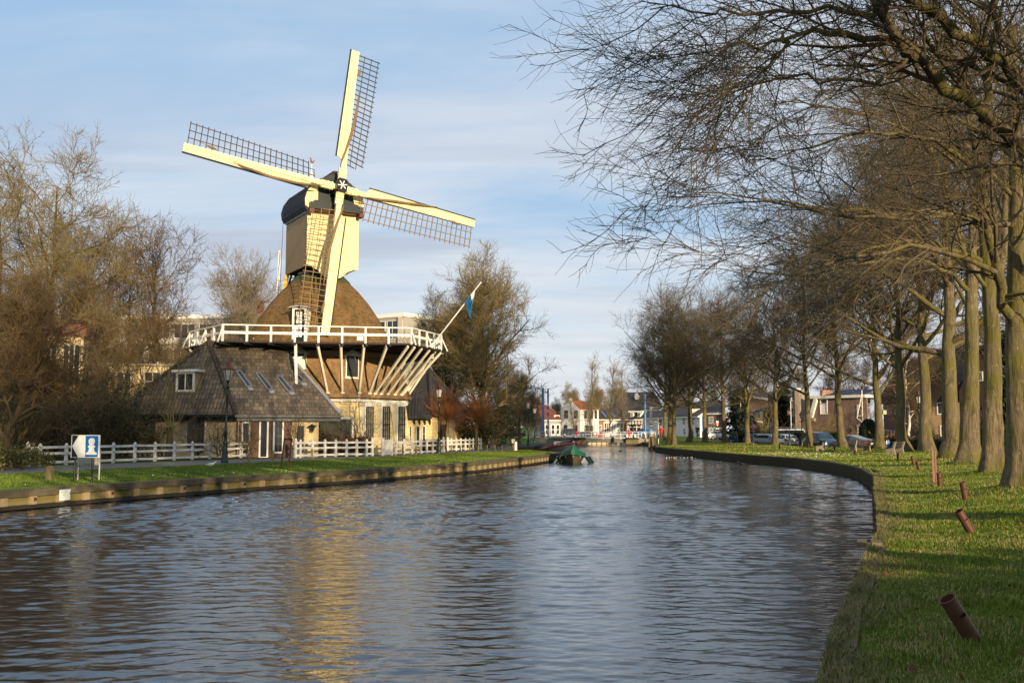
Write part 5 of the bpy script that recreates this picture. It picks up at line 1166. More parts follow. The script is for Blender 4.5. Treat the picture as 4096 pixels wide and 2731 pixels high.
# --- houses along the avenue
def gbase(px, D): x, y = xg(px, D); return (x, y, gz(min(x, 60), y))
GZ = -.1
a, b = xg(2994, 150), xg(3096, 146); w_ = Wall(a, b); o = thing('salmon_house', 'salmon brick house with slanted white eaves and a grey panelled window', 'house', gbase(2994, 150)); zl_ = zy(3000, 1586, 150); zr_ = zy(3092, 1606, 146)
mb = MB(); mb.prism([w_.P(0, -.5), w_.P(w_.L, -.5), w_.P(w_.L, zr_), w_.P(0, zl_)], w_.n*-7); mb.build('wall', M['brickr'], o, world=True)
mb = MB(); mb.prism([w_.P(-.3, zl_+.05, .3), w_.P(w_.L+.2, zr_+.05, .3), w_.P(w_.L+.2, zr_+.35, .3), w_.P(-.3, zl_+.35, .3)], w_.n*-7.5); mb.build('eaves', M['white'], o, world=True)
mb = MB(); slab(mb, [w_.P(-.2, zl_+.45, .2), w_.P(w_.L+.2, zr_+.45, .2), w_.P(w_.L+.2, zr_+1.6, -6), w_.P(-.2, zl_+.9, -6)], .1); mb.build('roof', M['slate'], o, world=True)
u0, z1 = w_.hit(3004, 1636); u1, z0 = w_.hit(3053, 1676); mb = MB(); w_.box(mb, u0, u1, z0, z1, 0, .04); mb.build('grey_panel', M['plasterg'], o, world=True)
w_.window(o, (3010, 1646, 3042, 1670), 'steel', 3, 1, .05, .05, o=.04)
mb = MB(); pp = w_.hit(3035, 1692); mb.prism([w_.P(pp[0]-1, pp[1], 1.2), w_.P(pp[0]+.4, pp[1]+.35, 1.2), w_.P(pp[0]+1.6, pp[1], 1.2), w_.P(pp[0]+.4, pp[1]+.1, 1.2)], w_.n*-1.3); mb.build('porch_hood', M['white'], o, world=True)
w_.window(o, (3050, 1700, 3060, 1745), 'white', 1, 1, .1, .05, 'glass', 'door')
a, b = xg(3052, 138), xg(3094, 136); w_ = Wall(a, b); o = thing('brick_annex', 'dark annex with overhanging tiled roof beside the salmon house', 'house', gbase(3052, 138)); hwall(o, w_, zy(3070, 1640, 137), 'brick'); mb = MB(); slab(mb, [w_.P(-.8, zy(3060, 1641, 138), .6), w_.P(w_.L+.4, zy(3060, 1641, 138), .6), w_.P(w_.L+.4, zy(3085, 1606, 140), -3), w_.P(w_.L-.8, zy(3085, 1606, 140), -3)], .15); mb.build('roof', M['tiled'], o, world=True)
mb = MB(); w_.box(mb, w_.L-.9, w_.L+.4, 0, zy(3085, 1577, 137), -1, .1); mb.build('chimney', M['brick'], o, world=True)
# stair tower
a, c, b = xg(3172, 128), xg(3192, 126.5), xg(3238, 131); wa, wb = Wall(a, c), Wall(c, b); zt_ = zy(3195, 1555, 127); o = thing('stair_tower', 'square tower house with one dark brick side and one concrete side', 'house', gbase(3192, 127))
hwall(o, wa, zt_-.2, 'brickp', 'brick_wall'); hwall(o, wb, zt_, 'concrete', 'concrete_wall'); mb = MB(); wa.box(mb, -.1, wa.L, zt_-.15, zt_+.1, -.5, .1); mb.build('coping', M['lead'], o, world=True)
for r in ((3177, 1602, 3184, 1659), (3179, 1700, 3187, 1735)): wa.window(o, r, 'white', 1, 2, .08, .06)
# plum mansard
a, b = xg(3236, 127), xg(3470, 121); w_ = Wall(a, b); o = thing('plum_house', 'plum brick house with white fascia and a slanting white mansard edge', 'house', gbase(3240, 127)); zt_ = zy(3350, 1592, 124); zf = zy(3350, 1581, 124)
hwall(o, w_, zt_, 'brickp'); mb = MB(); w_.box(mb, .4, w_.L, zt_, zf, -7, .35); mb.build('fascia', M['white'], o, world=True)
mb = MB(); p0 = w_.hit(3243, 1678, .12); p1 = w_.hit(3266, 1590, .12); mb.bar(w_.P(p0[0], p0[1], .12), w_.P(p1[0], p1[1], .12), .45, .5, w_.n); p0 = w_.hit(3233, 1640, -.4); p1 = w_.hit(3243, 1585, -.4); mb.bar(w_.P(p0[0], p0[1], -.2), w_.P(p1[0], p1[1], -.2), .35, .5, w_.n); mb.build('mansard_edge', M['white'], o, world=True)
mb = MB(); u0, z0 = w_.hit(3238, 1678); w_.box(mb, u0-.3, u0+.9, z0-.2, z0+.2, 0, .5); mb.build('corbel', M['concrete'], o, world=True)
w_.window(o, (3284, 1597, 3307, 1612), 'white', 4, 2, .12, .05, 'glassl', bm='dark'); w_.window(o, (3284, 1616, 3307, 1653), 'white', 1, 1, .12, .05, 'signwhite')
for r in ((3348, 1623, 3358, 1656), (3433, 1623, 3447, 1660), (3433, 1702, 3447, 1734), (3352, 1702, 3362, 1734)): w_.window(o, r, 'white', 1, 1, .14, .05)
w_.window(o, (3398, 1714, 3404, 1730), 'dark', 1, 1, .08, .05)
mb = MB(); uu_ = w_.hit(3310, 1577)[0]; slab(mb, [w_.P(uu_, zf+.15, -.4), w_.P(w_.L-.2, zf+.15, -.4), w_.P(w_.L-.2, zf+.75, -2.6), w_.P(uu_, zf+.75, -2.6)], .06); M['solar'] = m_tile('solar_cells', (.02, .035, .08), (.025, .045, .1), 1.0, 1.6, None, 0); mb.build('solar_panels', M['solar'], o, world=True)
for px, w2_, yt in ((3304, 1.3, 1562), (3352, 1.1, 1568), (3424, 1.3, 1566), (3455, 1.2, 1560)):
    p = W(px, yt, 127); mb = MB(); mb.box((p.x, p.y, p.z-.8), (w2_, .8, 1.7)); ch = mb.build('chimney', M['brickr'], o, world=True)
    for q_ in (-.3, .3): mb = MB(); mb.lathe([(.13, 0), (.11, .45)], (p.x+q_, p.y, p.z+.05), 8); mb.build('chimney_pot', M['rust'], ch, world=True)
# brown steep roofed house and buff gable
a, c, b = xg(3536, 100), xg(3692, 94), xg(3852, 92); wa, wb = Wall(a, c), Wall(c, b); o = thing('buff_house', 'buff brick gable house with a steep brown roof sweeping to the gutter', 'house', gbase(3692, 94)); ze = zy(3610, 1606, 97)
hwall(o, wa, ze, 'brickp', 'side_wall')
pk = wb.hit(3788, 1424); pl_ = wb.hit(3692, 1502); pr_ = wb.hit(3850, 1530)
mb = MB(); mb.prism([wb.P(0, -.4), wb.P(wb.L, -.4), wb.P(wb.L, pr_[1]), wb.P(pk[0], pk[1]), wb.P(0, pl_[1])], wb.n*-.3); mb.build('gable_wall', M['bricky'], o, world=True)
mb = MB(); pkp = wb.P(pk[0], pk[1]+.1, .3); slab(mb, [wa.P(-.4, ze, .5), wa.P(wa.L+.3, ze, .5), pkp, pkp+wa.u*-5.5+V((0, 2, 0))], .2); rf = mb.build('roof', M['tiled'], o, world=True)
u0, z0 = wb.hit(3777, 1435); mb = MB(); wb.box(mb, u0, u0+.9, z0-1, zy(3787, 1418, 93), -.9, .04); mb.build('chimney', M['bricky'], o, world=True)
p = W(3733, 1432, 97); mb = MB(); mb.box(p, (1.3, .8, 1.2)); mb.build('chimney', M['brickr'], o, world=True)
wb.window(o, (3752, 1614, 3778, 1654), 'white', 2, 1, .1, .06); wb.window(o, (3765, 1705, 3784, 1740), 'white', 2, 1, .1, .06)
for r in ((3541, 1620, 3551, 1654), (3557, 1620, 3565, 1656), (3583, 1640, 3597, 1656), (3541, 1722, 3567, 1765), (3581, 1722, 3598, 1765)): wa.window(o, r, 'white', 2, 1, .07, .06)
u0, z0 = wb.hit(3757, 1601); mb = MB(); slab(mb, [wb.P(u0, z0, .8), wb.P(wb.L+.5, z0, .8), wb.P(wb.L+.5, z0+.9, 0), wb.P(u0+.6, z0+.9, 0)], .1); mb.build('porch_roof', M['tiled'], o, world=True)
# dark house at the edge
a, b = xg(3842, 86), xg(4180, 80); w_ = Wall(a, b); o = thing('dark_house', 'dark brown gabled house in shade behind the thickest trunks', 'house', gbase(3842, 86)); ze = zy(3950, 1560, 84); pk = w_.hit(3930, 1385)
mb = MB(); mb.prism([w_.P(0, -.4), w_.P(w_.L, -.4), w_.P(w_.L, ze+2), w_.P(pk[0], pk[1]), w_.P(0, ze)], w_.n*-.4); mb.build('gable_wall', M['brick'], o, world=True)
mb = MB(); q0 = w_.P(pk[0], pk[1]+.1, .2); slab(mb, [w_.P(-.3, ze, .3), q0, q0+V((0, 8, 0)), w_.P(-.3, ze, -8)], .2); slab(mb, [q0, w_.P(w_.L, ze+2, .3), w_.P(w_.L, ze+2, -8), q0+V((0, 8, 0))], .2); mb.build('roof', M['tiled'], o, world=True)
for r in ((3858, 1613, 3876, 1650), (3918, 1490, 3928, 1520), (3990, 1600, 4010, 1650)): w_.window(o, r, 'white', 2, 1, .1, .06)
mb = MB(); p = W(4040, 1408, 86); mb.box((p.x, p.y, p.z-.8), (1.2, .8, 2.2)); mb.build('chimney', M['brickr'], o, world=True)
# ------------------------------------------------------------------ quays and bridge
def qpt(y, z=0.0): return V((quayX(y), y, z))
# points along the timber quay, one metre apart
ql = [qpt(12.0)]
yy = 12.0
while yy < 76.8:
    yy += .02
    if (qpt(yy)-ql[-1]).length >= 1.0: ql.append(qpt(yy))
quay = thing('timber_quay', 'long timber quay wall with pale posts and mossy planks below the mill lawn', 'quay wall', (0, 40, 0))
def ribbon(mb, pts, o0, o1, z0, z1):
    N_ = []
    for i, p in enumerate(pts):
        d = (pts[min(i+1, len(pts)-1)]-pts[max(i-1, 0)]).normalized(); N_.append(V((d.y, -d.x, 0)))
    rings = [[p+n_*o0+Z*z0, p+n_*o1+Z*z0, p+n_*o1+Z*z1, p+n_*o0+Z*z1] for p, n_ in zip(pts, N_)]
    mb.loft(rings)
ends = ql+[qpt(78), V((3.4, 79.6, 0)), V((2.6, 82, 0)), V((1.3, 90, 0))]
mb = MB(); ribbon(mb, ends, -.28, .10, -.17, .035); mb.build('cap_beam', M['quaytop'], quay, world=True)
mb = MB(); ribbon(mb, ends, -.2, .0, -.9, -.16); mb.build('planks', M['quayplank'], quay, world=True)
mb = MB(); ribbon(mb, ends, .0, .15, -.51, -.40); mb.build('waling', M['quaydark'], quay, world=True)
for i, p in enumerate(ql[8:]):
    d = (ql[min(i+9, len(ql)-1)]-ql[i+7]).normalized(); mb = MB(); n_ = V((d.y, -d.x, 0))
    mb.box(p+n_*.045+Z*-.29, (.24, .10, .25), math.atan2(d.y, d.x)); o = mb.build('post', M['quaypost'], quay, world=True)
    mb = MB(); mb.box(p+n_*.0-Z*.8, (.22, .16, .5), math.atan2(d.y, d.x)); mb.build('pile_foot', M['quaydark'], o, world=True)
    if i % 3 == 1: mb = MB(); mb.box(p+n_*.1+Z*-.26+d*.05, (.09, .03, .1), math.atan2(d.y, d.x)); mb.build('iron_plate', M['rust'], o, world=True)
nt = thing('notice_sheet', 'weathered white notice with green smudges fixed to the timber quay', 'notice', G(261, 1962, 0)); y0 = nt.location.y
p = qpt(29.0); wq = Wall((quayX(27), 27), (quayX(32), 32)); u0, z1 = wq.hit(241, 1958, .14); u1, z0 = wq.hit(281, 1998, .14)
mb = MB(); wq.box(mb, u0, u1, z0, z1, .11, .135); mb.build('sheet', M['signwhite'], nt, world=True)
M['greenink'] = plain('green_ink', (.1, .45, .3), .6, .1)
mb = MB()
for a, b, c_, d_ in ((.1, .2, .72, .82), (.3, .55, .66, .7), (.5, .62, .76, .79), (.25, .5, .48, .52), (.3, .45, .3, .34), (.92, .99, .5, .75)): wq.box(mb, u0+(u1-u0)*a, u0+(u1-u0)*b, z0+(z1-z0)*c_, z0+(z1-z0)*d_, .134, .138)
mb.build('faded_print', M['greenink'], nt, world=True)
# right bank edging
rb = thing('canal_edging', 'mossy concrete edging along the tree lined bank', 'quay wall', (10, 40, 0))
pts = [V((bankX(y), y, 0)) for y in YS if y < 152]
mb = MB(); rngp = []
for i, p in enumerate(pts):
    d = (pts[min(i+1, len(pts)-1)]-pts[max(i-1, 0)]).normalized(); n_ = V((-d.y, d.x, 0)); w_ = .012*math.sin(p.y*2.1)+.01*math.sin(p.y*5.3)+rnd.uniform(-.018, .018)
    rngp.append([p+n_*(.06+w_)+Z*-1.1, p+n_*(.07+w_)+Z*(-.12+w_), p+n_*(.03+w_)+Z*(-.01+w_*.5), p+n_*(-.17+w_)+Z*(.035+w_*.3), p+n_*-.30+Z*-.2])
mb.loft(rngp); mb.build('coping', M['coping'], rb, True, True)
# broken boards lying on the edging
bd = thing('loose_boards', 'two short weathered boards lying on the mossy canal edging', 'boards', GR(3497, 2190)); c = bd.location
mb = MB(); mb.bar(c+V((-.22, -.1, .06)), c+V((-.05, .35, .06)), .13, .05); mb.build('board', M['postwood'], bd, world=True); mb = MB(); mb.bar(c+V((.0, -.12, .065)), c+V((.13, .28, .065)), .14, .05); mb.build('board', M['postwood'], bd, world=True)

bz = .72; BY = 150.0
br = thing('canal_bridge', 'low road bridge with white railings across the end of the canal', 'bridge', (13, BY, 0))
def bx_(a, b, y0, y1, z0, z1, m, name):
    xa, xb = W(a, HZ, BY).x, W(b, HZ, BY).x; mb = MB(); mb.box(((xa+xb)/2, (y0+y1)/2, (z0+z1)/2), (xb-xa, y1-y0, z1-z0)); return mb.build(name, M[m], br, world=True)
bx_(2120, 2344, BY, BY+9, bz-.25, bz, 'concrete', 'fixed_deck'); bx_(2344.2, 2506, BY-.1, BY+8.8, bz-.2, bz+.02, 'steel', 'lifting_deck'); bx_(2506.2, 2640, BY+.02, BY+9, bz-.24, bz, 'concrete', 'approach_deck')
bx_(2190, 2318, BY+.2, BY+8.5, bz-.62, bz-.26, 'concrete', 'beam')
M['gird'] = plain('grey_girder', (.13, .12, .105), .7, .2, .8, obj=False)
for a, b in ((2340, 2384), (2385.5, 2443), (2444.5, 2504)): bx_(a, b, BY+.02, BY+.35, bz-.78, bz-.21, 'gird', 'girder')
bx_(2341, 2504, BY+.5, BY+8.2, bz-.7, bz-.24, 'quaydark', 'girder')
bx_(2110, 2187, BY-.4, BY+9.2, -1.2, bz-.26, 'concrete', 'abutment'); bx_(2548, 2650, BY-.4, BY+9.2, -1.2, bz-.25, 'concrete', 'abutment')
def piles(a, b, n, name, lab):
    for i in range(n):
        px = a+(b-a)*i/(n-1); p = W(px, HZ, BY-.5); mb = MB(); mb.bar((p.x+(i-n/2)*.06, BY-.7, -1.3), (p.x, BY-.5, bz-.28), .34, .34, w2=.27, h2=.27); mb.build('pile', M['postwood'], br, world=True)
    p0, p1 = W(a, HZ, BY).x, W(b, HZ, BY).x; mb = MB(); mb.box(((p0+p1)/2, BY-.95, -.35), (p1-p0+.6, .22, .22)); mb.box(((p0+p1)/2, BY-.75, bz-.2), (p1-p0+.4, .5, .2)); mb.build('pile_waling', M['quaydark'], br, world=True)
piles(2306, 2337, 6, 'pile', ''); piles(2508, 2548, 7, 'pile', '')
x0, x1 = W(2133, HZ, BY).x, W(2623, HZ, BY).x
mb = MB()
for z_ in (.24, .5, .82): mb.tube([(x0, BY+.2, bz+z_), (x1, BY+.2, bz+z_)], .032, 6)
mb.build('handrail', M['white'], br, True, True)
mb = MB()
for z_ in (.5, .82): mb.tube([(x0, BY+8.6, bz+z_), (x1, BY+8.6, bz+z_)], .03, 6)
mb.build('handrail', M['white'], br, True, True)
for i in range(22):
    x = x0+(x1-x0)*i/21; mb = MB(); mb.tube([(x, BY+.2, bz-.1), (x, BY+.2, bz+.84)], .04, 6)
    if i % 3 == 0 and i > 9: mb.lathe([(.1, -.3), (.13, -.1), (.05, .1)], (x, BY+.1, bz), 8)
    mb.build('railing_post', M['white'], br, True, True)
WB = 'white bell bollards on the bridge'
bb0 = None
for px in (2290, 2301, 2311, 2319, 2332, 2508, 2524, 2540):
    p = V((W(px, HZ, BY-.25).x, BY-.25, bz-.02))
    if bb0 is None:
        bb0 = thing('bell_bollard', 'white bell shaped bollard on the bridge pier', 'bollard', p, 0, WB); mb = MB(); mb.lathe([(.17, 0), (.18, .1), (.17, .3), (.12, .42), (.02, .48)], (0, 0, 0), 10); mb.build('bell', M['white'], bb0, True); mb = MB(); mb.lathe([(.12, -.12), (.12, .01)], (0, 0, 0), 8); mb.build('base', M['black'], bb0)
    else: dup(bb0, p, 0, None, WB)
for c in COL.objects:
    if c.get('group') == WB: c['label'] = 'white bell shaped bollard on the timber piers of the bridge'
M['redlamp'] = None
def emit(name, col, st):
    t_ = NT(name); e_ = t_.n('ShaderNodeEmission'); e_.inputs[0].default_value = c4(col); e_.inputs[1].default_value = st; t_.t.links.new(e_.outputs[0], t_.out.inputs[0]); return t_.m
M['redlamp'] = emit('lit_red_lamp', (1.0, .06, .04), 2.2)
for px, nm in ((2308.5, 'double red bridge signal before the white house window'), (2517, 'double red bridge signal below the bridge cabin')):
    x = W(px, HZ, BY-.3).x; o = thing('bridge_signal', nm, 'signal', (x, BY-.3, bz), 0, 'red bridge signals'); mb = MB(); mb.tube([(0, 0, -.3), (0, 0, .25)], .05, 6); mb.build('post', M['white'], o)
    mb = MB(); mb.box((0, 0, .6), (.26, .2, .7)); mb.build('housing', M['signred'], o)
    for z_ in (.42, .78): mb = MB(); mb.lathe([(.085, -.02), (.085, .02)], (0, 0, 0), 12); mb.v = [(a, -.11-c_, z_+b) for a, b, c_ in mb.v]; mb.build('lamp', M['redlamp'], o)
for (a, b, c_, d_), nm, ln_ in (((2419, 1731, 2438, 1745), 'white notice board with grey lines hung on the bridge railing', 4), ((2565, 1730.5, 2589, 1747.5), 'bigger white notice board on the railing by the blue car', 5)):
    p0, p1 = W(a, b, BY), W(c_, d_, BY); o = thing('notice_board', nm, 'notice board', ((p0.x+p1.x)/2, BY+.05, (p0.z+p1.z)/2)); w_, h_ = p1.x-p0.x, p0.z-p1.z
    mb = MB(); mb.box((0, 0, 0), (w_, .05, h_)); mb.build('board', M['signwhite'], o); mb = MB()
    for i in range(ln_): mb.box((-.03*w_*(i % 2), -.028, h_*(.34-.68*i/(ln_-1))), (w_*.7, .006, h_*.06))
    mb.build('text_lines', M['plasterg'], o)
o = thing('round_sign', 'two white discs with red rims clipped to the bridge railing', 'sign', (W(2383, HZ, BY+.1).x, BY+.1, bz+.55))
for i, (px, r_) in enumerate(((2380, .3), (2393, .22))):
    x = W(px, HZ, BY+.1).x-o.location.x
    for k, (q_, m_) in enumerate(((1, 'signred'), (.8, 'signwhite'))):
        mb = MB(); mb.lathe([(r_*q_, -.015), (r_*q_, .015)], (0, 0, 0), 16); mb.v = [(a+x, -.03*k-c_-.02*i, b) for a, b, c_ in mb.v]; mb.build('rim' if k == 0 else 'disc', M[m_], o)
# lift poles
for px, yt, r_, nm in ((2172, 1553, .20, 'thick blue lift pole before the brick house with red roof'), (2581, 1567, .17, 'blue lift pole rising out of the blue car roof')):
    x = W(px, HZ, BY+3).x; o = thing('lift_pole', nm, 'pole', (x, BY+3, bz), 0, 'blue lift poles'); h_ = zy(px, yt, BY+3)-bz
    mb = MB(); mb.lathe([(r_*2.2, 0), (r_*2.2, .7)], (0, 0, 0), 4, R(45)); mb.build('base', M['redwood'], o); mb = MB(); mb.lathe([(r_, .6), (r_, h_), (r_*.6, h_+.1)], (0, 0, 0), 14); mb.build('pole', M['bluesteel'], o, True)
x = W(2192, HZ, BY+2.6).x; o = thing('barrier_pole', 'raised barrier striped red and white in a slim blue housing', 'barrier', (x, BY+2.6, bz)); h_ = zy(2192, 1557, BY+2.6)-bz
mb = MB(); mb.box((.02, .08, h_/2), (.28, .12, h_)); mb.prism([(-.12, .02, h_), (.16, .02, h_), (.16, .02, h_+.2)], (0, .12, 0)); mb.build('housing', M['bluesteel'], o)
for i in range(11): zz0 = .2+i*.5; mb = MB(); mb.box((0, -.03, zz0+.25), (.16, .08, .5)); mb.build('stripe', M['signred' if i % 2 == 0 else 'signwhite'], o)
x = W(2537, HZ, BY+7).x; o = thing('bridge_cabin', 'glazed bridge cabin with flat dark roof between brick house and blue car', 'cabin', (x, BY+7, bz)); zt_ = zy(2537, 1700, BY+7)-bz
mb = MB(); mb.box((0, 0, .5), (1.9, 1.8, 1.0)); mb.build('base', M['redwood'], o); mb = MB(); mb.box((0, 0, zt_+.06), (2.5, 2.2, .14)); mb.build('roof', M['tarwood'], o); mb = MB(); mb.box((0, 0, (zt_+1)/2), (1.75, 1.6, zt_-1)); mb.build('glazing', M['glass'], o)
mb = MB()
for x_ in (-.98, -.3, .3, .98): mb.bar((x_*.9, -.86, 1), (x_*1.05, -.88, zt_), .09)
mb.bar((-.95, -.9, 1.55), (.95, -.9, 1.55), .07); mb.build('mullions', M['white'], o)
o = thing('floating_beam', 'pale floating timber beam lying across the water under the bridge', 'beam', (W(2440, HZ, 172).x, 172, WZ)); xa, xb = W(2338, HZ, 172).x-o.location.x, W(2512, HZ, 172).x-o.location.x
mb = MB(); mb.box(((xa+xb)/2, 0, .1), (xb-xa, .4, .36)); mb.build('beam', M['plasterc'], o)
for i in range(9): mb = MB(); x_ = xa+(xb-xa)*(i+.5)/9; mb.box((x_, -.03, .12), (.18, .42, .44)); mb.build('joint_post', M['postwood'], o)
# mooring dolphin with mast
p = V((W(2604, HZ, 118).x, 118, WZ)); o = thing('mast_post', 'white mast with yard arms and black bands beside the timber dolphin', 'mast', p); h_ = zy(2604, 1628, 118)-WZ
mb = MB(); mb.tube([(0, 0, 1.2), (0, 0, h_)], .13, 10); mb.ball((0, 0, 2.0), (.32, .32, .34), 10, 6); mb.build('mast', M['white'], o, True)
mb = MB(); mb.bar((-.15, 0, h_-.05), (1.5, .1, h_-.02), .12); mb.bar((-1.15, 0, h_-.38), (1.1, 0, h_-.33), .1); mb.bar((1.45, .1, h_-.1), (1.05, 0, h_-.35), .06); mb.build('yard_arms', M['white'], o)
for z_ in (2.55, 2.95): mb = MB(); mb.lathe([(.145, z_), (.145, z_+.13)], (0, 0, 0), 10); mb.build('black_band', M['black'], o)
dl = thing('mooring_dolphin', 'cluster of leaning timber piles in the water at the bank tip', 'mooring post', p+V((0, -.2, 0)))
for a, b, c_ in ((-.12, 0, 0), (.2, .25, .3), (.05, -.3, .1)): mb = MB(); mb.bar((a*2.2+c_, b*2, -.8), (a, b*.5, 1.55), .34, .34, w2=.28, h2=.28); mb.build('pile', M['postwood'], dl)
p = GR(2634, 1776); o = thing('marker_post', 'black and white post with a red topped arrow arm at the bank tip', 'signpost', p); h_ = zy(2634, 1674, p.y)-p.z
for i, (a, b, m_) in enumerate(((0, .22, 'white'), (.22, .4, 'black'), (.4, .44, 'white'), (.44, .48, 'black'), (.48, .52, 'white'), (.52, .56, 'black'), (.56, 1.0, 'white'))): mb = MB(); mb.lathe([(.05, h_*a), (.05, h_*b)], (0, 0, 0), 8); mb.build('band', M[m_], o)
mb = MB(); mb.box((-.25, -.06, h_*.88), (.42, .03, .13)); mb.box((.12, -.06, h_*.82), (.12, .04, .14)); mb.build('arrow_arm', M['signwhite'], o); mb = MB(); mb.box((-.5, -.06, h_*.88), (.08, .03, .14)); mb.ball((0, 0, h_+.05), .08, 8, 6); mb.build('red_tip', M['signred'], o)

# ------------------------------------------------------------------ boats
def hull(L_, B_, H_, n=9, bowz=.35, stern=.75):
    rings = []
    for i in range(n):
        s_ = i/(n-1); w_ = B_/2*(1-(1-min(1, s_*1.9))**2.2)*(1-(1-stern)*max(0, s_-.55)/.45); w_ = max(w_, .03); z1 = H_+bowz*(1-s_)**2; y = s_*L_; zk = -.3+.45*max(0, .22-s_)/.22
        rings.append([V((-w_, y, z1)), V((-w_*.93, y+.02, z1*.45)), V((-w_*.62, y+.12*(1-s_), -.12)), V((0, y+.25*(1-s_), zk)), V((w_*.62, y+.12*(1-s_), -.12)), V((w_*.93, y+.02, z1*.45)), V((w_, y, z1))])
    return rings
M['tarpg'] = plain('green_tarp', (.006, .1, .052), .5, .18, 1.5, spec=.4, bump=.3, bs=3); M['hullgrey'] = plain('grey_hull', (.22, .21, .19), .4, .12, 2); M['hullbrown'] = plain('olive_hull', (.09, .075, .04), .4, .2, 2)
M['gunred'] = plain('red_gunwale', (.4, .03, .015), .35, .15, 2); M['tarpd'] = plain('dark_tarp', (.03, .03, .038), .6, .2, 2, bump=.3, bs=3); M['fender'] = plain('blue_green_fender', (.015, .1, .12), .4, .15, 3)
bp = V((W(2292, HZ, 68.5).x, 68.5, WZ)); o = thing('green_boat', 'small open boat under a peaked green tarpaulin moored at the quay end', 'boat', bp, R(-2))
rg = hull(6.2, 1.75, .52); mb = MB(); mb.loft(rg); mb.build('hull', M['hullbrown'], o, True)
mb = MB(); rr = []
for i, r_ in enumerate(rg):
    s_ = i/8; w_ = abs(r_[0].x)+.1; z1 = r_[0].z; pk = z1+.14+.52*math.sin(math.pi*min(1, .12+s_*.75)); y = r_[0].y-.14*(1-s_)
    rr.append([V((-w_, y, z1-.26)), V((-w_*.98, y, z1+.02)), V((-w_*.5, y, z1+(pk-z1)*.46)), V((0, y, pk)), V((w_*.5, y, z1+(pk-z1)*.46)), V((w_*.98, y, z1+.02)), V((w_, y, z1-.26))])
mb.loft(rr); tp_ = mb.build('tarpaulin', M['tarpg'], o, True, angle=50)
mb = MB(); mb.tube([(0, -.02, .5), (0, 6.3, .62)], .03, 5)
for i in (1, 3, 5, 7): mb.tube([rr[i][0], rr[i][0]+V((-.02, 0, -.12))], .02, 4); mb.tube([rr[i][-1], rr[i][-1]+V((.02, 0, -.12))], .02, 4)
mb.build('tarp_ties', M['rope'], tp_)
for x_, y_, l_ in ((.95, 1.3, .6), (1.12, 2.4, .6), (-.98, 1.8, .6)): mb = MB(); s_ = 1 if x_ > 0 else -1; mb.tube([(x_, y_, .42), (x_+.05*s_, y_-.05, .36), (x_+.34*s_, y_-.25, -.06), (x_+.36*s_, y_-.27, -.12)], [.05, .12, .12, .05], 8); mb.build('fender', M['lampgreen'], o, True)
mb = MB(); a = o.matrix_world; q0 = W(2222, 1823, 71.5)-bp; mb.tube([(-.7, .6, .7), ((-.7+q0.x)/2, 1.2, .38), (q0.x, q0.y, q0.z)], .018, 5); mb.build('mooring_rope', M['rope'], o)
bp = V((W(2298, HZ, 80.5).x, 80.5, WZ)); o = thing('red_boat', 'grey launch with a red gunwale and dark cover behind the green tarpaulin', 'boat', bp, R(9))
rg = hull(7.5, 2.3, .75, bowz=.5); mb = MB(); mb.loft(rg); mb.build('hull', M['hullgrey'], o, True)
mb = MB()
for sgn in (0, -1): mb.tube([r_[sgn]+V((0, 0, .0)) for r_ in rg], .075, 6)
mb.build('gunwale', M['gunred'], o, True)
mb = MB(); rr = []
for i, r_ in enumerate(rg[1:]): s_ = i/7; w_ = abs(r_[0].x)*.96; z1 = r_[0].z+.03; pk = z1+.12+.4*math.sin(math.pi*min(1, .2+s_*.7)); rr.append([V((-w_, r_[0].y, z1)), V((-w_*.4, r_[0].y, z1+(pk-z1)*.6)), V((0, r_[0].y, pk)), V((w_*.4, r_[0].y, z1+(pk-z1)*.6)), V((w_, r_[0].y, z1))])
mb.loft(rr); mb.build('cover', M['tarpd'], o, True, angle=50)
mb = MB(); mb.lathe([(.08, 0), (.1, .1), (.02, .18)], (0, .4, 1.24), 8); mb.lathe([(.04, 0), (.04, .16)], (-.85, 2, .98), 6); mb.lathe([(.04, 0), (.04, .16)], (.85, 2, .98), 6); mb.build('cleats', M['signwhite'], o)
bp = V((W(2228, HZ, 86).x-.3, 86, WZ)); o = thing('covered_boat', 'low boat wholly under a dark tarpaulin behind the grass point', 'boat', bp, R(35)); rg = hull(5, 1.9, .7); mb = MB(); mb.loft(rg); mb.build('hull', M['hullbrown'], o, True)
mb = MB(); rr = [[r_[0]+V((-.05, 0, -.1)), r_[0]+V((0, 0, .05)), V((0, r_[0].y, r_[0].z+.35)), r_[-1]+V((0, 0, .05)), r_[-1]+V((.05, 0, -.1))] for r_ in rg]; mb.loft(rr); mb.build('cover', M['tarpd'], o, True, angle=50)

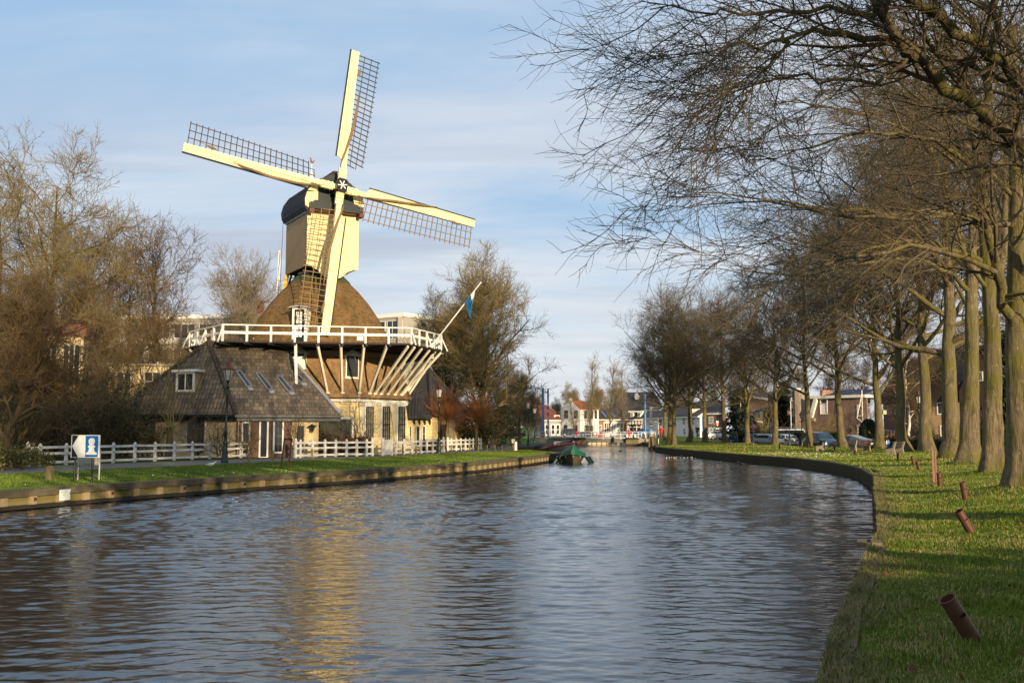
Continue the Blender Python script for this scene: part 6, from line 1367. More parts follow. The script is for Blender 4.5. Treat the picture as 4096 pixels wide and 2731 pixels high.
# ------------------------------------------------------------------ fences, lamps, posts
def fence(name_label, pxs, H_, first=True):
    """white post and rail fence; pxs = [(px, py of post foot)]"""
    fp_ = [G(a, b, 0) if b > 100 else at(a, b) for a, b in pxs]; o = thing('white_fence', name_label, 'fence', fp_[0], 0, 'white post and rail fences by the mill')
    for i, p in enumerate(fp_):
        d = (fp_[min(i+1, len(fp_)-1)]-fp_[max(i-1, 0)]); rz = math.atan2(d.y, d.x); h_ = H_*(1.08 if i in (0, len(fp_)-1) else 1); mb = MB()
        u = V((math.cos(rz), math.sin(rz), 0)); n_ = V((-u.y, u.x, 0)); ln_ = V((-.05, 0, 0)) if i == 0 and 'fence sign' in name_label else V((0, 0, 0))
        a, b = .075, .05; b0 = [p+u*x+n_*y for x, y in ((-a, -b), (a, -b), (a, b), (-a, b))]
        mb.loft([b0, [q_+Z*(h_-.1)+ln_ for q_ in b0], [p+Z*h_+ln_+(q_-p)*.1 for q_ in b0]]); mb.build('post', M['fencewhite'], o, world=True)
    for z_ in (.14, .52, .80):
        mb = MB()
        for a, b in zip(fp_[:-1], fp_[1:]):
            d = (b-a).normalized(); n_ = V((d.y, -d.x, 0))*.07; e_ = d*.1
            mb.bar(a+n_-e_+Z*(H_*z_+rnd.uniform(-.02, .02)), b+n_+e_+Z*(H_*z_+rnd.uniform(-.02, .02)), .04, .12)
        mb.build('rail', M['fencewhite'], o, world=True)
    return o
def lin(pxs, x0, y0, x1, y1): return [(p, y0+(y1-y0)*(p-x0)/(x1-x0)) for p in pxs]
fence('long white post and rail fence behind the fence sign and garden tree', lin((113, 158, 263, 350, 452, 538, 619, 696, 768, 838, 963, 1023, 1044), 113, 1864, 1044, 1827), 1.1)
fence('white fence before the russet hedge, ending at the gate', lin((1184, 1203, 1251, 1301, 1344, 1387, 1428, 1467, 1490), 1184, 62.6, 1490, 67.4), 1.17)
fence('white fence between the gate and the second lamp post', lin((1530, 1585, 1618, 1650, 1685, 1708, 1732, 1775), 1530, 68.2, 1775, 77.5), 1.15)
fence('white fence curving round in front of the pollard willows', [(1791, 1803), (1805, 1803), (1825, 1802), (1843, 1802), (1862, 1801), (1878, 1801), (1893, 1800), (1904, 1799), (1914, 1798), (1924, 1797)], 1.1)
gp0, gp1 = at(1536, 68.2), at(1565, 69.1); o = thing('garden_gate', 'closed white boarded gate in the fence below the mill windows', 'gate', gp0); wg_ = Wall(gp0, gp1)
mb = MB(); wg_.box(mb, 0, wg_.L, .06, 1.1, -.02, .02); M['gateb'] = m_board('white_gate_boards', (.6, .57, .5), .12, .6, .15, True); mb.build('boards', M['gateb'], o, world=True)
for u in (-.1, wg_.L+.1): mb = MB(); wg_.box(mb, u-.07, u+.07, 0, 1.22, -.06, .06); mb.build('post', M['fencewhite'], o, world=True)

def make_lamp():
    o = thing('street_lamp', '', 'street lamp', (0, 0, 0), 0, 'green street lamps')
    mb = MB(); mb.lathe([(.19, -.1), (.19, .12), (.165, .16), (.15, .55), (.155, .62), (.125, .68), (.12, 1.0), (.135, 1.06), (.1, 1.14)], (0, 0, 0), 12); mb.build('base', M['lampgreen'], o, True)
    mb = MB(); mb.lathe([(.085, 1.1), (.075, 1.5), (.095, 1.54), (.095, 1.62), (.07, 1.68), (.052, 3.45), (.075, 3.5), (.075, 3.56), (.05, 3.62), (.05, 3.85), (.085, 3.92), (.05, 4.0), (.05, 4.15), (.12, 4.26)], (0, 0, 0), 12); mb.tube([(-.22, 0, 3.7), (.22, 0, 3.7)], .02, 6); mb.ball((-.22, 0, 3.7), .035, 6, 5); mb.ball((.22, 0, 3.7), .035, 6, 5); mb.build('pole', M['lampgreen'], o, True)
    ln_ = MB(); ln_.lathe([(.15, 4.25), (.155, 4.27), (.27, 4.82), (.26, 4.82), (.15, 4.28)], (0, 0, 0), 6); lant = ln_.build('lantern', M['lampglass'], o)
    mb = MB(); mb.lathe([(.05, 4.27), (.06, 4.45), (.055, 4.6), (.02, 4.66)], (0, 0, 0), 8); mb.build('mantle', M['bulb'], lant, True)
    mb = MB()
    for i in range(6): g = math.pi*2*i/6; mb.bar((.155*math.cos(g), .155*math.sin(g), 4.26), (.275*math.cos(g), .275*math.sin(g), 4.83), .022)
    mb.build('glazing_bars', M['lampgreen'], lant)
    mb = MB(); mb.lathe([(.32, 4.8), (.33, 4.84), (.24, 4.92), (.13, 5.02), (.1, 5.06), (.1, 5.16), (.14, 5.18), (.05, 5.26), (.015, 5.3), (.012, 5.5)], (0, 0, 0), 14); mb.build('hood', M['copper'], o, True)
    return o
LG = 'green street lamps'
lamp0 = make_lamp()
for i, (px, D, yt, rz, lb) in enumerate(((901, 52.6, 1440, .2, 'tall green lamp post standing before the corner of the mill house'), (1756, 76, 1532, .5, 'green lamp post between barn and pollard willow fence'),
    (2113, 88, 1593, .1, 'tall green lamp post at the path bend, taller of the two close together'), (2138, 97, 1618, .9, 'shorter lamp post just beside the taller one at the water'), (2044, 124, 1634, .3, 'green lamp post in front of the maroon car'),
    (1993, 138, 1649, .6, 'green lamp post beside the dark clipped hedge'), (2062, 170, 1672, .2, 'thin distant lamp post in front of the maroon car bonnet'), (1989, 165, 1671, .7, 'thin distant lamp post close behind the one at the hedge'), (3157, 96, 1628, .4, 'green lamp post in front of the silver hatchback'), (3206, 106, 1644, .1, 'green lamp post before the dark hedge and tower house'),
    (3678, 76, 1561, .3, 'tall lamp post between birch and mossy trunk'), (3770, 88, 1611, .8, 'lamp post in front of the buff house window'), (2917, 120, 1668, .5, 'lamp post beside the walkers under the cedar'))):
    p = at(px, D); h_ = zy(px, yt, D)-p.z; k = h_/5.3
    if i == 0: lamp0.location = p; lamp0.rotation_euler.z = rz; lamp0.scale = (k, k, k); lamp0['label'] = lb; lamp0.rotation_euler.y = R(1.0)
    else: dup(lamp0, p, rz, lb, LG, k).rotation_euler.y = 0
# wooden posts along the path
PG = 'low wooden posts between path and lawn'; pp0 = None
for i, (px, py, yt) in enumerate(((995, 1846, 1801), (1091, 1842, 1799), (1249, 1837, 1795), (1612, 1820, 1776), (1664, 1818, 1781), (1668+95, 1812, 1783), (1805, 1804, 1779), (1842, 1804, 1781), (1879, 1803, 1779), (1913, 1804, 1781), (1948, 1806, 1780), (1979, 1806, 1779), (2008, 1807, 1782), (2052, 1803, 1777), (2097, 1799, 1775), (2133, 1795, 1775), (2145, 1793, 1778))):
    p = G(px, py); h_ = min(1.0, zy(px, yt, p.y)); lb = 'low weathered wooden post standing in the grass edge beside the path'
    if pp0 is None:
        pp0 = thing('path_post', lb, 'post', p, 0, PG); rg_ = [(.07, -.1), (.072, .5), (.068, .92), (.045, 1.0)]
        mb = MB(); mb.lathe(rg_, (0, 0, 0), 8); mb.build('timber', M['postwood'], pp0, True); pp0.scale = (1, 1, h_)
    else: q_ = dup(pp0, p, i*.7, lb, PG, (.85+.3*rnd.random(), .9, h_)); q_.rotation_euler.x = rnd.uniform(-.05, .05)
p = G(198, 1919); o = thing('mooring_post', 'stout mossy wooden mooring post in the lawn beside the arrow sign', 'post', p); mb = MB(); mb.lathe([(.15, -.1), (.15, .3), (.135, .44), (.09, .49)], (0, 0, 0), 8); mb.build('timber', M['postwood'], o, True); mb = MB(); mb.box((-.14, -.03, .33), (.09, .04, .03)); mb.build('iron_ring', M['rust'], o)
p0, p1 = G(1124, 1876), G(1153, 1874); o = thing('rusty_frame', 'empty rusty steel frame standing in the lawn before the mill house', 'frame', p0); mb = MB(); h_ = zy(1132, 1752, p0.y); mb.bar(p0, p0+V((.12, .02, h_)), .08, .05); mb.bar(p1, p1+V((.12, .02, h_-.05)), .08, .05); mb.bar(p0+V((.1, .02, h_-.05)), p1+V((.14, .02, h_-.05)), .05, .07); mb.build('posts', M['rust'], o, world=True)
# sign with arrow and blue pawn shaped emblem
D = 33.0; a, b = W(287, HZ, D), W(399, HZ, D-.25); ws_ = Wall((a.x, a.y), (b.x, b.y)); L_ = ws_.L; zt_, zb_ = zy(340, 1739, D), zy(340, 1829, D)
o = thing('waterway_sign', 'white waterway sign with left pointing arrow shape and white emblem on blue', 'sign', (a.x, a.y, 0))
o['label'] = 'waterway sign with a white arrow on black and white emblem on blue'
mb = MB(); ws_.box(mb, 0, L_, zb_, zt_, -.05, 0); mb.build('board', M['signwhite'], o, world=True)
def flatp(u, v): return ws_.P(u*L_, zb_+(zt_-zb_)*v, .004)
def plate(pts, m, name, off=.004): mb = MB(); mb.prism([p+ws_.n*(off-.004) for p in pts], ws_.n*.006); return mb.build(name, M[m], o, world=True)
plate([flatp(.035, .02), flatp(.26, .02), flatp(.035, .5), flatp(.035, .5)][:3], 'black', 'arrow_ground'); plate([flatp(.035, .5), flatp(.26, .98), flatp(.035, .98)], 'black', 'arrow_ground')
plate([flatp(.527, .03), flatp(.965, .03), flatp(.965, .965), flatp(.527, .965)], 'signblue', 'blue_field')
half = [(0, .13), (.19, .13), (.19, .22), (.145, .235), (.105, .3), (.09, .38), (.085, .43), (.105, .445), (.125, .46), (.125, .51), (.105, .53), (.075, .54), (.085, .6), (.105, .66), (.115, .72), (.11, .78), (.085, .83), (.045, .86), (0, .865)]
plate([flatp(.74+x, y) for x, y in half]+[flatp(.74-x, y) for x, y in half[::-1][1:-1]], 'signwhite', 'emblem', .011)
mb = MB(); ws_.box(mb, .517*L_, .523*L_, zb_, zt_, 0, .006); mb.build('joint', M['black'], o, world=True)
for u in (.1, .72): mb = MB(); mb.tube([ws_.P(u*L_, -.1, -.09), ws_.P(u*L_, zt_-.1, -.09)], .035, 8); mb.build('post', M['black'], o, world=True)
D2 = 34.6; a2, b2 = W(313, HZ, D2), W(402, HZ, D2); w2 = Wall((a2.x, a2.y), (b2.x, b2.y)); o = thing('blank_board', 'back of a cream metal board on grey posts behind the arrow sign', 'sign', (a2.x, a2.y, 0))
mb = MB(); w2.box(mb, 0, w2.L, zy(350, 1859, D2), zy(350, 1795, D2), -.03, 0); mb.build('board', M['pale'], o, world=True); mb = MB(); w2.box(mb, w2.L*.32, w2.L*.94, zy(350, 1855, D2), zy(350, 1830, D2), 0, .05); mb.build('box', M['pale'], o, world=True)
for u in (.02, .97): mb = MB(); mb.tube([w2.P(u*w2.L, -.1, -.08), w2.P(u*w2.L, zy(350, 1797, D2), -.08)], .04, 8); mb.build('post', M['steel'], o, world=True)
# small information boards by the path
for (pa, pb, yt, yb, yf), lb in (((2047, 2059, 1756, 1772, 1798), 'small tilted information board behind the narrow white one'), ((2059, 2068, 1766, 1800, 1815), 'narrow white information board on a rusty post by the lawn')):
    p = G((pa+pb)/2, yf); w_ = Wall((W(pa, HZ, p.y).x, p.y), (W(pb, HZ, p.y).x, p.y)); o = thing('information_board', lb, 'sign', p); zt_, zb_ = zy(pa, yt, p.y), zy(pa, yb, p.y)
    mb = MB(); w_.box(mb, 0, w_.L, zb_, zt_, -.03, 0); mb.build('board', M['signwhite'], o, world=True); mb = MB(); w_.box(mb, -.07, 0, .1, zt_+.03, -.05, .03); w_.box(mb, .0, w_.L, zt_, zt_+.03, -.05, .03); mb.build('post', M['rust'], o, world=True)
    mb = MB(); w_.box(mb, w_.L-.04, w_.L, 0, zb_, -.05, -.01); mb.build('post', M['rust'], o, world=True)
    mb = MB(); w_.box(mb, w_.L*.3, w_.L*.75, zb_+(zt_-zb_)*.45, zb_+(zt_-zb_)*.85, .0, .005); w_.box(mb, w_.L*.25, w_.L*.8, zb_+(zt_-zb_)*.12, zb_+(zt_-zb_)*.24, .0, .005); mb.build('print', M['plasterg'], o, world=True)
def disc_sign(name, label, px, py, D, r, layers, zbase, extra=None, cat_='sign'):
    p = W(px, py, D); o = thing(name, label, cat_, (p.x, D, zbase)); mb = MB(); mb.tube([(0, .05, -.1), (0, .05, p.z-zbase+r*.6)], .035, 8); mb.build('pole', M['steel'], o)
    for i, (k, m_) in enumerate(layers):
        mb = MB(); mb.lathe([(r*k, -.012), (r*k, .012)], (0, 0, 0), 20); mb.v = [(a, -.02-.012*i-c_, p.z-zbase+b) for a, b, c_ in mb.v]; d_ = mb.build('disc' if i == 0 else 'face', M[m_], o)
    return o, p.z-zbase
p = at(3013, 101); o, h_ = disc_sign('parking_ban_sign', 'round blue no parking sign with red rim and diagonal bar', 3013, 1706, 101, .26, ((1, 'signred'), (.78, 'signblue')), p.z)
mb = MB(); mb.bar((-.15, -.062, h_+.15), (.15, -.062, h_-.15), .07, .012, (0, 1, 0)); mb.build('bar', M['signred'], o)
o, h_ = disc_sign('cycle_path_sign', 'round blue cycle path sign with a white bicycle over the car', 2025, 1696, 164, .24, ((1, 'signwhite'), (.92, 'signblue')), .5)
mb = MB()
for x_ in (-.1, .1): mb.lathe([(.075, -.004), (.075, .004), (.055, .004), (.055, -.004)], (0, 0, 0), 14); mb.v[-56:] = [(a+x_, -.05-c_, h_-.04+b) for a, b, c_ in mb.v[-56:]]
for a, b in (((-.1, -.04), (-.03, .07)), ((-.03, .07), (.07, .07)), ((-.03, .07), (0, -.04)), ((0, -.04), (.07, .07)), ((.1, -.04), (.06, .1)), ((-.1, -.04), (0, -.04))): mb.bar((a[0], -.052, h_+a[1]), (b[0], -.052, h_+b[1]), .016, .006, (0, 1, 0))
mb.build('bicycle_mark', M['signwhite'], o)
# crossing signal and yield sign
p = at(2856, 132); o = thing('traffic_signal', 'round backed traffic signal with a red light beside the yield sign', 'traffic light', p); h_ = zy(2856, 1702, 132)-p.z
mb = MB(); mb.tube([(0, 0, 0), (0, 0, h_+.3)], .05, 8); mb.build('pole', M['black'], o); mb = MB(); mb.lathe([(.27, -.03), (.27, .03)], (0, 0, 0), 16, sy=1.6); mb.v = [(a, -.08-c_, h_+b) for a, b, c_ in mb.v]; mb.build('backboard', M['black'], o); mb = MB(); mb.lathe([(.08, -.02), (.08, .02)], (0, 0, 0), 10); mb.v = [(a, -.13-c_, h_+.22+b) for a, b, c_ in mb.v]; mb.build('red_lamp', M['redlamp'], o)
M['ggreen'] = plain('sign_green', (.02, .3, .15), .4, .1); mb = MB(); mb.lathe([(.15, -.02), (.15, .02)], (0, 0, 0), 12); mb.v = [(a, -.14-c_, h_-.3+b) for a, b, c_ in mb.v]; mb.build('green_disc', M['ggreen'], o)
p = at(2870, 130); o = thing('yield_sign', 'white yield triangle with red border above a small plate', 'sign', p); h_ = zy(2870, 1700, 130)-p.z
mb = MB(); mb.tube([(0, .04, 0), (0, .04, h_+.4)], .04, 8); mb.build('pole', M['steel'], o); mb = MB(); mb.prism([(-.25, 0, h_+.2), (.25, 0, h_+.2), (0, 0, h_-.24)], (0, -.02, 0)); mb.build('border', M['signred'], o); mb = MB(); mb.prism([(-.15, -.025, h_+.14), (.15, -.025, h_+.14), (0, -.025, h_-.12)], (0, -.015, 0)); mb.build('face', M['signwhite'], o); mb = MB(); mb.box((0, 0, h_-.42), (.42, .02, .14)); mb.box((0, 0, h_+.42), (.3, .02, .3)); mb.build('plate', M['signwhite'], o)
p = at(3083, 112); o = thing('parking_sign', 'small blue parking sign half hidden behind the trunk by the van', 'sign', p); h_ = zy(3083, 1704, 112)-p.z; mb = MB(); mb.tube([(0, .03, 0), (0, .03, h_)], .035, 8); mb.build('pole', M['steel'], o); mb = MB(); mb.box((0, 0, h_), (.3, .03, .42)); mb.build('plate', M['signblue'], o)
mb = MB(); mb.box((-.05, -.02, h_), (.05, .01, .26)); mb.box((.02, -.02, h_+.11), (.12, .01, .045)); mb.box((.02, -.02, h_), (.12, .01, .045)); mb.box((.07, -.02, h_+.055), (.045, .01, .12)); mb.build('letter', M['signwhite'], o)
# poles for the wires and flag pole
for px, D, yt, lb in ((2964, 138, 1610, 'thin white flag pole in front of the dark cedar'), (3165, 122, 1603, 'white pole rising from the van beside the conifer')):
    p = at(px, D); o = thing('white_pole', lb, 'pole', p); mb = MB(); h_ = zy(px, yt, D)-p.z; mb.tube([(0, 0, 0), (0, 0, h_)], .05, 8); mb.build('pole', M['white'], o, True); mb = MB(); mb.ball((0, 0, h_), .07, 8, 5); mb.build('cap', M['rust'], o, True)
p = at(3452, 108); o = thing('flag_pole', 'white flag pole with a red tip before the plum brick house', 'flag pole', p); h_ = zy(3452, 1560, 108)-p.z; mb = MB(); mb.tube([(0, 0, 0), (0, 0, h_)], .05, 8); mb.build('pole', M['white'], o, True); mb = MB(); mb.ball((0, 0, h_+.05), .09, 8, 5); mb.build('red_tip', M['signred'], o, True)
o = thing('pennant', 'long limp pale pennant trailing from the pole beside the yew dome', 'pennant', p+V((0, -.05, h_-.4))); mb = MB(); pts = [(-.05, 0, 0), (-.2, .05, -.9), (-.5, 0, -1.9), (-.62, .06, -2.6), (-.3, 0, -2.85), (-.02, .05, -3.1)]; mb.tube(pts, [.03, .07, .08, .06, .08, .05], 6); mb.build('cloth', M['signwhite'], o, True)
# leaning steel tubes on the verge
TG = 'rusty steel tubes leaning in the verge'; tb0 = None
TL = ('big rusty steel tube leaning in the shaded grass at the bottom corner', 'sunlit leaning steel tube with a shiny top in the near grass', 'dark steel tube just left of the edge trunk', 'short steel tube touching the tall brown post', 'leaning dark tube behind the tall brown post', 'small dark tube in the shadowed grass', 'small tube in front of the lichen spotted trunk', 'tiny tube below the grey car', 'tiny tube by the mound of the grey car tree', 'tiny tube by the mound of the blue van tree', 'tiny tube below the silver hatchback', 'small tilted tube below the walkers', 'tiny tube below the yield sign')
TL = [x.replace(' left of', ' beside') for x in TL]
for i, (px, py, ln_, lb) in enumerate(zip((3900, 3888, 3863, 3760, 3678, 3655, 3593, 3418, 3338, 3234, 3119, 2925, 2853), (2568, 2134, 2001, 1948, 1884, 1858, 1842, 1818, 1803, 1798, 1796, 1787, 1781), (33, 31, 11, 5, 14, 12, 3, 2, 0, 0, 3, 18, 0), TL)):
    p = GR(px, py)
    if tb0 is None:
        tb0 = thing('steel_tube', lb, 'bollard', p, 0, TG); mb = MB(); mb.lathe([(.066, -.12), (.066, .42), (.058, .422), (.056, .1)], (0, 0, 0), 18); mb.build('tube', M['rust'], tb0, True); mb = MB(); mb.box((.015, -.062, .27), (.05, .016, .022)); mb.build('slot', M['black'], tb0)
        o = tb0
    else: o = dup(tb0, p, 0, lb, TG)
    o.rotation_euler = (R(6), R(-ln_), 0)
p = GR(3737, 1932); o = thing('brown_post', 'tall brown steel channel post standing in the verge', 'post', p); h_ = zy(3737, 1802, p.y)-p.z; mb = MB(); mb.bar((0, 0, -.1), (-.01, 0, h_), .03, .09); mb.bar((.06, .02, -.1), (.05, .02, h_-.01), .07, .06); mb.build('channel', M['rust'], o)
p = GR(3014, 1793); o = thing('stub_post', 'stubby wooden post at the foot of the no parking sign', 'post', p); mb = MB(); mb.lathe([(.07, -.1), (.07, .42), (.05, .46)], (0, 0, 0), 8); mb.build('timber', M['postwood'], o, True)
# benches
def bench():
    o = thing('park_bench', '', 'bench', (0, 0, 0), 0, 'concrete legged benches on the verge')
    for x in (-.65, .65):
        mb = MB(); mb.prism([(x-.05, -.25, 0), (x-.05, -.12, 0), (x-.05, -.06, .16), (x-.05, .12, .2), (x-.05, .2, 0), (x-.05, .36, 0), (x-.05, .28, .38), (x-.05, .42, .82), (x-.05, .3, .82), (x-.05, .16, .42), (x-.05, -.25, .4)], (.1, 0, 0)); mb.build('leg', M['concrete'], o)
    for y in (-.18, .02): mb = MB(); mb.box((0, y, .44), (1.7, .17, .045)); mb.build('seat_slat', M['tarwood'], o)
    for z_ in (.56, .75): mb = MB(); mb.box((0, .16+(z_-.4)*.3, z_), (1.7, .045, .14)); mb.build('back_slat', M['tarwood'], o)
    return o
b0 = bench(); b0.location = GR(3578, 1818); b0.rotation_euler.z = R(226); b0['label'] = 'bench with dark slats seen from its end beside the blue board'
dup(b0, GR(3281, 1803), R(250), 'cream bench frame seen end on before the blue van', 'concrete legged benches on the verge'); dup(b0, GR(3440, 1806), R(205), 'bench seen from behind below the grey car', 'concrete legged benches on the verge')
p = GR(3551, 1808); o = thing('blue_board', 'blue pointed panel with a white edge standing behind the bench', 'sign', p); mb = MB(); mb.prism([(-.18, 0, .05), (.2, 0, .05), (.22, 0, .85), (.1, 0, 1.05), (-.06, 0, .95), (-.18, 0, .8)], (0, .06, 0)); mb.build('panel', M['signblue'], o); mb = MB(); mb.bar((-.06, -.03, .0), (-.1, -.03, .98), .06, .05); mb.build('white_edge', M['signwhite'], o)
mb = MB(); mb.box((-.05, .05, -.0), (.9, .3, .06)); mb.build('foot', M['black'], o)
p = at(3517, 74); o = thing('nest_box', 'small pale nest box hanging on the trunk beside the yew', 'nest box', p+V((.42, 0, zy(3535, 1648, 73.6)-p.z))); mb = MB(); mb.box((0, 0, 0), (.24, .22, .3)); mb.build('box', M['plasterc'], o); mb = MB(); mb.box((0, -.03, .17), (.3, .3, .03)); mb.build('lid', M['postwood'], o)

# ------------------------------------------------------------------ vehicles
M['carglass'] = m_glass('car_glass', (.015, .02, .025), .05)
M['headlight'] = plain('headlight_glass', (.65, .62, .58), .15, .1, 20); M['taillight'] = plain('tail_light_red', (.35, .012, .012), .2, .1); M['rim'] = plain('alloy_rim', (.4, .4, .4), .3, .2, 20, metal=.7); M['plate'] = plain('yellow_plate', (.75, .5, .02), .5, .05)
def car(name, label, col, loc, rz, L_=4.2, W_=1.75, H_=1.48, style='hatch', sc=1.0, metal=.3):
    o = thing(name, label, 'van' if 'van' in name else 'car', loc, rz, 'cars and vans along the streets'); o.scale = (sc, sc, sc); paint = copy_paint(name+'_paint', col, metal)
    w = W_/2; h = L_/2; H = H_
    if style == 'van': st = [(h, .3, .62, .8, .66, .7), (h-.12, .22, .78, .9, .8, .8), (h-.75, .2, 1.0, .97, 1.04, .84), (h-.85, .2, 1.02, .97, 1.08, .84), (h-1.55, .2, 1.06, 1, H-.04, .78), (0, .2, 1.06, 1, H, .78), (-h+.3, .2, 1.06, .99, H-.01, .78), (-h+.08, .25, 1.0, .97, H-.5, .8), (-h, .3, .9, .93, .98, .84)]
    elif style == 'suv': st = [(h, .38, .72, .74, .74, .6), (h-.14, .26, .86, .88, .9, .74), (h-1.0, .24, 1.0, .96, 1.04, .8), (h-1.15, .24, 1.02, .97, 1.08, .8), (h-1.95, .24, 1.06, .98, H-.03, .7), (-.3, .24, 1.08, .98, H, .7), (-h+.9, .24, 1.1, .96, H-.05, .68), (-h+.2, .26, 1.1, .93, 1.14, .78), (-h, .36, .92, .88, .96, .74)]
    elif style == 'fast': st = [(h, .34, .6, .72, .62, .6), (h-.16, .24, .74, .88, .78, .72), (h-1.05, .2, .9, .96, .93, .78), (h-1.2, .2, .92, .97, .96, .78), (h-2.2, .2, .95, .98, H-.03, .64), (-.4, .2, .97, .98, H, .64), (-h+.7, .22, 1.0, .96, 1.16, .7), (-h+.12, .26, .98, .92, 1.0, .78), (-h, .36, .8, .88, .84, .76)]
    else: st = [(h, .34, .6, .74, .62, .6), (h-.14, .24, .76, .88, .78, .74), (h-.95, .2, .92, .96, .95, .78), (h-1.1, .2, .94, .97, .98, .78), (h-1.85, .2, .96, .98, H-.03, .68), (-.3, .2, .98, .98, H, .68), (-h+.5, .22, 1.0, .96, H-.1, .66), (-h+.1, .26, .98, .93, 1.02, .76), (-h, .34, .84, .9, .88, .78)]
    rings = []
    for x, zb_, zs, wb, zr, wr_ in st:
        wb *= w; wr_ *= w; ww = wb; rings.append([V((x, y, z_)) for y, z_ in ((-ww*.86, zb_), (-ww*.99, zb_+.16), (-ww, (zb_+zs)/2+.05), (-ww*.95, zs), (-wr_, zr-.05 if zr-zs > .2 else zr-.01), (-wr_*.7, zr), (0, zr+.015), (wr_*.7, zr), (wr_, zr-.05 if zr-zs > .2 else zr-.01), (ww*.95, zs), (ww, (zb_+zs)/2+.05), (ww*.99, zb_+.16), (ww*.86, zb_))])
    mb = MB(); mb.loft(rings); mb.build('body', paint, o, True, angle=35)
    def pane(name_, ia, ib, side=None, f0=.06, f1=.94):
        a, b = rings[ia], rings[ib]; mb = MB()
        if side is None:
            A_, B_ = a[4].lerp(b[4], f0), a[8].lerp(b[8], f0); C_, D_ = a[8].lerp(b[8], f1), a[4].lerp(b[4], f1); e = (.015, .015)
            n_ = (B_-A_).cross(D_-A_).normalized(); n_ = n_ if n_.z > 0 else -n_; q_ = [A_+V((0, .06, 0)), B_-V((0, .06, 0)), C_-V((0, .05, 0)), D_+V((0, .05, 0))]; mb.prism([p+n_*.02 for p in q_], n_*.012)
        else:
            lo, hi = (3, 4) if side < 0 else (9, 8); pts = []
            for k in range(ia, ib+1): pts.append(rings[k][lo].lerp(rings[k][hi], .1))
            for k in range(ib, ia-1, -1): pts.append(rings[k][lo].lerp(rings[k][hi], .86))
            mb.prism([p+V((0, side*.012, 0)) for p in pts], (0, side*.012, 0))
        mb.build(name_, M['carglass'], o)
    pane('windscreen', 3, 4); pane('rear_window', 6, 7)
    for s_ in (-1, 1): pane('side_window', 3, 6, s_)
    for x in (h-.82, -h+.78):
        for s_ in (-1, 1):
            mb = MB(); mb.lathe([(.2, -.1), (.32, -.1), (.325, -.06), (.325, .06), (.32, .1), (.2, .1)], (0, 0, 0), 18); mb.v = [(a+x, s_*(w-.09)+c_, .32+b) for a, b, c_ in mb.v]; wh_ = mb.build('wheel', M['rubber'], o, True)
            mb = MB(); mb.lathe([(.21, -.105), (.21, .105)], (0, 0, 0), 10); mb.v = [(a+x, s_*(w-.085)+c_, .32+b) for a, b, c_ in mb.v]; mb.build('rim', M['rim'], wh_)
    for s_ in (-1, 1):
        mb = MB(); mb.box((h-.13, s_*w*.66, .7), (.16, .34, .14)); mb.build('headlight', M['headlight'], o); mb = MB(); mb.box((-h+.06, s_*w*.76, .88), (.16, .3, .18)); mb.build('tail_light', M['taillight'], o)
        mb = MB(); mb.ball((h-1.35, s_*(w+.08), 1.0), (.07, .11, .08), 8, 5); mb.build('wing_mirror', paint, o, True)
    mb = MB(); mb.box((h-.02, 0, .42), (.05, .52, .11)); mb.build('number_plate', M['plate'], o); mb = MB(); mb.box((-h-.0, 0, .72), (.05, .52, .11)); mb.build('number_plate', M['plate' if style != 'fast' else 'signwhite'], o)
    mb = MB(); mb.box((h-.05, 0, .56), (.08, W_*.5, .1)); mb.box((h-.04, 0, .3), (.08, W_*.72, .1)); mb.build('grille', M['black'], o); mb = MB(); mb.box((-h+.03, 0, .34), (.1, W_*.74, .14)); mb.build('rear_bumper', M['black'], o)
    return o
GZR = lambda px, D: at(px, D)+V((0, 0, .005))
car('parked_car', 'maroon estate car side on behind the clipped hedge', (.055, .012, .008), V((W(2057, HZ, 176).x, 176, .52)), R(-4), 4.5, 1.85, 1.62, 'suv', .92)
car('parked_car', 'dark grey car nose to tail with the silver hatchback', (.03, .034, .04), GZR(3038, 117), R(-62), 4.3, 1.8, 1.5, 'hatch', .95)
car('parked_car', 'silver grey car with a bright headlight beside the trunk', (.3, .31, .33), GZR(3078, 112), R(-58), 4.1, 1.75, 1.5, 'hatch', .95)
car('parked_car', 'white silver hatchback seen from behind with red tail lights', (.6, .57, .53), GZR(3137, 106), R(97), 4.1, 1.75, 1.52, 'hatch', .97)
v = car('parked_van', 'white van with a roof rack behind the silver hatchback', (.68, .66, .62), GZR(3143, 121), R(165), 4.8, 1.9, 1.95, 'van', 1.0, 0)
mb = MB()
for y in (-.6, .6): mb.bar((-2.2, y, 2.12), (1.2, y, 2.12), .05)
for x in (-2, -1, 0, 1): mb.bar((x, -.75, 2.12), (x, .75, 2.12), .05); mb.bar((x, -.6, 1.95), (x, -.6, 2.1), .05); mb.bar((x, .6, 1.95), (x, .6, 2.1), .05)
mb.build('roof_rack', M['steel'], v)
car('parked_van', 'dark blue people van facing the water with yellow plate', (.018, .06, .11), GZR(3280, 99), R(-80), 4.4, 1.82, 1.72, 'van', .97)
car('parked_car', 'brown grey fastback car seen from behind between two trunks', (.19, .165, .145), GZR(3404, 88), R(118), 4.6, 1.9, 1.5, 'fast', .95, .5)
car('blue_car', 'bright blue car behind the bridge railing beside the notice board', (.01, .19, .5), V((W(2571, HZ, 156).x, 156, bz)), R(180), 4.0, 1.75, 1.55, 'hatch', .9)
car('white_car', 'white car on the bridge end before the arched hall windows', (.7, .69, .66), V((W(2478, HZ, 186).x, 186, .42)), R(180), 4.2, 1.75, 1.45, 'hatch', .8)
car('red_car', 'red car partly hidden by the round signs on the railing', (.4, .015, .01), V((W(2402, HZ, 186).x, 186, .35)), R(0), 4.0, 1.75, 1.45, 'hatch', .75)
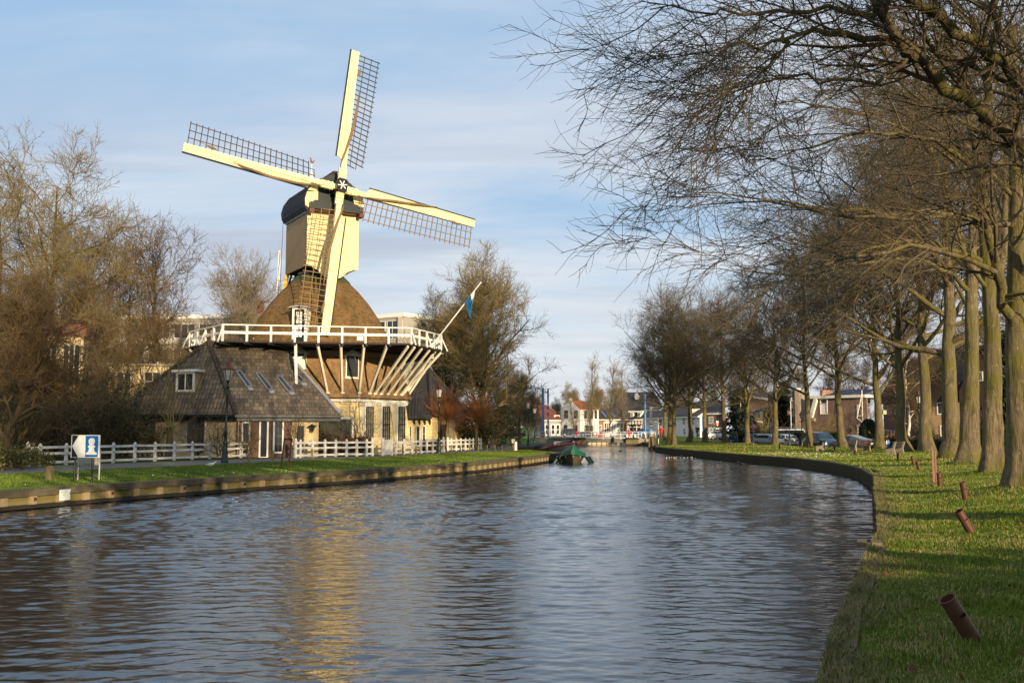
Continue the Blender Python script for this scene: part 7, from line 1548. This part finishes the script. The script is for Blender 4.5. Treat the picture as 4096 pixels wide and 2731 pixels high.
car('black_car', 'black car parked along the front of the white gabled house', (.012, .013, .016), V((W(2288, HZ, 196).x, 196, .6)), R(0), 4.6, 1.8, 1.6, 'suv', .95)
car('black_car', 'dark car on the bridge before the white house windows', (.015, .015, .018), V((W(2352, HZ, 186).x, 186, .4)), R(0), 4.2, 1.75, 1.45, 'hatch', .8)
car('white_car', 'white car waiting behind the traffic signal', (.62, .62, .6), GZR(2866, 142), R(25), 4.2, 1.75, 1.42, 'hatch', .9)

# ------------------------------------------------------------------ people and birds
def skin_mesh(name, verts, edges, rad, m, parent, root=0, sub=2):
    me = bpy.data.meshes.new(name); me.from_pydata([tuple(v_) for v_ in verts], edges, []); me.update(); ob = bpy.data.objects.new(name, me); COL.objects.link(ob); ob.parent = parent
    md = ob.modifiers.new('skin', 'SKIN'); sv = me.skin_vertices[0].data
    for i, r_ in enumerate(rad): sv[i].radius = (r_, r_) if not isinstance(r_, tuple) else r_; sv[i].use_root = (i == root)
    md.use_smooth_shade = True
    if sub: s2 = ob.modifiers.new('sub', 'SUBSURF'); s2.levels = sub; s2.render_levels = sub
    me.materials.append(m); return ob
def person(label, loc, rz, coat, trousers, hair, stride=.18, arms='down', seat=False, bald=False, group=None):
    o = thing('person', label, 'person', loc, rz, group)
    hipz = .92; s_ = stride
    J = {'pel': (0, 0, .95), 'sp': (0, 0, 1.15), 'ch': (.01, 0, 1.34), 'nk': (.02, 0, 1.47), 'hd': (.04, 0, 1.56), 'ht': (.03, 0, 1.70)}
    for k, sd_ in (('l', .1), ('r', -.1)):
        f = 1 if k == 'l' else -1
        if seat: J[k+'h'] = (.05, sd_, .93); J[k+'k'] = (.40, sd_*1.1, .80 if f > 0 else .62); J[k+'a'] = (.24, sd_*1.1, .42 if f > 0 else .2); J[k+'t'] = (.40, sd_*1.1, .36 if f > 0 else .14)
        else: J[k+'h'] = (0, sd_, .9); J[k+'k'] = (s_*f*.6+.04, sd_, .5); J[k+'a'] = (s_*f, sd_, .09+(0 if f > 0 else .04)); J[k+'t'] = (s_*f+.16, sd_*1.1, .04)
        J[k+'s'] = (.0, sd_*1.75, 1.41)
        if arms == 'bars': J[k+'e'] = (.22, sd_*2.2, 1.2); J[k+'w'] = (.44, sd_*2.2, 1.1); J[k+'f'] = (.52, sd_*2.1, 1.09)
        else: J[k+'e'] = (-s_*f*.3-.03, sd_*2.15, 1.15); J[k+'w'] = (.08-s_*f*.4, sd_*2.0, .95); J[k+'f'] = (.12-s_*f*.4, sd_*1.95, .86)
    ks = list(J); ix = {k: i for i, k in enumerate(ks)}
    Rd = {'pel': .135, 'sp': .125, 'ch': .15, 'nk': .055, 'hd': .09, 'ht': .07, 'h': .085, 'k': .058, 'a': .042, 't': .035, 's': .062, 'e': .045, 'w': .034, 'f': .036}
    E_ = [('pel', 'sp'), ('sp', 'ch'), ('ch', 'nk'), ('nk', 'hd'), ('hd', 'ht')]
    for k in 'lr': E_ += [('pel', k+'h'), (k+'h', k+'k'), (k+'k', k+'a'), (k+'a', k+'t'), ('ch', k+'s'), (k+'s', k+'e'), (k+'e', k+'w'), (k+'w', k+'f')]
    rad = [Rd[k] if k in Rd else Rd[k[1:]] for k in ks]
    skin_mesh('body', [J[k] for k in ks], [(ix[a], ix[b]) for a, b in E_], rad, M['skin'], o)
    def sub(name, keep, grow, m, cut=None):
        kk = [k for k in ks if k in keep]; jx = {k: i for i, k in enumerate(kk)}; vv = [J[k] for k in kk]
        return skin_mesh(name, vv, [(jx[a], jx[b]) for a, b in E_ if a in jx and b in jx], [(Rd[k] if k in Rd else Rd[k[1:]])+grow for k in kk], M[m], o)
    sub('trousers', ('pel', 'lh', 'rh', 'lk', 'rk', 'la', 'ra'), .022, trousers)
    sub('coat', ('pel', 'sp', 'ch', 'ls', 'rs', 'le', 're', 'lw', 'rw'), .04, coat)
    for k in 'lr': mb = MB(); a = V(J[k+'a']); mb.ball(a+V((.07, 0, -.035)), (.14, .055, .055), 8, 5); mb.build('shoe', M['black'], o, True)
    mb = MB(); mb.ball((.01, 0, 1.66), (.115, .1, .115), 10, 7); mb.build('hair', M[hair], o, True)
    return o
M['redcoat'] = plain('red_coat', (.5, .02, .015), .8, .1); M['greycoat'] = plain('grey_coat', (.25, .26, .25), .85, .1); M['blond'] = plain('fair_hair', (.5, .38, .22), .7, .1)
person('walker in an olive coat with darker jeans, nearer to the cedar', at(2932, 121), R(-90), 'coat', 'jeans', 'hair', .16, group='two walkers under the cedar')
person('walker in an olive coat with pale blue jeans, beside the other', at(2944, 120.4), R(-85), 'coat', 'jeans', 'hair', .2, group='two walkers under the cedar')['label'] = 'walker in a brownish coat striding beside the one by the lamp post'
pc = at(2791, 135)+V((0, 0, .02)); person('cyclist in a dark coat riding towards the camera', pc+V((.0, .3, .06)), R(-90), 'coatd', 'coatd', 'hair', .1, 'bars', True)
o = thing('bicycle', 'black upright bicycle under the dark coated cyclist', 'bicycle', pc, R(-90))
for x in (-.55, .55):
    mb = MB(); pts = [(x+.33*math.cos(g*math.pi/10), 0, .34+.33*math.sin(g*math.pi/10)) for g in range(21)]; mb.tube(pts, .02, 5); wh_ = mb.build('wheel', M['rubber'], o, True); mb = MB()
    for g in range(6): mb.bar((x, 0, .34), (x+.32*math.cos(g*1.047), 0, .34+.32*math.sin(g*1.047)), .006)
    mb.build('spokes', M['steel'], wh_)
mb = MB()
for a, b in (((-.55, .34), (-.05, .3)), ((-.05, .3), (-.2, .85)), ((-.05, .3), (.42, .85)), ((-.2, .8), (.42, .82)), ((.55, .34), (.4, 1.0)), ((-.55, .34), (-.2, .8))): mb.tube([(a[0], 0, a[1]), (b[0], 0, b[1])], .018, 6)
mb.build('frame', M['black'], o); mb = MB(); mb.tube([(.25, -.28, 1.05), (.4, -.2, 1.06), (.4, .2, 1.06), (.25, .28, 1.05)], .014, 6); mb.build('handlebar', M['steel'], o); mb = MB(); mb.ball((-.22, 0, .9), (.13, .08, .04), 8, 5); mb.build('saddle', M['black'], o)
mb = MB(); mb.ball((.52, 0, .82), .06, 8, 5); mb.build('lamp', M['headlight'], o)
person('person in a long red coat standing at the bridge end', V((W(2644, HZ, 146).x, 146, bz-.1)), R(-120), 'redcoat', 'redcoat', 'blond', .12)
person('person in a grey jacket and dark trousers by the red coated one', V((W(2655, HZ, 146.5).x, 146.5, bz-.1)), R(-60), 'greycoat', 'coatd', 'blond', .2)
def bird(name, label, loc, rz, m, m2, swim=False, k=1.0, group=None):
    o = thing(name, label, 'bird', loc, rz, group); o.scale = (k, k, k); z0 = .02 if swim else .13
    mb = MB(); rr = []
    for x, y, z_, r_ in ((-.26, 0, .06, .012), (-.16, 0, .05, .05), (-.04, 0, .05, .085), (.07, 0, .07, .08), (.13, 0, .11, .05), (.16, 0, .16, .042), (.2, 0, .18, .04), (.24, 0, .175, .015)):
        rr.append([V((x, y+r_*math.cos(g*math.pi/4), z0+z_+r_*.9*math.sin(g*math.pi/4))) for g in range(8)])
    mb.loft(rr); mb.build('body', M[m], o, True); mb = MB(); mb.bar((.235, 0, z0+.175), (.285, 0, z0+.168), .018, .014, w2=.006, h2=.006); mb.build('beak', M['gunred' if name == 'gull' else 'signwhite'], o)
    for s_ in (-1, 1):
        mb = MB(); mb.prism([(.05, s_*.075, z0+.1), (-.1, s_*.09, z0+.09), (-.33, s_*.03, z0+.08), (-.1, s_*.085, z0+.02), (.04, s_*.08, z0+.04)], (0, s_*.012, 0)); mb.build('wing', M[m2], o)
        if not swim: mb = MB(); mb.tube([(0, s_*.03, z0), (.0, s_*.03, 0), (.05, s_*.03, 0)], .006, 4); mb.build('leg', M['gunred'], o)
    return o
M['gullg'] = plain('gull_grey', (.45, .45, .45), .7, .1)
bird('gull', 'white gull with grey wings walking on the lawn by the first lamp', GR(845, 1873), R(10), 'signwhite', 'gullg', k=.95)
bird('coot', 'black coot resting on the corner of the canal edging', GR(3502, 1893)+V((0, 0, .02)), R(175), 'black', 'black', True, .85)
DG = 'water birds on the canal'
for px, py, rz, lb in ((2482, 1805, 20, 'small dark duck swimming beyond the green boat'), (2966, 1858, 175, 'black coot swimming below the no parking sign'), (2717, 1831, 10, 'diving coot splashing in the tree shadow')):
    bird('coot', lb, G(px, py, WZ), R(rz), 'black', 'tarwood', True, .9, DG)
o = thing('splash', 'white splash ring round the diving coot', 'splash', G(2725, 1831, WZ)); mb = MB()
for i in range(26): a_ = rnd.uniform(-1.3, 1.3); mb.ball((a_, rnd.uniform(-.15, .15), rnd.uniform(0, .07)), rnd.uniform(.012, .035), 5, 4)
mb.build('drops', M['signwhite'], o, True)

# ------------------------------------------------------------------ planting
shrub('garden_tree', 'small forked garden tree before the house with tiled hip roof', at(681, 58.5), 5.6, 2.6, 301, leaves=0, stems=7, tw='twigg', catg='tree', n3=9, fan=34)
rng = np.random.default_rng(5); T = trunk_of(rng, 1.9, .2, wob=.02, K=7, top=.17); g_ = [o for o in COL.objects if o.get('label', '').startswith('small forked garden tree')][0]
g_.location.z = 1.5; T = (T[0]-np.array([0, 0, 1.5]), T[1]); mesh_np('trunk', [fluted(*T, 10, rng)], M['bark'], g_, True)
spreading(302, 7.2, 2.4, .21, label='thick trunked garden tree with twiggy crown between fence end and ivy', loc=at(62, 47.5), L1=3.6, ang=48, up=.06, rmin=.01, tw=.5, name='garden_tree', mats=('barkd', 'twigr'))
pollard('pollard willow with a dense orange head beside the barn door', at(1791, 85.5), 2.7, .16, 1.9, 303, 420); pollard('second pollard willow, standing before the ivy at the fence corner', at(1908, 87.5), 2.6, .15, 1.7, 304, 380)
EG = 'dark evergreen shrubs by the mill house'
for i, (px, D, h_, w_, lb) in enumerate(((430, 57, 3.8, 2.4, 'dark evergreen shrub over the fence behind the arrow sign'), (500, 60, 3.2, 1.8, 'dark evergreen shrub against the end wall of the house'), (330, 58, 3.4, 2.2, 'evergreen shrub between the arrow sign and pollard'), (230, 60, 3.0, 2.0, 'loose evergreen shrub beside the pollard trunk'), (150, 58, 2.6, 2.0, 'low evergreen shrub behind the leaning fence post'))):
    shrub('evergreen_shrub', lb, at(px, D), h_, w_, 310+i, leaves=1500, s=.09, stems=18, tw='twigg' if i % 2 else 'twig', group=EG)
BG = 'bare russet shrubs round the mill house'
for i, (px, D, h_, w_, lb, tw) in enumerate(((560, 70, 6.5, 3, 'tall russet shrub beside the dormer', 'twigr'), (460, 72, 7, 3, 'tall brown thicket behind the evergreen shrubs', 'twigr'), (360, 66, 6.0, 3, 'brown thicket over the arrow sign', 'twig'), (270, 64, 6.5, 3, 'tall brown thicket beside the yellow house', 'twigg'), (120, 56, 6.0, 2.6, 'thicket of thin brown shoots behind the pollard', 'twigr'), (20, 54, 6.2, 3, 'thicket at the picture edge before the yellow house', 'twigg'), (640, 60.5, 3.0, 2, 'tangled brown shrub under the dormer', 'twigr'), (880, 60.6, 2.4, 1.6, 'climbing shrub on the cream wall by the house corner', 'twig'), (790, 60.5, 2.2, 1.6, 'bare shrub before the second dark house window', 'twigr'), (590, 60, 2.0, 1.6, 'bare shrub before the first dark house window', 'twigr'), (1003, 63.2, 2.6, 1.2, 'bare sapling before the brick wall', 'twig'), (1196, 64.8, 3.0, 1.4, 'bare espalier beside the lantern on the cream wall', 'twig'), (1345, 66.5, 2.7, 1.6, 'bare fan shaped shrub before the green barn door', 'twigp'), (1440, 68, 3.4, 1.0, 'thin bare shrub at the corner of the mill base', 'twigp'),
                                        (520, 76, 7.5, 3.5, 'brown thicket before the cream garden house window', 'twig'), (610, 77, 7.5, 3.5, 'golden thicket before the cream garden house', 'twigg'), (420, 62, 6, 3, 'brown thicket over the fence end of the house', 'twigg'), (310, 58, 5, 2.6, 'brown thicket just behind the arrow sign', 'twigr'), (80, 60, 7, 3, 'tall brown thicket before the ochre pilasters', 'twig'), (760, 74, 6, 3, 'russet thicket behind the hipped roof', 'twigr'), (690, 80, 8, 4, 'brown thicket above the garden house', 'twigr'), (200, 72, 8, 4, 'high brown thicket in front of the gallery flats', 'twig'), (1880, 96, 4, 2.4, 'brown undergrowth tree behind the pyramid barn', 'twigg'), (1800, 99, 4.6, 2.6, 'brown thicket above the barn roof', 'twigg'), (1950, 108, 6, 3, 'brown thicket beside the ivy clad trunk', 'twigg'), (2010, 118, 5, 3, 'bare thicket over the clipped hedge', 'twigg'))):
    shrub('bare_shrub', lb, at(px, D), h_, w_, 330+i, leaves=0, stems=16 if h_ > 4 else 9, tw=tw, group=BG, n3=7 if h_ < 4 else 6, rmin=.008 if h_ < 4 else .012, fan=26)
for i, (px, D, h_, w_, lb) in enumerate(((1840, 91, 2.6, 2.2, 'dark evergreen bush between the two pollard willows'), (1870, 92, 2.2, 2, 'evergreen bush behind the curving fence'), (1952, 93, 4.6, 1.4, 'ivy clad trunk at the end of the curving fence'), (1975, 110, 6.0, 2.2, 'ivy mass climbing the tree beyond the fence'))):
    shrub('evergreen_bush', lb, at(px, D), h_, w_, 360+i, leaves=2600, s=.11, stems=16, group='evergreens at the curving fence')
for i, (px, D, h_, lb) in enumerate(((30, 43, 1.1, 'variegated ivy bush at the picture edge beside the path'), (88, 45, .9, 'variegated ivy bush round the leaning fence post'), (160, 46.6, .6, 'low ivy clump at the first fence posts'))):
    shrub('ivy_bush', lb, at(px, D), h_, 1.6, 370+i, m='leafy', leaves=1500, s=.06, stems=18, fan=60, group='variegated ivy by the path')
hedge('beech_hedge', 'russet beech hedge behind the fence before the barn door', 'hedge', xg(1212, 65.6), xg(1345, 67.2), .9, 1.35, 0, 'leafr', 401, 5200, .06)
hedge('beech_hedge', 'lower russet hedge running on towards the mill corner', 'hedge', xg(1352, 67.3), xg(1478, 68.6), .8, 1.15, 0, 'leafr', 402, 4200, .06)
hedge('beech_hedge', 'thin russet hedge behind the fence by the second lamp', 'hedge', xg(1700, 78), xg(1772, 81), .6, .9, 0, 'leafr', 403, 2200, .06)
hedge('clipped_hedge', 'dark brown clipped hedge beside the bend of the path', 'hedge', xg(1940, 146), xg(2024, 146), 1.6, 1.25, .35, 'hedge', 404, 5200, .09)
hedge('clipped_hedge', 'dark clipped hedge behind the silver hatchback and lamp', 'hedge', xg(3166, 122), xg(3222, 119), 1.4, 1.55, -.1, 'hedge', 405, 5000, .09)
hedge('clipped_hedge', 'yellowish clipped hedge between blue van and grey car', 'hedge', xg(3318, 108), xg(3350, 106), 1.2, 1.5, -.1, 'leafy', 406, 2600, .09)
hedge('clipped_hedge', 'long dark hedge in the shade behind the bench', 'hedge', xg(3540, 88), xg(3880, 74), 1.3, 1.1, -.1, 'hedge', 407, 9000, .09)
hedge('clipped_hedge', 'dark hedge in the shade behind the edge trunks', 'hedge', xg(3885, 70), xg(4180, 60), 1.4, 1.6, -.1, 'hedge', 408, 7000, .09)
# yew dome
p = at(3476, 96); o = thing('yew_dome', 'rounded clipped yew dome beside the flag pole', 'topiary', p); rng = np.random.default_rng(411); n_ = 9000; d = nrm(rng.normal(0, 1, (n_, 3))); d[:, 2] = np.abs(d[:, 2]); C = d*np.array([.88, .88, 1.3]); C[:, 2] = np.where(rng.random(n_) < .5, rng.random(n_)*1.6, C[:, 2]+1.6); rad_ = np.where(C[:, 2] < 1.6, .88/np.maximum(.05, np.linalg.norm(d[:, :2], axis=1)), 1.0); C[:, 0] = np.where(C[:, 2] < 1.6, d[:, 0]*rad_, C[:, 0]); C[:, 1] = np.where(C[:, 2] < 1.6, d[:, 1]*rad_, C[:, 1]); C += rng.normal(0, .03, C.shape)
mesh_np('leaves', [quads(rng, C, .05)], M['box'], o); mb = MB(); mb.lathe([(.84, 0), (.84, 1.6), (.78, 2.1), (.6, 2.5), (.3, 2.8), (.05, 2.86)], (0, 0, 0), 16); mb.build('branches', M['leafd'], o, True)
conifer('cedar', 'dark blue green cedar between two avenue trunks', at(2952, 146), 7.2, 3.0, 421, n=9000, s=.22); conifer('conifer', 'yellow green drooping conifer beside the stair tower', at(3136, 134), 8.2, 2.2, 422, m='hedge', n=6000, s=.2, droop=-.2)
conifer('cypress', 'tall dark cypress between the last two trunks', at(4022, 62), 7.8, 1.0, 423, n=7000, s=.16, droop=.2); conifer('conifer', 'low dark conifer behind the walkers', at(2975, 132), 4.2, 1.8, 424, n=4000, s=.2)
for i, (px, D, h_, lb) in enumerate(((3030, 126, 1.9, 'green shrub behind the dark grey car'), (3058, 128, 1.8, 'green shrub below the grey panelled window'), (3000, 128, 2.0, 'pale green shrub beside the walkers'), (3720, 82, 1.6, 'dark shrub before the buff gable'), (3960, 64, 2.6, 'dark shrub behind the smooth green trunk'), (3630, 86, 1.2, 'dark shrub at the birch foot'))):
    shrub('evergreen_bush', lb, at(px, D), h_, 2, 430+i, leaves=1500, s=.12, stems=14, m='leafd' if i > 2 else 'conifer', group='shrubs in the avenue gardens')
for i, (px, D, h_, lb) in enumerate(((3305, 114, 3.2, 'golden pollarded fruit tree before the mansard window'), (3335, 113, 2.6, 'small pollarded tree beside the golden one'), (3075, 124, 3.0, 'twisted bare climber on the salmon brick wall'), (3225, 122, 2.4, 'bare wall shrub beside the stair tower'), (3462, 106, 3.4, 'bare tree shape on the plum wall by the pole'), (3745, 84, 2.6, 'contorted bare shrub before the buff house window'))):
    shrub('wall_shrub', lb, at(px, D), h_+1.4, 1.6, 440+i, leaves=0, stems=7, tw='twigg', group='bare shrubs before the avenue houses', n3=6, rmin=.016, fan=34)
p = at(3646, 84); o = spreading(450, 10.5, 3.2, .14, label='weeping silver birch with white bark behind the avenue', loc=p, n=(10, 8, 8, 7, 6), ang=48, L1=2.6, up=-.05, rmin=.008, tw=.7, mats=('birch', 'twigr'), name='birch_tree')
rng = np.random.default_rng(460); p = at(3572, 86); o = thing('reed_bed', 'clump of dry orange reeds behind the blue board', 'plants', p); P = np.zeros((420, 2, 3)); P[:, :, 0] = rng.uniform(-1.3, 1.3, (420, 1)); P[:, :, 1] = rng.uniform(-.5, .5, (420, 1)); P[:, 1, 2] = .1; s1 = sprout(rng, P, np.full((420, 2), .012), 1, .4, .9, 8, 5, 1.0, 0, 1, 5, .08, (0, 0, 0), (0, 0, -.15), .01, .6); C = s1[0][:, 2:].reshape(-1, 3); mesh_np('stems', [tubes(*s1, 3), quads(rng, C[rng.integers(0, len(C), 1500)], .12)], M['reed'], o); tag(o, kind=None)

# ------------------------------------------------------------------ grass
def blades(name, X, Y, Zz, h, w, m, seed, lean=.5):
    rng = np.random.default_rng(seed); n_ = len(X); a = rng.random(n_)*6.283; d = np.stack([np.cos(a), np.sin(a), np.zeros(n_)], 1); s_ = np.stack([-d[:, 1], d[:, 0], d[:, 2]], 1)
    hh = h*np.clip(1+rng.normal(0, .35, n_), .3, 2.4); ll = lean*np.abs(rng.normal(0, .6, n_)); b = np.stack([X, Y, Zz-.01], 1)
    ww = (w if np.ndim(w) else np.full(n_, w))
    m1 = b+UP*(hh*.55)[:, None]+d*(hh*ll*.3)[:, None]; tp_ = b+UP*(hh*(1-.25*ll))[:, None]+d*(hh*ll)[:, None]; k = ww[:, None]
    Vv = np.stack([b-s_*k, b+s_*k, m1+s_*k*.8, m1-s_*k*.8, tp_], 1).reshape(-1, 3); i = np.arange(n_)[:, None]*5
    o = mesh_np(name, [(Vv, i+np.array([[0, 1, 2, 3]])), (np.zeros((0, 3)), i+np.array([[3, 2, 4]])-5*n_)], M[m]); tag(o, None, None, None, 'stuff'); return o
def gfield(n_, y0, y1, fx, seed, pw=1.0):
    rng = np.random.default_rng(seed); Y = y0*(y1/y0)**(rng.random(n_)**pw); u = rng.random(n_); X = np.array([fx(y, q_) for y, q_ in zip(Y, u)]); return X, Y
X, Y = gfield(300000, 5.5, 46, lambda y, u: bankX(y)+.2+.14*math.sin(y*3.3)*math.sin(y*1.1)+(min(treeX(y)+2.2, .56*y+1)-bankX(y)-.2)*u, 501)
keep = X > 0; clump = .55+.75*np.abs(np.sin(X*1.7+np.sin(Y*1.3)*2)*np.sin(Y*1.1+X*.6)); Zt = np.array([gz(a, b) for a, b in zip(X, Y)])
blades('grass', X, Y, Zt, .042*clump*(1+.35*(Y/20)), .0022+.00014*Y, 'blade', 502, .8)
X, Y = gfield(60000, 46, 112, lambda y, u: bankX(y)+.1+(treeX(y)+2-bankX(y)-.1)*u, 503); Zt = np.array([gz(a, b) for a, b in zip(X, Y)])
blades('grass', X, Y, Zt, .07, .012+.0002*Y, 'blade', 504)
X, Y = gfield(120000, 24, 88, lambda y, u: quayX(y)-.3+(pathR(y)-quayX(y)+.3)*u, 505); Zt = np.zeros(len(X))
blades('grass', X, Y, Zt, .05, .006+.00022*Y, 'bladel', 506)
hedge('shade_hedge', 'unseen tall hedge added to cast shade on the near grass', 'hedge', (6.2, -2.6), (14, -.2), 1.2, 2.9, -.1, 'hedge', 499, 6000, .08)  # invented hedge out of view, added only to shade the foreground
# dry tufts along the edging
rng = np.random.default_rng(507); Y = 6+34*rng.random(22000)**1.3; X = np.array([bankX(y) for y in Y])-.04+np.abs(rng.normal(.04, .34, 22000))*(.6+.4*np.sin(Y*2.1)); Zt = np.array([gz(a, b) for a, b in zip(X, Y)])+.02
blades('dry_grass', X, Y, Zt, .06, .002+.00014*Y, 'straw', 508, 1.4)
rng = np.random.default_rng(509); n_ = 260; Y = rng.uniform(62, 74, n_); X = np.array([bankX(y) for y in Y])+rng.uniform(1, 4.5, n_); C = np.stack([X, Y, [gz(a, b)+.08 for a, b in zip(X, Y)]], 1)
o = mesh_np('crocus_flowers', [quads(rng, C, .035)], M['signwhite']); tag(o, kind='stuff')
rng = np.random.default_rng(510); n_ = 120; Y = rng.uniform(30, 60, n_); X = np.array([quayX(y) for y in Y])-rng.uniform(.8, 4, n_); C = np.stack([X, Y, np.full(n_, .05)], 1); o = mesh_np('daisy_flowers', [quads(rng, C, .022)], M['signwhite']); tag(o, kind='stuff')
rng = np.random.default_rng(511); n_ = 1100; Y = 6+34*rng.random(n_)**1.5; X = np.array([bankX(y)+rng.uniform(.1, 7)**1.0 for y in Y]); C = np.stack([X, Y, [gz(a, b)+.035 for a, b in zip(X, Y)]], 1); o = mesh_np('fallen_leaves', [quads(rng, C, .027, .5)], M['leafr']); tag(o, kind='stuff')
